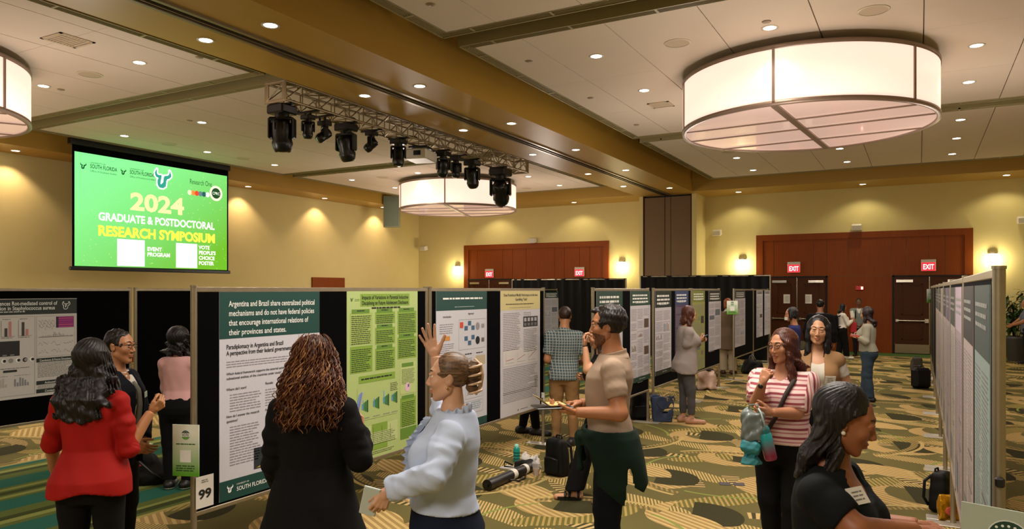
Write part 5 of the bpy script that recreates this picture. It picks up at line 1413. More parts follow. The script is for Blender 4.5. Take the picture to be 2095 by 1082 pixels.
    def hair(s, m, style='short', length=.3, hang=1.0, width=1.0, seed=3, wavy=0.0, part=0.0, vol=0.0, front=.0, curls=None):
        hs = s.hs; s.browm = m
        def f(P):
            q = (P - s.hc) @ s.Rh / hs; ax = np.stack([np.abs(q[:, 0]), q[:, 1], q[:, 2]], 1)
            th = np.arctan2(q[:, 0], -q[:, 1] + 1e-6)
            d = ell(q, (0, -.018 - vol * .6, .036 + vol * .3), (.081 + vol, .102 + vol * .8, .093 + vol * .7))
            d = d + (.0006 if style == 'bun' else .0022) * np.sin(th * 34 + 6 * np.sin(q[:, 2] * 30)) + (folds(q, 60, .006, seed) if style in ('short', 'curly') else 0)
            d = d + np.clip((q[:, 1] - .0) / .075, 0, 1) * (.010 + vol * .8) * (q[:, 2] > .03)
            if front > 0: d = smin(d, rcone(q, (.02, .045, .10), (.0, .076, .100), .026, .015) + folds(q, 90, .006, seed), .02)
            face = ell(ax, (0, .106, -.026), (.067, .084, .116))
            if style == 'short':
                d = smax(d, -face, .006); d = smax(d, -ell(ax, (.085, .012, -.022), (.022, .034, .042)), .006)
                d = np.maximum(d, -.062 - q[:, 2] + .25 * np.clip(q[:, 1], 0, 1))
            elif style == 'bun':
                d = smax(d, -face, .006); d = smax(d, -ell(ax, (.087, .004, -.018), (.022, .030, .040)), .006); d = np.maximum(d, -.058 - q[:, 2])
                t = q - vec(0, -.115, .0); e = ell(q, (0, -.122, .050), (.042, .032, .038))
                e = smin(e, ell(q, (.004, -.128, .0), (.040, .034, .036)), .006); e = smin(e, ell(q, (-.004, -.116, -.048), (.032, .028, .034)), .006)
                d = smin(d, e + .003 * np.sin(q[:, 2] * 150 + q[:, 0] * 80), .010)
            else:
                L = length * (.84 if style == 'curly' else 1); w = width
                bk = -.052 - .085 * hang * min(1, max(0, (L - .14) / .16))
                tb = [(-L, .045 * w, .018 + .008 * w, bk - .004), (-L + .03, .074 * w, .034, bk), (-max(L * .62, .13), .090 * w, .046, bk), (-.10, .088 * w, .056, -.052), (-.02, .086 + vol, .074, -.034), (.06, .080 + vol, .080, -.03), (.10, .05, .05, -.02)]
                e = loft(q, (0, 0, 0), np.eye(3, dtype=np.float32), tb)
                for sg in (-1, 1): e = smin(e, rcone(q, (sg * .070, .022, .035), (sg * (.074 * w), -.005 if front < 0 else .02, -min(L, .26) * .9), .018 + vol * .3, .024 * w), .03)
                e = e + .0035 * np.sin(th * 30 + 5 * np.sin(q[:, 2] * 22 + 2 * q[:, 0] * 30)) + wavy * np.sin(q[:, 2] * 70 + th * 5) + folds(q, 35 if style != 'curly' else 60, .004 + (wavy * 1.3 if style != 'curly' else .002), seed)
                d = smin(d, e, .02); d = smax(d, -face, .012)
                d = smax(d, -ell(ax, (0, .095, -.16), (.050, .085, .16)), .01)
            if front < 0: d = smax(d, -ell(ax, (.075, .082, -.030), (.070, .088, .088)), .012)
            if part: d = smax(d, -rcone(q, (part, .09, .112 + vol), (part, -.03, .136 + vol), .006, .004), .004)
            return d * hs
        L = length if style in ('long', 'curly') else .12
        o = s.garment('hair', f, [s.HP(0, 0, .14), s.HP(0, -.05, -L - .03), s.HP(.13 * width, .12, 0), s.HP(-.13 * width, -.16, 0), s.HP(.11 * width, -.20, 0), s.HP(.08, -.2, -L), s.HP(-.11 * width, .1, -L)], [m], .04 + vol, s.hr)
        if curls:
            mb = MB(); r = random.Random(5)
            for i in range(curls[0]):
                a = r.uniform(-2.1, 2.1); z0 = r.uniform(-.06, .125); rad = .088 + vol
                rr0 = math.sqrt(max(.06, 1 - (max(0, z0) / .145) ** 2))
                Lc = r.uniform(.45, 1.0) * L + z0; pts = []; ph = r.uniform(0, 6.3); fr = r.uniform(60, 95); am = r.uniform(.006, .013); out = r.uniform(-.004, .018); sw = r.uniform(-.035, .035); sf = r.uniform(6, 14)
                nn = 44
                for j in range(nn):
                    t = j / (nn - 1); zz = z0 + .03 - Lc * t; k = np.clip(-zz / .12, 0, 1); up = math.sqrt(max(.06, 1 - (max(0, zz - .03) / .145) ** 2))
                    ra = (rad + out * min(1, 4 * t)) * up
                    x = math.sin(a) * ra * (1 + (width - 1) * .75 * k); y = -math.cos(a) * (ra + .02) - .012; y = (min(y, -.02) - .045 * k) if y < .02 else y - .06 * k
                    w_ = am * min(1, 4 * t)
                    pts.append(s.HP(x + sw * t * math.sin(sf * t + ph) + w_ * math.cos(ph + zz * fr), y - .006 + w_ * math.sin(ph + zz * fr), zz))
                mb.tube(pts, [.0030 * (1 - .6 * abs(j / (nn - 1) - .4)) for j in range(nn)], r.choice(curls[1]), 4)
            mb.build('curls', o)
        return s
    def tagcard(s, x, z, m=None, w=.085, hh=.055, name='name_tag', y=None, fit=.02):
        """name tag on the chest"""
        h = s.H; q = [r for r in s.tab]; 
        P = np.array([s.tp(x, yy, z) for yy in np.linspace(.03, .34, 140)], np.float32); F = getattr(s, 'last', s.f_torso); d = F(P); i = len(d) - 1 - int(np.argmax(d[::-1] < .002)); p = P[i]
        e = .01; g = np.array([F(np.array([p + e * v], np.float32))[0] - F(np.array([p - e * v], np.float32))[0] for v in np.eye(3, dtype=np.float32)]); n = unit(g)
        u = unit(np.cross(vec(0, 0, 1), n)); v = np.cross(n, u)
        sh = Sheet(Vector(p.tolist()) - Vector(u.tolist()) * w / 2 - Vector(v.tolist()) * hh / 2 + Vector(n.tolist()) * .006, Vector(u.tolist()), Vector(v.tolist()), w, hh); sh.base(m or flat('#ddd9d0'), .003)
        sh.lines(w * .2, hh * .75, w * .6, 3, hh * .22, '#77757a', rng=random.Random(1)); o = sh.build(name, s.root); return o
# ------------------------------------------------------------------ the people
SKIN_L, SKIN_M, SKIN_T, SKIN_D = '#c08d6c', '#a9764f', '#b58160', '#8a5838'
H_BLACK = hair_mat('hair_black', '#070506', '#1c1616'); H_BROWN = hair_mat('hair_brown', '#1a0f0a', '#3a241a'); H_AUB = hair_mat('hair_auburn', '#2c120a', '#5a2c18'); H_CURL = hair_mat('hair_curly', '#200d06', '#4a2412')
H_BLOND = hair_mat('hair_dark_blond', '#2a1a10', '#80634a', .42, (30, 4, 60), .35); H_RED = hair_mat('hair_red_blond', '#6a2f16', '#a45c34')
CURLS = [hair_mat('curl_a', '#3a1a0c', '#7a4422'), hair_mat('curl_b', '#241008', '#54290f'), hair_mat('curl_c', '#6a3f1e', '#b5824a'), hair_mat('curl_d', '#2c130a', '#63301a')]
C_BLACK = cloth('cloth_black', '#08080a', .9, var=.3); C_NAVY = cloth('cloth_navy', '#0e1018', .85); C_CHAR = cloth('cloth_charcoal', '#17171a')
C_SHOE = mat('shoe_black', '#0d0c0c', .45, var=.2); C_SOLE = mat('sole_white', '#cfc9be', .5)
M_FRAME = mat('glasses_frame', '#1a1512', .25); M_FRAME2 = mat('glasses_metal', '#6d5f55', .25, metal=.5)
def phone(p, W, label, y_axis, n_axis, col='#0c0d10', size=(.075, .155, .009), screen='#6f8fb4'):
    """telephone in a hand, at W in p's frame; top-level thing"""
    y = Vector([float(v) for v in unit(y_axis)]); n = Vector([float(v) for v in n_axis]); n = (n - y * n.dot(y)).normalized(); x = y.cross(n)
    Mx = Matrix((x, y, n)).transposed(); R = Matrix.Rotation(p.psi, 3, 'Z') @ Mx
    w = Matrix.Rotation(p.psi, 3, 'Z') @ Vector([float(v) for v in W]) + p.o
    t = thing('phone', label, 'phone', w); t.rotation_euler = R.to_euler()
    MB().box((0, 0, 0), size, mat('phone_body_' + col.strip('#'), col, .3), None, .003).build('case', t)
    MB().box((0, 0, size[2] / 2 + .0006), (size[0] - .006, size[1] - .01, .001), glow(screen, .25)).build('display', t); return t

# 1 woman in the red blouse, from behind
p = Person('woman in a red blouse with long black hair, gesturing with her right hand', 188, 4.4, 1.695, 22, 'f', SKIN_M, 1.08, 1.1, head=(-.12, .02, .0))
p.set_arm('R', p.W(309, 842, .12), p.W(262, 917, .02), hand=p.D(.62, .55, .30), palm=p.D(-.5, .5, .6), curl=[.75, .8, .85, .9], thumb=.55, tcurl=.5)
p.set_arm('L', p.W(112, 985, .26), p.W(103, 915, .06), curl=.4)
p.body(); p.trousers(C_BLACK, .008, waist=-.01); p.shoes(C_SHOE)
C_RED = cloth('cloth_red', '#94100a', .7, sheen=0); p.top(C_RED, -.055, 1.08, .020, .016, .006, 'crew', .011, .10, 'blouse', seed=4, wave=.02, crease=.007)
p.collar(C_RED, .03, .014, .02)
for k in 'RL':
    E, Wp = p.arm[k][:2]; mb = MB(); a = unit(Wp - E); c = E + a * .035
    mb.tube([E + a * q for q in (.005, .02, .04, .045)], [.052, .056, .056, .046], C_RED, 16); mb.build('rolled_cuff', p.root)
p.hair(H_BLACK, 'long', .37, 1.0, 1.72, 3, .0035, 0, .016)

# 2 man in the dark blazer
p = Person('man in dark blazer and white shirt with glasses, behind the woman in red', 240, 5.25, 1.715, 118, 'm', '#a8744f', 1.08, 1.15, head=(-.05, .03, 0))
p.set_arm('R', p.W(272, 905, -.12), pole=p.D(-.3, -1, .2), curl=.4); p.set_arm('L', p.W(292, 900, .10), pole=p.D(.2, -1, .4), curl=.4)
p.body(); p.hair(hair_mat('hair_man_dark', '#0a0706', '#1c1310'), 'short', seed=8); p.glasses(M_FRAME)
C_WHITE = cloth('cloth_white', '#cfc9bd', .8); p.top(C_WHITE, .0, .3, .012, neck='v', vdepth=.04, fold=.003); p.trousers(C_CHAR, .016); p.shoes(C_SHOE)
p.collar(C_WHITE, .036, .010, .012); p.top(C_NAVY, -.085, 1.93, .026, .018, .008, 'v', .004, .05, 'blazer', (.06, .065, .03), 7)
mb = MB(); h = p.H
pts = [p.tp(.0, .085 + .01 * i, (.262 - .030 * i) * h) for i in range(8)]
def chest_y(p, x, z, off):
    P = np.array([p.tp(x, yy, z) for yy in np.linspace(.0, .35, 140)]); d = p.f_torso(P, off); return P[int(np.argmax(d > 0))]
tp_ = [chest_y(p, 0.01, (.255 - .02 * i) * h, .016) for i in range(10)]
mb.tube(tp_, [.012] + [.018 + .0015 * i for i in range(9)], cloth('tie_grey', '#6d6c60', .6), 8); mb.build('tie', p.root)
p.tagcard(-.088, .195 * h, flat('#c9d3bd'), .095, .04, fit=.030)

# 3 woman in the pink top behind the near post
p = Person('woman in a pink top and black trousers with full black hair, behind the near post', 366, 7.43, 1.60, 25, 'f', SKIN_D, 1.0, 1.0, head=(-.2, .2, 0))
p.set_arm('L', p.W(352, 830, .25), pole=vec(-.6, -.4, -1)); p.set_arm('R', p.W(372, 830, .25), pole=vec(.6, -.4, -1))
p.body(); p.trousers(C_BLACK, .024); p.shoes(C_SHOE, C_SOLE, .012); p.top(cloth('cloth_pink', '#c99a98', .8), .03, 1.9, .024, .016, .01, fold=.007, name='jumper'); p.hair(H_BLACK, 'long', .17, 1.0, 1.3, 9, .012, 0, .035)

# 4 woman with curly hair and black coat
p = Person('woman with long curly brown hair in a black coat, facing the teal poster', 641, 3.9, 1.735, 12, 'f', SKIN_L, 1.12, 1.12, head=(.06, .12, .02))
p.set_arm('R', p.W(736, 884, .14), p.W(737, 938, -.02), hand=p.D(.05, .75, .45), palm=p.D(-.75, .2, .1), curl=[.7, .75, .8, .8], thumb=.5)
p.set_arm('L', p.W(572, 990, .2), p.W(560, 945, .02), curl=.4)
p.body(); p.trousers(C_BLACK, .014); p.shoes(C_SHOE); p.top(C_BLACK, -.26, 1.95, .026, .020, .010, 'crew', .006, .30, 'coat', seed=12, wave=.01, crease=.006); p.collar(C_BLACK, .05, .02, .02)
p.hair(H_CURL, 'curly', .40, 1.0, 1.40, 6, .012, 0, .020, curls=(430, CURLS))
phone(p, p.palm['R'][0] + p.D(0, .35, .05) * .09, 'phone with lavender case in the hand of the curly-haired woman', p.D(.1, .85, .4), p.D(-.75, .1, -.3), '#a9a6d8')

# 5 woman in the white blouse, both arms moving
p = Person('woman in a white ruffled blouse and jeans, raising one hand towards the posters', 906, 3.5, 1.70, 276, 'f', '#c79a7d', 1.16, 1.30, lean=-.07, head=(.0, .0, 0))
p.set_arm('R', p.W(890, 721, .33), p.W(908, 835, .30), hand=p.D(-.36, .93, .05), palm=p.D(.25, .12, -.95), curl=[.10, .12, .14, .20], spread=.20, thumb=.75, tcurl=.0)
p.set_arm('L', p.W(793, 1003, -.22), p.W(886, 974, -.30), hand=p.D(-.45, -.88, -.05), palm=p.D(-.2, .1, .95), curl=[.55, .6, .65, .7], thumb=.5)
p.body(); p.hair(H_BLOND, 'bun', seed=5)
J = denim('denim_dark', '#121a2c'); p.trousers(J, .012, waist=.075)
C_BL = cloth('blouse_white', '#b3c0d8', .75, bscale=320, bump=.12); p.top(C_BL, .045, 1.93, .018, .016, .016, 'high', .012, .0, 'blouse', seed=21, crease=.008); p.collar(C_BL, .058, .020, .014, ruffle=.009)
mb = MB(); h = p.H
for sg in (-.028, .028):
    z = np.linspace(.285, .06, 34); rows = []
    for i, q in enumerate(z):
        c = chest_y(p, sg, q * h, .020); w = .022 * (1 if i % 2 else .35)
        rows.append((c, c + vec(math.copysign(.018, sg) * .5, .028 + .012 * math.sin(i * 2.2), .004 * math.sin(i * 3.1)) + vec(w * math.copysign(.5, sg), 0, 0)))
    vs = [tuple(float(k) for k in v) for r in rows for v in r]; mb.add(vs, [(2 * i, 2 * i + 1, 2 * i + 3, 2 * i + 2) for i in range(len(rows) - 1)], C_BL, True); mb.add([(a + .003, b, c) for a, b, c in vs], [(2 * i, 2 * i + 2, 2 * i + 3, 2 * i + 1) for i in range(len(rows) - 1)], C_BL, True)
mb.build('ruffle', p.root)
MB().ball(p.HP(-.082, .0, -.042), .006, mat('gold', '#c9a25a', .2, metal=.9), 10).build('earring', p.root)
mb = MB(); mc = mat('claw_clip', '#c9a88a', .25, var=.4, vscale=50)
mb.tube([p.HP(.004, -.128, .094), p.HP(.004, -.160, .06), p.HP(.004, -.166, .01), p.HP(.004, -.158, -.04), p.HP(.004, -.135, -.085)], [.006, .010, .011, .010, .006], mc, 8)
for i in range(4):
    z = .066 - .042 * i
    for sg in (-1, 1): mb.tube([p.HP(.004, -.162, z), p.HP(sg * .030, -.152, z - .004), p.HP(sg * .044, -.122, z - .010), p.HP(sg * .040, -.100, z - .014)], [.008, .007, .006, .003], mc, 6)
mb.build('hair_clip', p.root)
E, Wp = p.arm['L'][:2]
w = Matrix.Rotation(p.psi, 3, 'Z') @ Vector([float(v) for v in p.palm['L'][0] + p.D(-.75, -.1, -.1) * .055]) + p.o
t = thing('phone', 'pale phone in the lowered hand of the woman in the white blouse', 'phone', w, p.psi)
t.rotation_euler = (math.radians(20), math.radians(15), YAW)
MB().box((0, 0, 0), (.075, .010, .15), mat('phone_pale', '#b8c4bf', .3), None, .003).build('case', t)
MB().box((0, .0056, 0), (.068, .001, .14), M_PLAST).build('display', t)

# 6 man in the beige polo shirt
p = Person('man in a beige polo shirt with a green jacket tied round his waist, writing', 1246, 5.0, 1.885, 270, 'm', '#ab7450', 1.02, 1.16, lean=-.01, head=(.03, .06, 0))
p.set_arm('L', p.W(1178, 843, -.20), p.W(1268, 846, -.28), hand=p.D(-.97, .05, .2), palm=p.D(0, .95, .2), curl=[.35, .35, .4, .45], thumb=.8, tcurl=.2)
p.set_arm('R', p.W(1172, 822, .06), p.W(1246, 832, .30), hand=p.D(-.90, .05, -.38), palm=p.D(-.25, -.85, -.3), curl=[.7, .85, .95, 1.0], thumb=.45, tcurl=.35)
p.body(); p.hair(hair_mat('hair_man_black', '#0a0707', '#221815'), 'short', seed=14, vol=.012, front=1)
sb = Skin()                                                                # short beard
def fb(P):
    q = (P - p.hc) @ p.Rh / p.hs; d = p.f_head(P) / p.hs - .0012
    d = smax(d, q[:, 2] + .040 + .30 * np.clip(.06 - q[:, 1], -.02, .05), .004); d = smax(d, -(q[:, 1] - .012), .004); return smax(d, -ell(q, (0, .095, -.064), (.026, .03, .012)), .003) * p.hs
lo, hi = p.box([p.HP(-.09, -.02, -.14), p.HP(.09, .13, -.02)], .01); sb.add(surf(fb, lo, hi, .0045)); sb.build('beard', [hair_mat('beard_stubble', '#4a2e20', '#7a5038', .7)], p.root)
C_POLO = cloth('polo_beige', '#a08a76', .8, bscale=500); p.top(C_POLO, -.02, .66, .009, .012, 0, 'crew', .0045, .0, 'polo_shirt', seed=31, crease=.003); p.collar(C_POLO, .046, .019, .014)
J2 = denim('denim_navy', '#10151f'); p.trousers(J2, .018, flare=.02, waist=.03); p.shoes(C_SHOE)
# jacket round the waist: hip wrap, hanging body and two sleeves knotted in front
C_GRN = cloth('jacket_green', '#11241a', .85, var=.25); h = p.H
def fj(P):
    q = (P - p.pel) @ p.M
    d = loft(P, p.pel, p.M, [(-.50, .20, .19, -.06), (-.30, .232, .215, -.05), (-.10, .236, .205, -.02), (.02, .222, .188, -.008), (.065, .206, .178, .004)], .004)
    d = d + folds(P, 11, .016, 4) * np.clip(.15 - q[:, 2], .1, .6) * 2
    lim = np.interp(q[:, 1], [-.28, -.23, -.16, -.145, -.13, -.11, .08, .12, .16], [-.24, -.34, -.30, -.18, -.18, -.44, -.29, -.09, -.04]) - .02 * np.sin(q[:, 0] * 12 + 1.2)
    d = np.maximum(np.maximum(d, lim - q[:, 2]), q[:, 2] - .055 * h + .02 * np.sin(q[:, 1] * 14))
    inner = loft(P, p.pel, p.M, [(-.60, .18, .17, -.06), (-.30, .215, .195, -.05), (-.10, .215, .185, -.02), (.02, .20, .165, -.008), (.10, .185, .155, .004)], .0)
    d = np.maximum(d, -np.maximum(inner, -(q[:, 2] + 2)))
    for sg in (-1, 1): d = smin(d, rcone(P, p.tp(sg * .17, .11, .02 * h), p.tp(sg * .02, .195, .0), .026, .022), .02)
    d = smin(d, ell(P, p.tp(0, .20, .0), (.05, .035, .045)), .015)
    d = smin(d, rcone(P, p.tp(-.02, .205, -.02), p.tp(-.05, .19, -.20), .022, .026) + folds(P, 24, .008, 2), .02); return smin(d, rcone(P, p.tp(.02, .205, -.02), p.tp(.06, .18, -.16), .022, .026), .02)
jk = p.garment('tied_jacket', fj, [p.tp(-.23, -.29, -.56), p.tp(.23, .23, .12)], [C_GRN], .06, .009)
c = (p.palm['L'][0] + p.palm['R'][0]) / 2
w = Matrix.Rotation(p.psi, 3, 'Z') @ Vector([float(v) for v in (p.palm['L'][0] + p.D(-.75, -.02, .2) * .10 + vec(0, 0, .012))]) + p.o
t = thing('tablet', 'grey tablet held flat by the man in the beige polo shirt', 'tablet', w, YAW + .25)
MB().box((0, 0, -.004), (.25, .17, .010), mat('tablet_grey', '#4d4f55', .35), None, .004).build('case', t)
MB().box((0, 0, .0015), (.235, .155, .001), M_PLAST).build('display', t)
tt = thing('notepad', 'yellowish notepad page lifted above the grey tablet', 'notepad', w + Vector((0, 0, .014)), YAW + .25)
mb = MB(); mb.box((.02, 0, 0), (.11, .15, .006), flat('#c9b070')); mb.box((-.075, 0, .028), (.09, .15, .003), flat('#c9b070'), Matrix.Rotation(math.radians(38), 3, 'Y')); mb.build('pages', tt)

# 7 woman standing behind him
p = Person('woman in black with sandals, mostly hidden behind the man in the beige polo shirt', 1228, 6.95, 1.68, 262, 'f', SKIN_L, 1.0, 1.05, head=(.0, .25, 0), feet={'R': (.07, .24, .1), 'L': (-.06, -.10, .2)})
p.set_arm('L', p.W(1197, 708, -.10), p.W(1202, 757, -.14), hand=p.D(-.2, .95, .1), palm=p.D(.9, .1, .1), curl=.6); p.set_arm('R', p.W(1202, 775, .15), pole=vec(.4, -.6, -1), curl=.5)
p.body(bare_feet=True); p.top(C_BLACK, -.03, .62, .014, name='top'); p.trousers(C_BLACK, .020, .95, .035, fold=.006); p.hair(H_BROWN, 'long', .30, 1.0, 1.1, 2)
MB().tube([p.arm['L'][1] + unit(np.cross(p.arm['L'][1] - p.arm['L'][0], vec(math.sin(a), .3, math.cos(a)))) * .026 for a in np.linspace(0, 2 * PI, 13)], .004, M_BRACE, 6).build('bracelet', p.root)
for k in 'RL':
    hip, kn, ft, dr = p.leg[k]; s_ = np.cross(dr, vec(0, 0, 1)); g0 = ft * vec(1, 1, 0)
    mb = MB(); ol = [(-.075, .0), (-.065, .032), (0, .037), (.09, .050), (.15, .046), (.18, .0), (.15, -.046), (.09, -.046), (0, -.037), (-.065, -.032)]
    mb.prism([g0 + dr * a + s_ * b + vec(0, 0, .003) for a, b in ol], (0, 0, .032), C_SHOE)
    for q, z in ((.085, .062), (.045, .075), (-.04, .085)): mb.tube([g0 + dr * q + s_ * (.046 * math.cos(a)) + vec(0, 0, .03 + (z - .02) * math.sin(a)) for a in np.linspace(0, PI, 11)], .012, C_SHOE, 6)
    mb.build('sandal', p.root)

# 8 man in the checked shirt
p = Person('man in a checked shirt and khaki trousers, seen from behind', 1155, 9.5, 1.785, 12, 'm', '#a67450', 1.05, 1.0, head=(.25, .1, 0), stance=.06)
p.set_arm('L', p.W(1133, 742, .16), p.W(1119, 742, .02), curl=.5); p.set_arm('R', p.W(1180, 745, .18), pole=vec(.7, -.3, -1), curl=.5)
p.body(); p.hair(H_BROWN, 'short', seed=4); p.top(check_cloth('check_shirt', '#1e2f35', '#b5b9b2', .036), -.055, .75, .020, .018, .0, 'crew', .006, .06, 'shirt', seed=8); p.collar(check_cloth('check_shirt', '#1e2f35', '#b5b9b2', .036), .045, .016, .014)
C_KHA = cloth('khaki', '#8a6842', .85); p.trousers(C_KHA, .012, fold=.012, waist=.0); p.shoes(C_SHOE, grow=.01)
# 9 legs seen below the white posters: a person behind the board
p = Person('person in black trousers and dark shoes standing behind the number 95 board', 1082, 10.2, 1.72, 100, 'm', SKIN_M, 1, 1, feet={'R': (.04, .11, .15), 'L': (-.06, -.10, .2)})
p.body(); p.hair(H_BROWN, 'short'); p.top(C_CHAR, -.05, 1.9, .02); p.trousers(C_BLACK, .018); p.shoes(C_SHOE, grow=.012)
p = Person('person in black trousers behind the board right of the beige polo shirt', 1296, 12.55, 1.68, 90, 'm', SKIN_M, feet={'R': (.05, .08), 'L': (-.05, -.08)})
p.body(); p.hair(H_BROWN, 'short'); p.top(C_BLACK, -.05, 1.9, .02); p.trousers(C_BLACK, .03); p.shoes(C_SHOE)
p = Person('person in dark trousers behind the yellow-green poster', 1434, 18.2, 1.68, 90, 'm', SKIN_M, feet={'R': (.05, .10), 'L': (-.05, -.10)})
p.body(); p.hair(H_BROWN, 'short'); p.top(C_BLACK, -.05, 1.9, .02); p.trousers(C_BLACK, .02); p.shoes(C_SHOE, grow=.01)

# 10 woman with a phone in grey jumper and jeans
p = Person('woman in a grey jumper and grey jeans looking down at her phone', 1404, 11.05, 1.745, 76, 'f', '#b98a6c', 1.08, 1.15, head=(.0, .30, 0), feet={'R': (.07, .06, .1), 'L': (-.09, -.03, .3)}, lean=.03)
p.set_arm('R', p.W(1431, 697, -.06), p.W(1405, 704, -.16), hand=p.D(.75, .45, .3), palm=p.D(-.3, .5, .6), curl=.6); p.set_arm('L', p.W(1433, 698, .10), pole=vec(-.5, -.3, -1), curl=.6)
p.body(bare_feet=True); p.hair(H_AUB, 'long', .17, 1.0, 1.25, 7, .004, 0, .015); C_GRY = cloth('jumper_grey', '#8f8580', .9); p.top(C_GRY, -.085, 1.95, .026, .020, .010, 'crew', .006, .12, 'jumper', seed=3, wave=.03)
p.trousers(cloth('jeans_grey', '#4d4b4c', .85, var=.2), .012, .86, fold=.008); p.shoes(mat('flat_nude', '#a87c60', .6), grow=.002, name='flat_shoe')
phone(p, p.W(1438, 689, -.02), 'phone held up by the woman in the grey jumper', p.D(.8, .3, .1), p.D(-.3, .8, .1))
MB().rod(p.W(1439, 684, 0), p.W(1447, 682, 0), .006, M_CHROME, n=6).build('ring_holder', p.root) if False else None
# 11 person in long tan coat behind the small vote sign
p = Person('person with red-blond hair in a long tan coat and cream trousers', 1489, 17.5, 1.80, 5, 'f', '#b98a6c', 1.1, 1.05, stance=.06)
p.body(face=False); p.hair(H_RED, 'long', .12, 1.0, 1.0, 2, 0, 0, .005); p.top(cloth('coat_tan', '#6a5845', .85), -.20, 1.95, .035, .022, .01, 'crew', .004, .12, 'coat', seed=2); p.trousers(cloth('cream', '#a89a82', .85), .03, .98, .03); p.shoes(mat('shoe_brown', '#3a2014', .5)); p.collar(C_WHITE, .05, .02, .03)

# 12 woman in the striped blouse
p = Person('woman in a pink striped blouse with glasses, one hand at her chin', 1602, 5.3, 1.71, 196, 'f', '#b27c5c', 1.16, 1.15, head=(-.42, .05, .04), feet={'R': (.06, .02), 'L': (-.07, .10)})
p.set_arm('R', p.W(1560, 783, -.30), p.W(1545, 836, -.20), hand=p.D(.38, .90, .0), palm=p.D(.75, .05, .62), curl=[.9, 1.0, 1.05, 1.1], thumb=.5, tcurl=.3)
p.set_arm('L', p.W(1568, 843, -.34), p.W(1630, 845, -.16), hand=p.D(-.92, .05, .15), palm=p.D(.1, .35, .9), curl=.8)
p.body(); p.hair(H_AUB, 'long', .26, 1.0, 1.22, 11, .004, .02, .014); p.glasses(M_FRAME)
C_STR = stripe_cloth('stripe_blouse', '#d8b9b3', '#8a3a44', '#b06a72'); p.top(C_STR, .0, .92, .026, .036, .0, 'v', .008, .0, 'blouse', seed=17, vdepth=.055)
p.trousers(C_BLACK, .016, fold=.003); p.shoes(C_SHOE)
E, Wp = p.arm['R'][:2]; a = unit(Wp - E); mb = MB(); mb.tube([Wp - a * .045, Wp - a * .02], .030, M_BRACE, 12); mb.ball(Wp - a * .032 + p.D(-.5, 0, -.8) * .026, (.02, .02, .02), M_PLAST, 10); mb.build('wristwatch', p.root)
mb = MB(); st = [chest_y(p, x, z * p.H, .03) for x, z in ((-.10, .265), (-.075, .22), (-.04, .17), (.0, .12), (.05, .07), (.10, .03))]; MBs = MB()
MBs.tube([p.tp(-.105, -.03, .285 * p.H)] + [v + vec(0, .012, 0) for v in st], .016, mat('strap_pattern', '#2c211c', .8, var=.6, vscale=60), 6); MBs.build('bag_strap', p.root)
# her things hang from the left hand and forearm
def hang(p, w): return Matrix.Rotation(p.psi, 3, 'Z') @ Vector([float(v) for v in w]) + p.o
a = hang(p, p.W(1561, 872, -.40)); b = hang(p, p.W(1578, 940, -.40)); ax = (b - a).normalized()
t = thing('water_bottle', 'teal to pink water bottle hanging from the hand of the woman in stripes', 'water bottle', a); t.rotation_euler = (-ax).to_track_quat('Z', 'Y').to_euler()
def ombre():
    m = bpy.data.materials.new('bottle_ombre'); g = NT(m); v, x, y, z = g.coord('Generated'); g.base(g.mix(g.m_('MULTIPLY_ADD', z, 1.6, -.3, clamp=True), '#8a2a4c', '#1f8f92')); g.b.inputs['Roughness'].default_value = .25; return m
Lb = (b - a).length
MB().lathe([(.036, -Lb), (.042, -Lb + .01), (.042, -.06), (.036, -.045)], ombre(), n=24).build('flask', t); MB().lathe([(.036, -.045), (.038, -.02), (.030, .0), (.014, .006)], mat('bottle_cap', '#1d6a6c', .4), n=20).build('cap', t)
MB().tube([(.03, 0, -.02), (.045, 0, .03), (.03, 0, .10), (0, 0, .12), (-.03, 0, .08), (-.03, 0, -.02)], .007, mat('bottle_loop', '#9aa8a2', .5), 6).build('carry_loop', t)
def soft_bag(name, label, cat, c, r, m, seed, amp=.02, h=.012, k=18, cut=None, rz=0.0, scale_top=None, extra=None):
    """slumped bag: lumpy rounded box standing on its base; c = base point, r = half sizes"""
    t = thing(name, label, cat, c, rz)
    def f(P):
        q = np.abs(P - vec(0, 0, r[2])) ; tp = 1.0 if scale_top is None else np.interp(P[:, 2], [0, 2 * r[2]], [1, scale_top])
        q = np.stack([q[:, 0] / tp, q[:, 1] / tp, q[:, 2]], 1); e = min(r) * .55
        d = np.linalg.norm(np.maximum(q - (np.array(r, np.float32) - e), 0), axis=1) - e + folds(P, k, amp, seed)
        return np.maximum(d, .002 - P[:, 2])
    sk = Skin(); sk.add(surf(f, vec(-r[0] - .05, -r[1] - .05, -.03), vec(r[0] + .05, r[1] + .05, 2 * r[2] + .05), h)); sk.build('body', [m], t); return t
c = hang(p, p.W(1540, 902, -.36)); t = soft_bag('plastic_bag', 'grey plastic bag hanging from the arm of the woman in stripes', 'bag', (c.x, c.y, c.z), (.075, .05, .10), mat('plastic_grey', '#6f7a78', .25, var=.3, vscale=20), 3, .02, .008, 30)
MB().tube([(-.04, 0, .18), (-.02, 0, .24), (.03, 0, .25), (.05, 0, .18)], .006, mat('plastic_grey', '#6f7a78', .25), 6).build('handle', t)
c = hang(p, p.W(1537, 950, -.38)); t = soft_bag('pouch', 'teal pouch hanging below the grey plastic bag', 'bag', (c.x, c.y, c.z), (.055, .035, .085), mat('pouch_teal', '#2b7f86', .5, var=.3, vscale=30), 5, .018, .008, 34)
MB().rod((0, 0, .15), (0, 0, .20), .006, mat('pouch_teal', '#2b7f86', .5), n=6).build('cord', t)

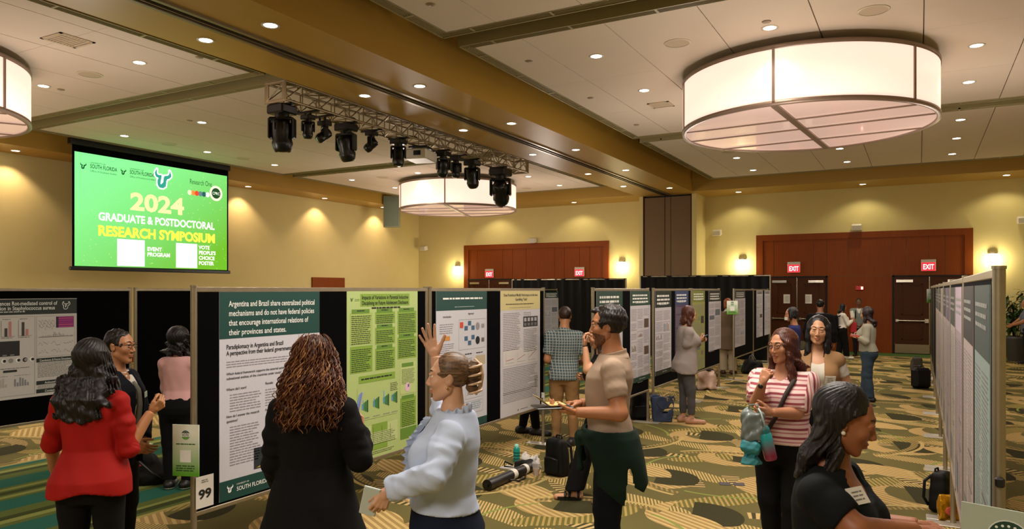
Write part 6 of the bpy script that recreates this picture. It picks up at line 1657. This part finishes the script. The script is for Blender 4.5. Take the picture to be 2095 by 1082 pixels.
# 13 woman in the tan vest
p = Person('woman in a tan vest over a white shirt with long dark hair, facing the camera', 1674, 6.5, 1.765, 182, 'f', '#b98a68', 1.0, 1.0, head=(.0, .05, -.05))
p.set_arm('R', p.tp(.19, .06, -.02), curl=.4); p.set_arm('L', p.tp(-.19, .06, -.02), curl=.4)
p.body(); p.hair(H_BLACK, 'long', .27, 1.0, 1.12, 13, .003, .0, .010); p.top(cloth('shirt_offwhite', '#bdb6a8', .85), -.03, .5, .010, neck='scoop', name='shirt'); p.trousers(C_BLACK, .012); p.shoes(C_SHOE)
p.top(cloth('vest_tan', '#8a6846', .85), -.09, .14, .020, .014, 0, 'v', .004, .04, 'vest', (.07, .06, .05), 9); p.tagcard(-.10, .165 * p.H, None, .085, .075, fit=.032)

# 14 woman in the black T-shirt in the foreground
p = Person('woman in a black T-shirt in the foreground, in profile, looking down', 1697, 2.62, 1.66, 104, 'f', '#90593a', 1.20, 1.22, lean=.05, head=(.19, .30, .0), lid=1)
p.set_arm('R', p.W(1888, 1086, -.12), p.W(1752, 1084, -.22), hand=p.D(.95, -.1, .1), palm=p.D(0, -.9, .2), curl=.4); p.set_arm('L', p.W(1880, 1075, .14), p.W(1790, 1085, .25), hand=p.D(.95, -.1, .1), palm=p.D(0, -.9, .2), curl=.4)
p.body(); p.hair(H_BLACK, 'long', .27, .45, 1.05, 15, .0, 0, .012, front=-1); p.top(cloth('tee_black', '#0a0e10', .85), -.05, .70, .012, .014, 0, 'scoop', .004, .0, 'T_shirt'.lower(), seed=23); p.trousers(C_BLACK, .012); p.shoes(C_SHOE)
p.tagcard(.088, .258 * p.H, None, .085, .06, fit=.032); MB().ball(p.HP(.080, .0, -.034), .008, mat('pearl', '#d8d0c0', .2), 10).build('earring', p.root)

# 15-20 people in the distance
p = Person('person in a blue shirt with dark hair, before the double doors', 1622, 12.0, 1.72, 268, 'f', '#a8744f', 1.1, 1.0, head=(0, .1, 0)); p.set_arm('L', p.W(1605, 735, -.1), pole=vec(-.5, -.4, -1)); p.body(); p.hair(H_BLACK, 'long', .08, 1.0, 1.0, 2); p.top(cloth('shirt_blue', '#1d2152', .8), -.04, .8, .02); p.trousers(C_BLACK, .014); p.shoes(C_SHOE)
MB().box(p.HP(-.06, .09, -.06), (.03, .05, .05), C_WHITE).build('face_mask', p.root)
p = Person('man in a black jacket seen from behind, before the double doors', 1678, 16.0, 1.79, 8, 'm', '#8a5a3c', 1.12, 1.1); p.body(face=False); p.hair(H_BLACK, 'short'); p.top(C_BLACK, -.07, 1.95, .03, .022, name='jacket'); p.trousers(C_BLACK, .016); p.shoes(C_SHOE); p.collar(cloth('collar_grey', '#7d7f86'), .04, .012, .01)
p = Person('woman in a white top and black trousers wearing a black backpack, by the doors', 1723, 21.4, 1.60, 62, 'f', '#b08060', .95, 1.0, head=(0, .2, 0), feet={'R': (.06, .1), 'L': (-.06, -.08)}); p.set_arm('R', p.W(1744, 655, -.1), pole=vec(.5, -.5, -1), curl=.6); p.set_arm('L', p.W(1744, 657, .1), pole=vec(-.5, -.5, -1), curl=.6)
p.body(); p.hair(H_BLACK, 'long', .22, 1.0, 1.0, 3); p.top(C_WHITE, .02, 1.9, .022, .016, .008, name='blouse'); p.trousers(C_BLACK, .02, .97, .03); p.shoes(C_SOLE, grow=.01)
GB = hang(p, p.palm['R'][0]) - Vector((0, 0, .13))
t = soft_bag('backpack', 'black backpack worn by the woman in the white top', 'backpack', hang(p, p.tp(.0, -.265, .02)), (.15, .09, .20), C_BLACK, 4, .012, .018, 14, rz=p.psi)
mb = MB()
for sg in (-1, 1): mb.tube([(sg * .08, .09, .36), (sg * .09, .20, .40), (sg * .10, .30, .32), (sg * .10, .20, .08), (sg * .09, .07, .06)], .016, C_BLACK, 6)
mb.build('strap', t)
p = Person('man in a light vest with backpack straps, facing the camera by the wall', 1757, 22.3, 1.74, 178, 'm', '#6a4630', 1.0, 1.0, head=(0, .2, 0)); p.set_arm('R', p.W(1750, 662, -.3), pole=vec(.6, -.2, -1)); p.set_arm('L', p.W(1764, 664, -.3), pole=vec(-.6, -.2, -1)); p.body(); p.hair(H_BLACK, 'short'); p.top(C_WHITE, -.04, 1.0, .014); p.top(cloth('vest_grey', '#77807a', .85), -.05, .12, .024, name='vest', neck='v'); p.trousers(C_CHAR, .02); p.shoes(C_SHOE)
mb = MB()
for sg in (-1, 1): mb.tube([p.tp(sg * .09, -.10, .27 * p.H), p.tp(sg * .09, .02, .292 * p.H), p.tp(sg * .09, .13, .23 * p.H), p.tp(sg * .10, .15, .14 * p.H), p.tp(sg * .14, .08, .08 * p.H)], .018, C_BLACK, 6)
mb.build('backpack_strap', p.root)
p = Person('woman in a light jacket and blue jeans holding a red folder, seen from the side', 1775, 13.2, 1.685, 284, 'f', '#b08060', .98, 1.05, head=(0, .15, 0), feet={'R': (.08, .07), 'L': (-.07, -.06)}); p.set_arm('L', p.W(1756, 691, -.12), p.W(1772, 700, -.2), hand=p.D(-.9, .1, .1), palm=p.D(0, .9, 0), curl=.5); p.set_arm('R', p.W(1757, 687, .1), pole=vec(.5, -.3, -1), curl=.5)
p.body(); p.hair(hair_mat('hair_plum', '#120a0c', '#2a161a'), 'long', .26, 1.0, 1.15, 5, .0, 0, .015); p.top(cloth('jacket_light', '#8d8a78', .85), -.0, 1.95, .026, .018, .01, 'crew', .005, .0, 'jacket'); p.trousers(denim('denim_blue', '#33414f'), .014, .99, .022, fold=.008); p.shoes(C_SHOE)
w = hang(p, p.W(1750, 688, -.03)); t = thing('folder', 'red folder held by the woman in blue jeans', 'folder', w, YAW); MB().box((0, 0, 0), (.12, .17, .05), mat('folder_red', '#a3242c', .45, var=.2), Matrix.Rotation(.25, 3, 'Y'), .008).build('cover', t); MB().box((0, 0, .028), (.10, .15, .006), flat('#c9c4ba'), Matrix.Rotation(.25, 3, 'Y')).build('pages', t)
w = GB; t = thing('gift_bag', 'red bag held between the two people by the wall', 'bag', w, YAW); MB().box((0, 0, -.10), (.18, .12, .30), mat('bag_red', '#a8252c', .5, var=.2), None, .015).build('body', t); MB().tube([(-.05, 0, .05), (-.04, 0, .12), (.04, 0, .12), (.05, 0, .05)], .008, mat('bag_cord', '#d0c8c0', .6), 6).build('handle', t)
p = Person('person in a grey-blue shirt at the right edge, beside the potted plant', 2101, 20.0, 1.76, 268, 'm', '#a8744f', 1.1, 1.1); p.set_arm('L', p.W(2072, 665, -.2), p.W(2088, 668, -.25), curl=.4); p.set_arm('R', p.W(2070, 664, .1), pole=vec(.5, -.4, -1)); p.body(); p.hair(H_BROWN, 'short'); p.top(check_cloth('shirt_greyblue', '#4a4a5c', '#5c5c6e', .03), -.05, .8, .022); p.trousers(C_CHAR, .016); p.shoes(C_SHOE)
# ------------------------------------------------------------------ bags and things on the floor
def fl(px, py): return at(px, py, CAM_Z * FOC / (py - HOR))
def backpack(px, py, s_, m, label, rz=0.0, seed=1, name='backpack', lay=0.0, cat='backpack'):
    """standing rucksack: lumpy body, front pocket, zips, top handle and shoulder straps"""
    c = fl(px, py); w, d, h = .17 * s_, .11 * s_, .25 * s_
    t = soft_bag(name, label, cat, (c.x, c.y, 0), (w, d, h), m, seed, .014 * s_, .010 if s_ > .7 else .014, 12, rz=rz, scale_top=.78)
    def g(P):
        q = np.abs(P - vec(0, -d * 1.02, h * .62)) - vec(w * .68, d * .25, h * .42); e = .03 * s_
        return np.linalg.norm(np.maximum(q + e, 0), axis=1) - e + folds(P, 16, .008, seed + 1)
    sk = Skin(); sk.add(surf(g, vec(-w, -d * 1.6, 0), vec(w, -d * .5, h * 1.4), .010)); sk.build('pocket', [m], t)
    mb = MB(); mb.tube([(-w * .8 * math.cos(a), -d * .62, h * 1.0 + h * .78 * math.sin(a)) for a in np.linspace(0, PI, 15)], .006 * s_, M_PLAST, 5); mb.tube([(-w * .6, -d * 1.32, h * .98), (0, -d * 1.36, h * 1.03), (w * .6, -d * 1.32, h * .98)], .006 * s_, M_PLAST, 5); mb.build('zip', t)
    MB().tube([(-.05 * s_, d * .5, h * 1.93), (-.04 * s_, d * .5, h * 2.12), (.04 * s_, d * .5, h * 2.12), (.05 * s_, d * .5, h * 1.93)], .012 * s_, m, 6).build('handle', t)
    for sg in (-1, 1): MB().tube([(sg * w * .45, d * .8, h * 1.8), (sg * w * .75, d * 1.35, h * 1.5), (sg * w * .85, d * 1.4, h * .7), (sg * w * .8, d * .9, .06)], .018 * s_, m, 6).build('strap', t)
    return t
C_BAG = cloth('bag_black', '#0a0a0b', .55, var=.35, bump=.3)
backpack(1139, 972, .80, C_BAG, 'black backpack on the carpet behind the poster tube', -.2, 2)
backpack(1309, 858, .88, C_BAG, 'black backpack leaning at the board post beside the blue tote bag', .5, 6)
backpack(1926, 1046, .72, C_BAG, 'black backpack under the right-hand boards, behind the gold snack bag', 1.2, 9)
backpack(1876, 764, .78, mat('camouflage', '#3d3830', .8, var=.8, vscale=14), 'camouflage backpack on the carpet near the right-hand doors', .2, 4)
c = fl(1884, 794)
t = thing('carry_case', 'black carry case standing before the camouflage backpack', 'case', (c.x, c.y, 0), YAW)
MB().box((0, 0, .21), (.34, .22, .41), C_BAG, None, .05).build('body', t); MB().tube([(-.06, 0, .41), (-.05, 0, .45), (.05, 0, .45), (.06, 0, .41)], .012, M_PLAST, 6).build('handle', t); MB().box((0, -.115, .21), (.24, .02, .26), C_BAG, None, .009).build('pocket', t)
MB().ball((.17, -.09, .2), (.02, .03, .05), M_WHITE, 10).build('luggage_tag', t)
# black rucksack slumped on the carpet at the left
c = fl(304, 988)
t = thing('rucksack', 'black rucksack slumped on the striped carpet beside the man in the blazer', 'backpack', (c.x, c.y, 0), .6)
def fr(P):
    q = P - vec(0, 0, .17); d = rcone(P, (-.12, 0, .28), (.13, 0, .10), .10, .11); d = smin(d, ell(P, (.03, -.02, .09), (.18, .14, .10)), .06) + folds(P, 13, .02, 5)
    return np.maximum(d, .003 - P[:, 2])
sk = Skin(); sk.add(surf(fr, vec(-.4, -.3, -.02), vec(.4, .3, .5), .012)); sk.build('body', [C_BAG], t)
MB().tube([(-.16, -.1, .36), (-.05, -.16, .28), (.1, -.17, .14), (.2, -.1, .04)], .014, M_PLAST, 6).build('strap', t); MB().ball((-.02, -.155, .22), (.018, .008, .012), mat('bag_logo_pink', '#b02a50', .5), 10).build('logo_patch', t)
# blue tote
c = fl(1356, 862)
t = thing('tote_bag', 'blue tote bag at the board post, right of the black backpack', 'tote bag', (c.x, c.y, 0), YAW - .15)
M_TOTE = mat('tote_blue', '#27344f', .6, var=.5, vscale=7, bump=.4, bscale=14)
def ft_(P):
    q = np.abs(P - vec(0, 0, .19)); tp = np.interp(P[:, 2], [0, .38], [.82, 1.06]); d = np.maximum(np.maximum(q[:, 0] / tp - .17, q[:, 1] / tp - .10), q[:, 2] - .19) + folds(P, 11, .016, 3)
    return np.maximum(np.maximum(d, -np.maximum(np.maximum(q[:, 0] / tp - .16, q[:, 1] / tp - .088), .05 - P[:, 2])), .002 - P[:, 2])
sk = Skin(); sk.add(surf(ft_, vec(-.26, -.2, -.03), vec(.26, .2, .44), .010)); sk.build('body', [M_TOTE], t)
for yy in (-.09, .09): MB().tube([(-.08, yy, .36), (-.09, yy * 1.6, .30), (-.03, yy * 1.9, .22), (.04, yy * 1.9, .22), (.09, yy * 1.6, .30), (.08, yy, .36)], .009, mat('tote_handle', '#1c2233', .7), 6).build('handle', t)
MB().box((.02, .0, .33), (.16, .07, .10), cloth('scarf_tan', '#8d7a62'), Matrix.Rotation(.4, 3, 'Y'), .02).build('contents', t)
# pink bag by the post
c = fl(1447, 797)
t = soft_bag('handbag', 'pale pink slouchy bag on the carpet at the board post', 'bag', (c.x, c.y, 0), (.20, .13, .17), mat('bag_pink', '#b79a8a', .55, var=.45, vscale=9), 8, .05, .012, 11, rz=YAW, scale_top=.8)
MB().tube([(.12, -.02, .30), (.20, -.03, .42), (.23, -.02, .36), (.22, 0, .15), (.18, 0, .05)], .014, mat('bag_strap_tan', '#7a5a44', .6), 6).build('strap', t)
# dark bag with a green tumbler
c = fl(1540, 764)
t = soft_bag('duffel_bag', 'black duffel bag near the far end of the middle boards', 'bag', (c.x, c.y, 0), (.28, .15, .16), C_BAG, 3, .04, .016, 9, rz=YAW, scale_top=.7); MB().tube([(-.1, 0, .30), (-.06, 0, .42), (.0, 0, .44), (.08, 0, .30)], .018, mat('bag_grey_flap', '#55565c', .6), 6).build('handle', t)
c = fl(1521, 760); t = thing('tumbler', 'green tumbler standing before the black duffel bag', 'cup', (c.x, c.y, 0)); MB().lathe([(.05, 0), (.065, .16), (.062, .17)], mat('tumbler_green', '#3f9a55', .3, var=.1), n=18).build('cup_body', t); MB().lathe([(.066, .168), (.066, .185), (.02, .19)], M_WHITE, n=18).build('lid', t)
# poster tube lying on the floor
a, b = fl(1000, 1003), fl(1092, 962); a.z = b.z = .058
ax = (b - a); Lt = ax.length; ax.normalize()
t = thing('poster_tube', 'black poster tube with white bands lying on the carpet', 'poster tube', a); t.rotation_euler = ax.to_track_quat('X', 'Z').to_euler()
MB().rod((0, 0, 0), (Lt, 0, 0), .052, mat('tube_black', '#121012', .45, var=.2), n=24).build('body', t)
MB().rod((-.03, 0, 0), (.05, 0, 0), .057, M_PLAST, n=24).rod((-.06, 0, .0), (-.03, 0, 0), .02, M_PLAST, n=10).build('end_cap', t)
MB().rod((Lt * .46, 0, 0), (Lt * .54, 0, 0), .0545, M_WHITE, n=24).build('label_band', t); MB().rod((Lt * .55, 0, 0), (Lt * .60, 0, 0), .057, M_PLAST, n=24).rod((Lt * .74, 0, 0), (Lt * .80, 0, 0), .0545, M_WHITE, n=24).build('collar', t)
MB().tube([(Lt * .35, -.05, -.02), (Lt * .45, -.10, -.045), (Lt * .6, -.10, -.045), (Lt * .72, -.05, -.02)], .010, M_PLAST, 6).build('carry_strap', t)
# water bottle, cloth, cup
c = fl(1057, 945)
t = thing('water_bottle', 'teal water bottle standing on the carpet behind the poster tube', 'water bottle', (c.x, c.y, 0)); M_TQ = mat('bottle_teal', '#12887c', .2, var=.1)
MB().lathe([(.034, 0), (.038, .01), (.038, .15), (.030, .175), (.022, .18)], M_TQ, n=22).build('flask', t); MB().lathe([(.024, .178), (.024, .205), (.012, .21)], mat('cap_mint', '#8fd0c4', .3), n=16).build('cap', t)
mb = MB()
for k in range(3): mb.lathe([(.0385, .035 + .035 * k), (.0392, .04 + .035 * k), (.0385, .05 + .035 * k)], mat('bottle_marks', '#0a4a46', .4), n=22, cap=False)
mb.build('measure_rings', t)
c = fl(1097, 972)
t = thing('iced_coffee_cup', 'clear plastic cup of milky coffee beside the black backpack', 'cup', (c.x, c.y, 0)); M_CLR = mat('clear_plastic', '#d8d6d2', .12, alpha=.35)
MB().lathe([(.030, 0), (.044, .13)], M_CLR, n=22).build('cup_body', t); MB().lathe([(.028, .004), (.036, .07)], mat('coffee_milk', '#a8754a', .3), n=20).build('drink', t); MB().lathe([(.046, .13), (.046, .138), (.030, .16), (.012, .162)], M_CLR, n=22).build('lid', t)
c = fl(1084, 958); t = soft_bag('crumpled_bag', 'crumpled white paper bag behind the poster tube', 'bag', (c.x, c.y, 0), (.10, .07, .075), mat('paper_white', '#b9b5ae', .7, var=.1), 12, .05, .009, 22)
c = fl(1067, 962); t = soft_bag('cap', 'black cap and straps lying between the teal bottle and the poster tube', 'cap', (c.x, c.y, 0), (.10, .06, .06), C_BAG, 7, .05, .009, 22); MB().tube([(-.1, -.02, .05), (-.2, -.02, .08), (-.22, .0, .02), (-.12, .03, .01)], .010, C_BAG, 6).build('strap', t)
c = fl(1043, 958); tag(MB().prism([(-.10, -.06, .002), (.09, -.07, .002), (.11, .06, .002), (-.08, .07, .002)], (0, 0, .012), mat('paper_white', '#b9b5ae', .7)).build('paper_sheet'), 'white folded paper on the carpet left of the crumpled bag', 'paper').location = (c.x, c.y, 0)
# gold snack bag
c = fl(1938, 1062); c = at(1938, 1062, 6.0); c = Vector((.06, 6.72, 0))
c = fl(1942, 1066)
t = thing('snack_bag', 'shiny gold snack bag before the backpack under the right-hand boards', 'snack bag', (c.x, c.y, 0), YAW - .1); M_GOLD = mat('foil_gold', '#c08a1c', .22, metal=.75, var=.45, vscale=9, bump=.8, bscale=18)
def fg(P):
    q = P - vec(0, 0, .115); z = np.abs(q[:, 2]) / .115; d = np.maximum(np.maximum(np.abs(q[:, 0]) - .085, np.abs(q[:, 1]) - .035 * np.sqrt(np.clip(1 - z ** 2, .004, 1))), np.abs(q[:, 2]) - .115); return d * .8 + folds(P, 26, .006, 4)
sk = Skin(); sk.add(surf(fg, vec(-.13, -.08, -.03), vec(.13, .08, .26), .006)); o = sk.build('bag_body', [M_GOLD], t)
MB().ball((0.0, -.036, .10), (.05, .008, .045), mat('snack_print', '#b84a3a', .35, var=.5, vscale=30), 12).build('printed_patch', t)
# floor boxes
for px, py, w in ((1483, 990, 'left'), (1512, 991, 'right')):
    c = fl(px, py); tag(MB().box((0, 0, .003), (.11, .11, .006), mat('floor_box', '#241d26', .4), Matrix.Rotation(.3, 3, 'Z'), .002).build('floor_outlet'), 'dark square floor outlet cover in the carpet, %s one of two' % w, 'floor outlet').location = (c.x, c.y, .0)
# potted plant at the far right
c = at(2079, 700, 20.7); c.z = 0
t = thing('potted_plant', 'leafy potted plant near the far wall at the right edge', 'plant', (c.x, c.y, 0))
MB().lathe([(.20, 0), (.30, .62), (.32, .70), (.28, .70), (.26, .62)], mat('planter_grey', '#3a3730', .5, var=.1), n=28).build('pot', t); MB().lathe([(.001, .63), (.27, .63)], M_DARK, n=24, cap=False).build('soil', t)
rp = random.Random(4); mb = MB(); lv = MB(); M_LEAF = mat('leaf_green', '#2f4a1c', .45, var=.45, vscale=5); M_STEM = mat('stem_brown', '#3a2a1a', .7)
for k in range(15):
    a = rp.uniform(0, 2 * PI); r = rp.uniform(.05, .42); h = rp.uniform(.95, 2.0); base = Vector((.06 * math.cos(a), .06 * math.sin(a), .62)); tip = Vector((r * math.cos(a), r * math.sin(a), h)); pts = [base.lerp(tip, q) + Vector((0, 0, .12 * math.sin(q * PI))) for q in (0, .35, .7, 1)]
    mb.tube(pts, [.012, .010, .008, .004], M_STEM, 5)
    for j in range(22):
        q = rp.uniform(.35, 1.02); p0 = base.lerp(tip, q) + Vector((0, 0, .12 * math.sin(min(1, q) * PI))); b = rp.uniform(0, 2 * PI); el = rp.uniform(-.9, .5); L = rp.uniform(.16, .30); d = Vector((math.cos(b) * math.cos(el), math.sin(b) * math.cos(el), math.sin(el))); sd = d.cross(Vector((0, 0, 1))).normalized() * L * .17; up = sd.cross(d) * .3
        lv.add([p0, p0 + d * L * .35 + sd + up, p0 + d * L * .7 + sd * .8 - Vector((0, 0, L * .06)), p0 + d * L - Vector((0, 0, L * .22)), p0 + d * L * .7 - sd * .8 - Vector((0, 0, L * .06)), p0 + d * L * .35 - sd + up, p0 + d * L * .5], [(0, 1, 6), (1, 2, 6), (2, 3, 6), (3, 4, 6), (4, 5, 6), (5, 0, 6)], M_LEAF, True)
mb.build('stems', t); lv.build('leaves', t)
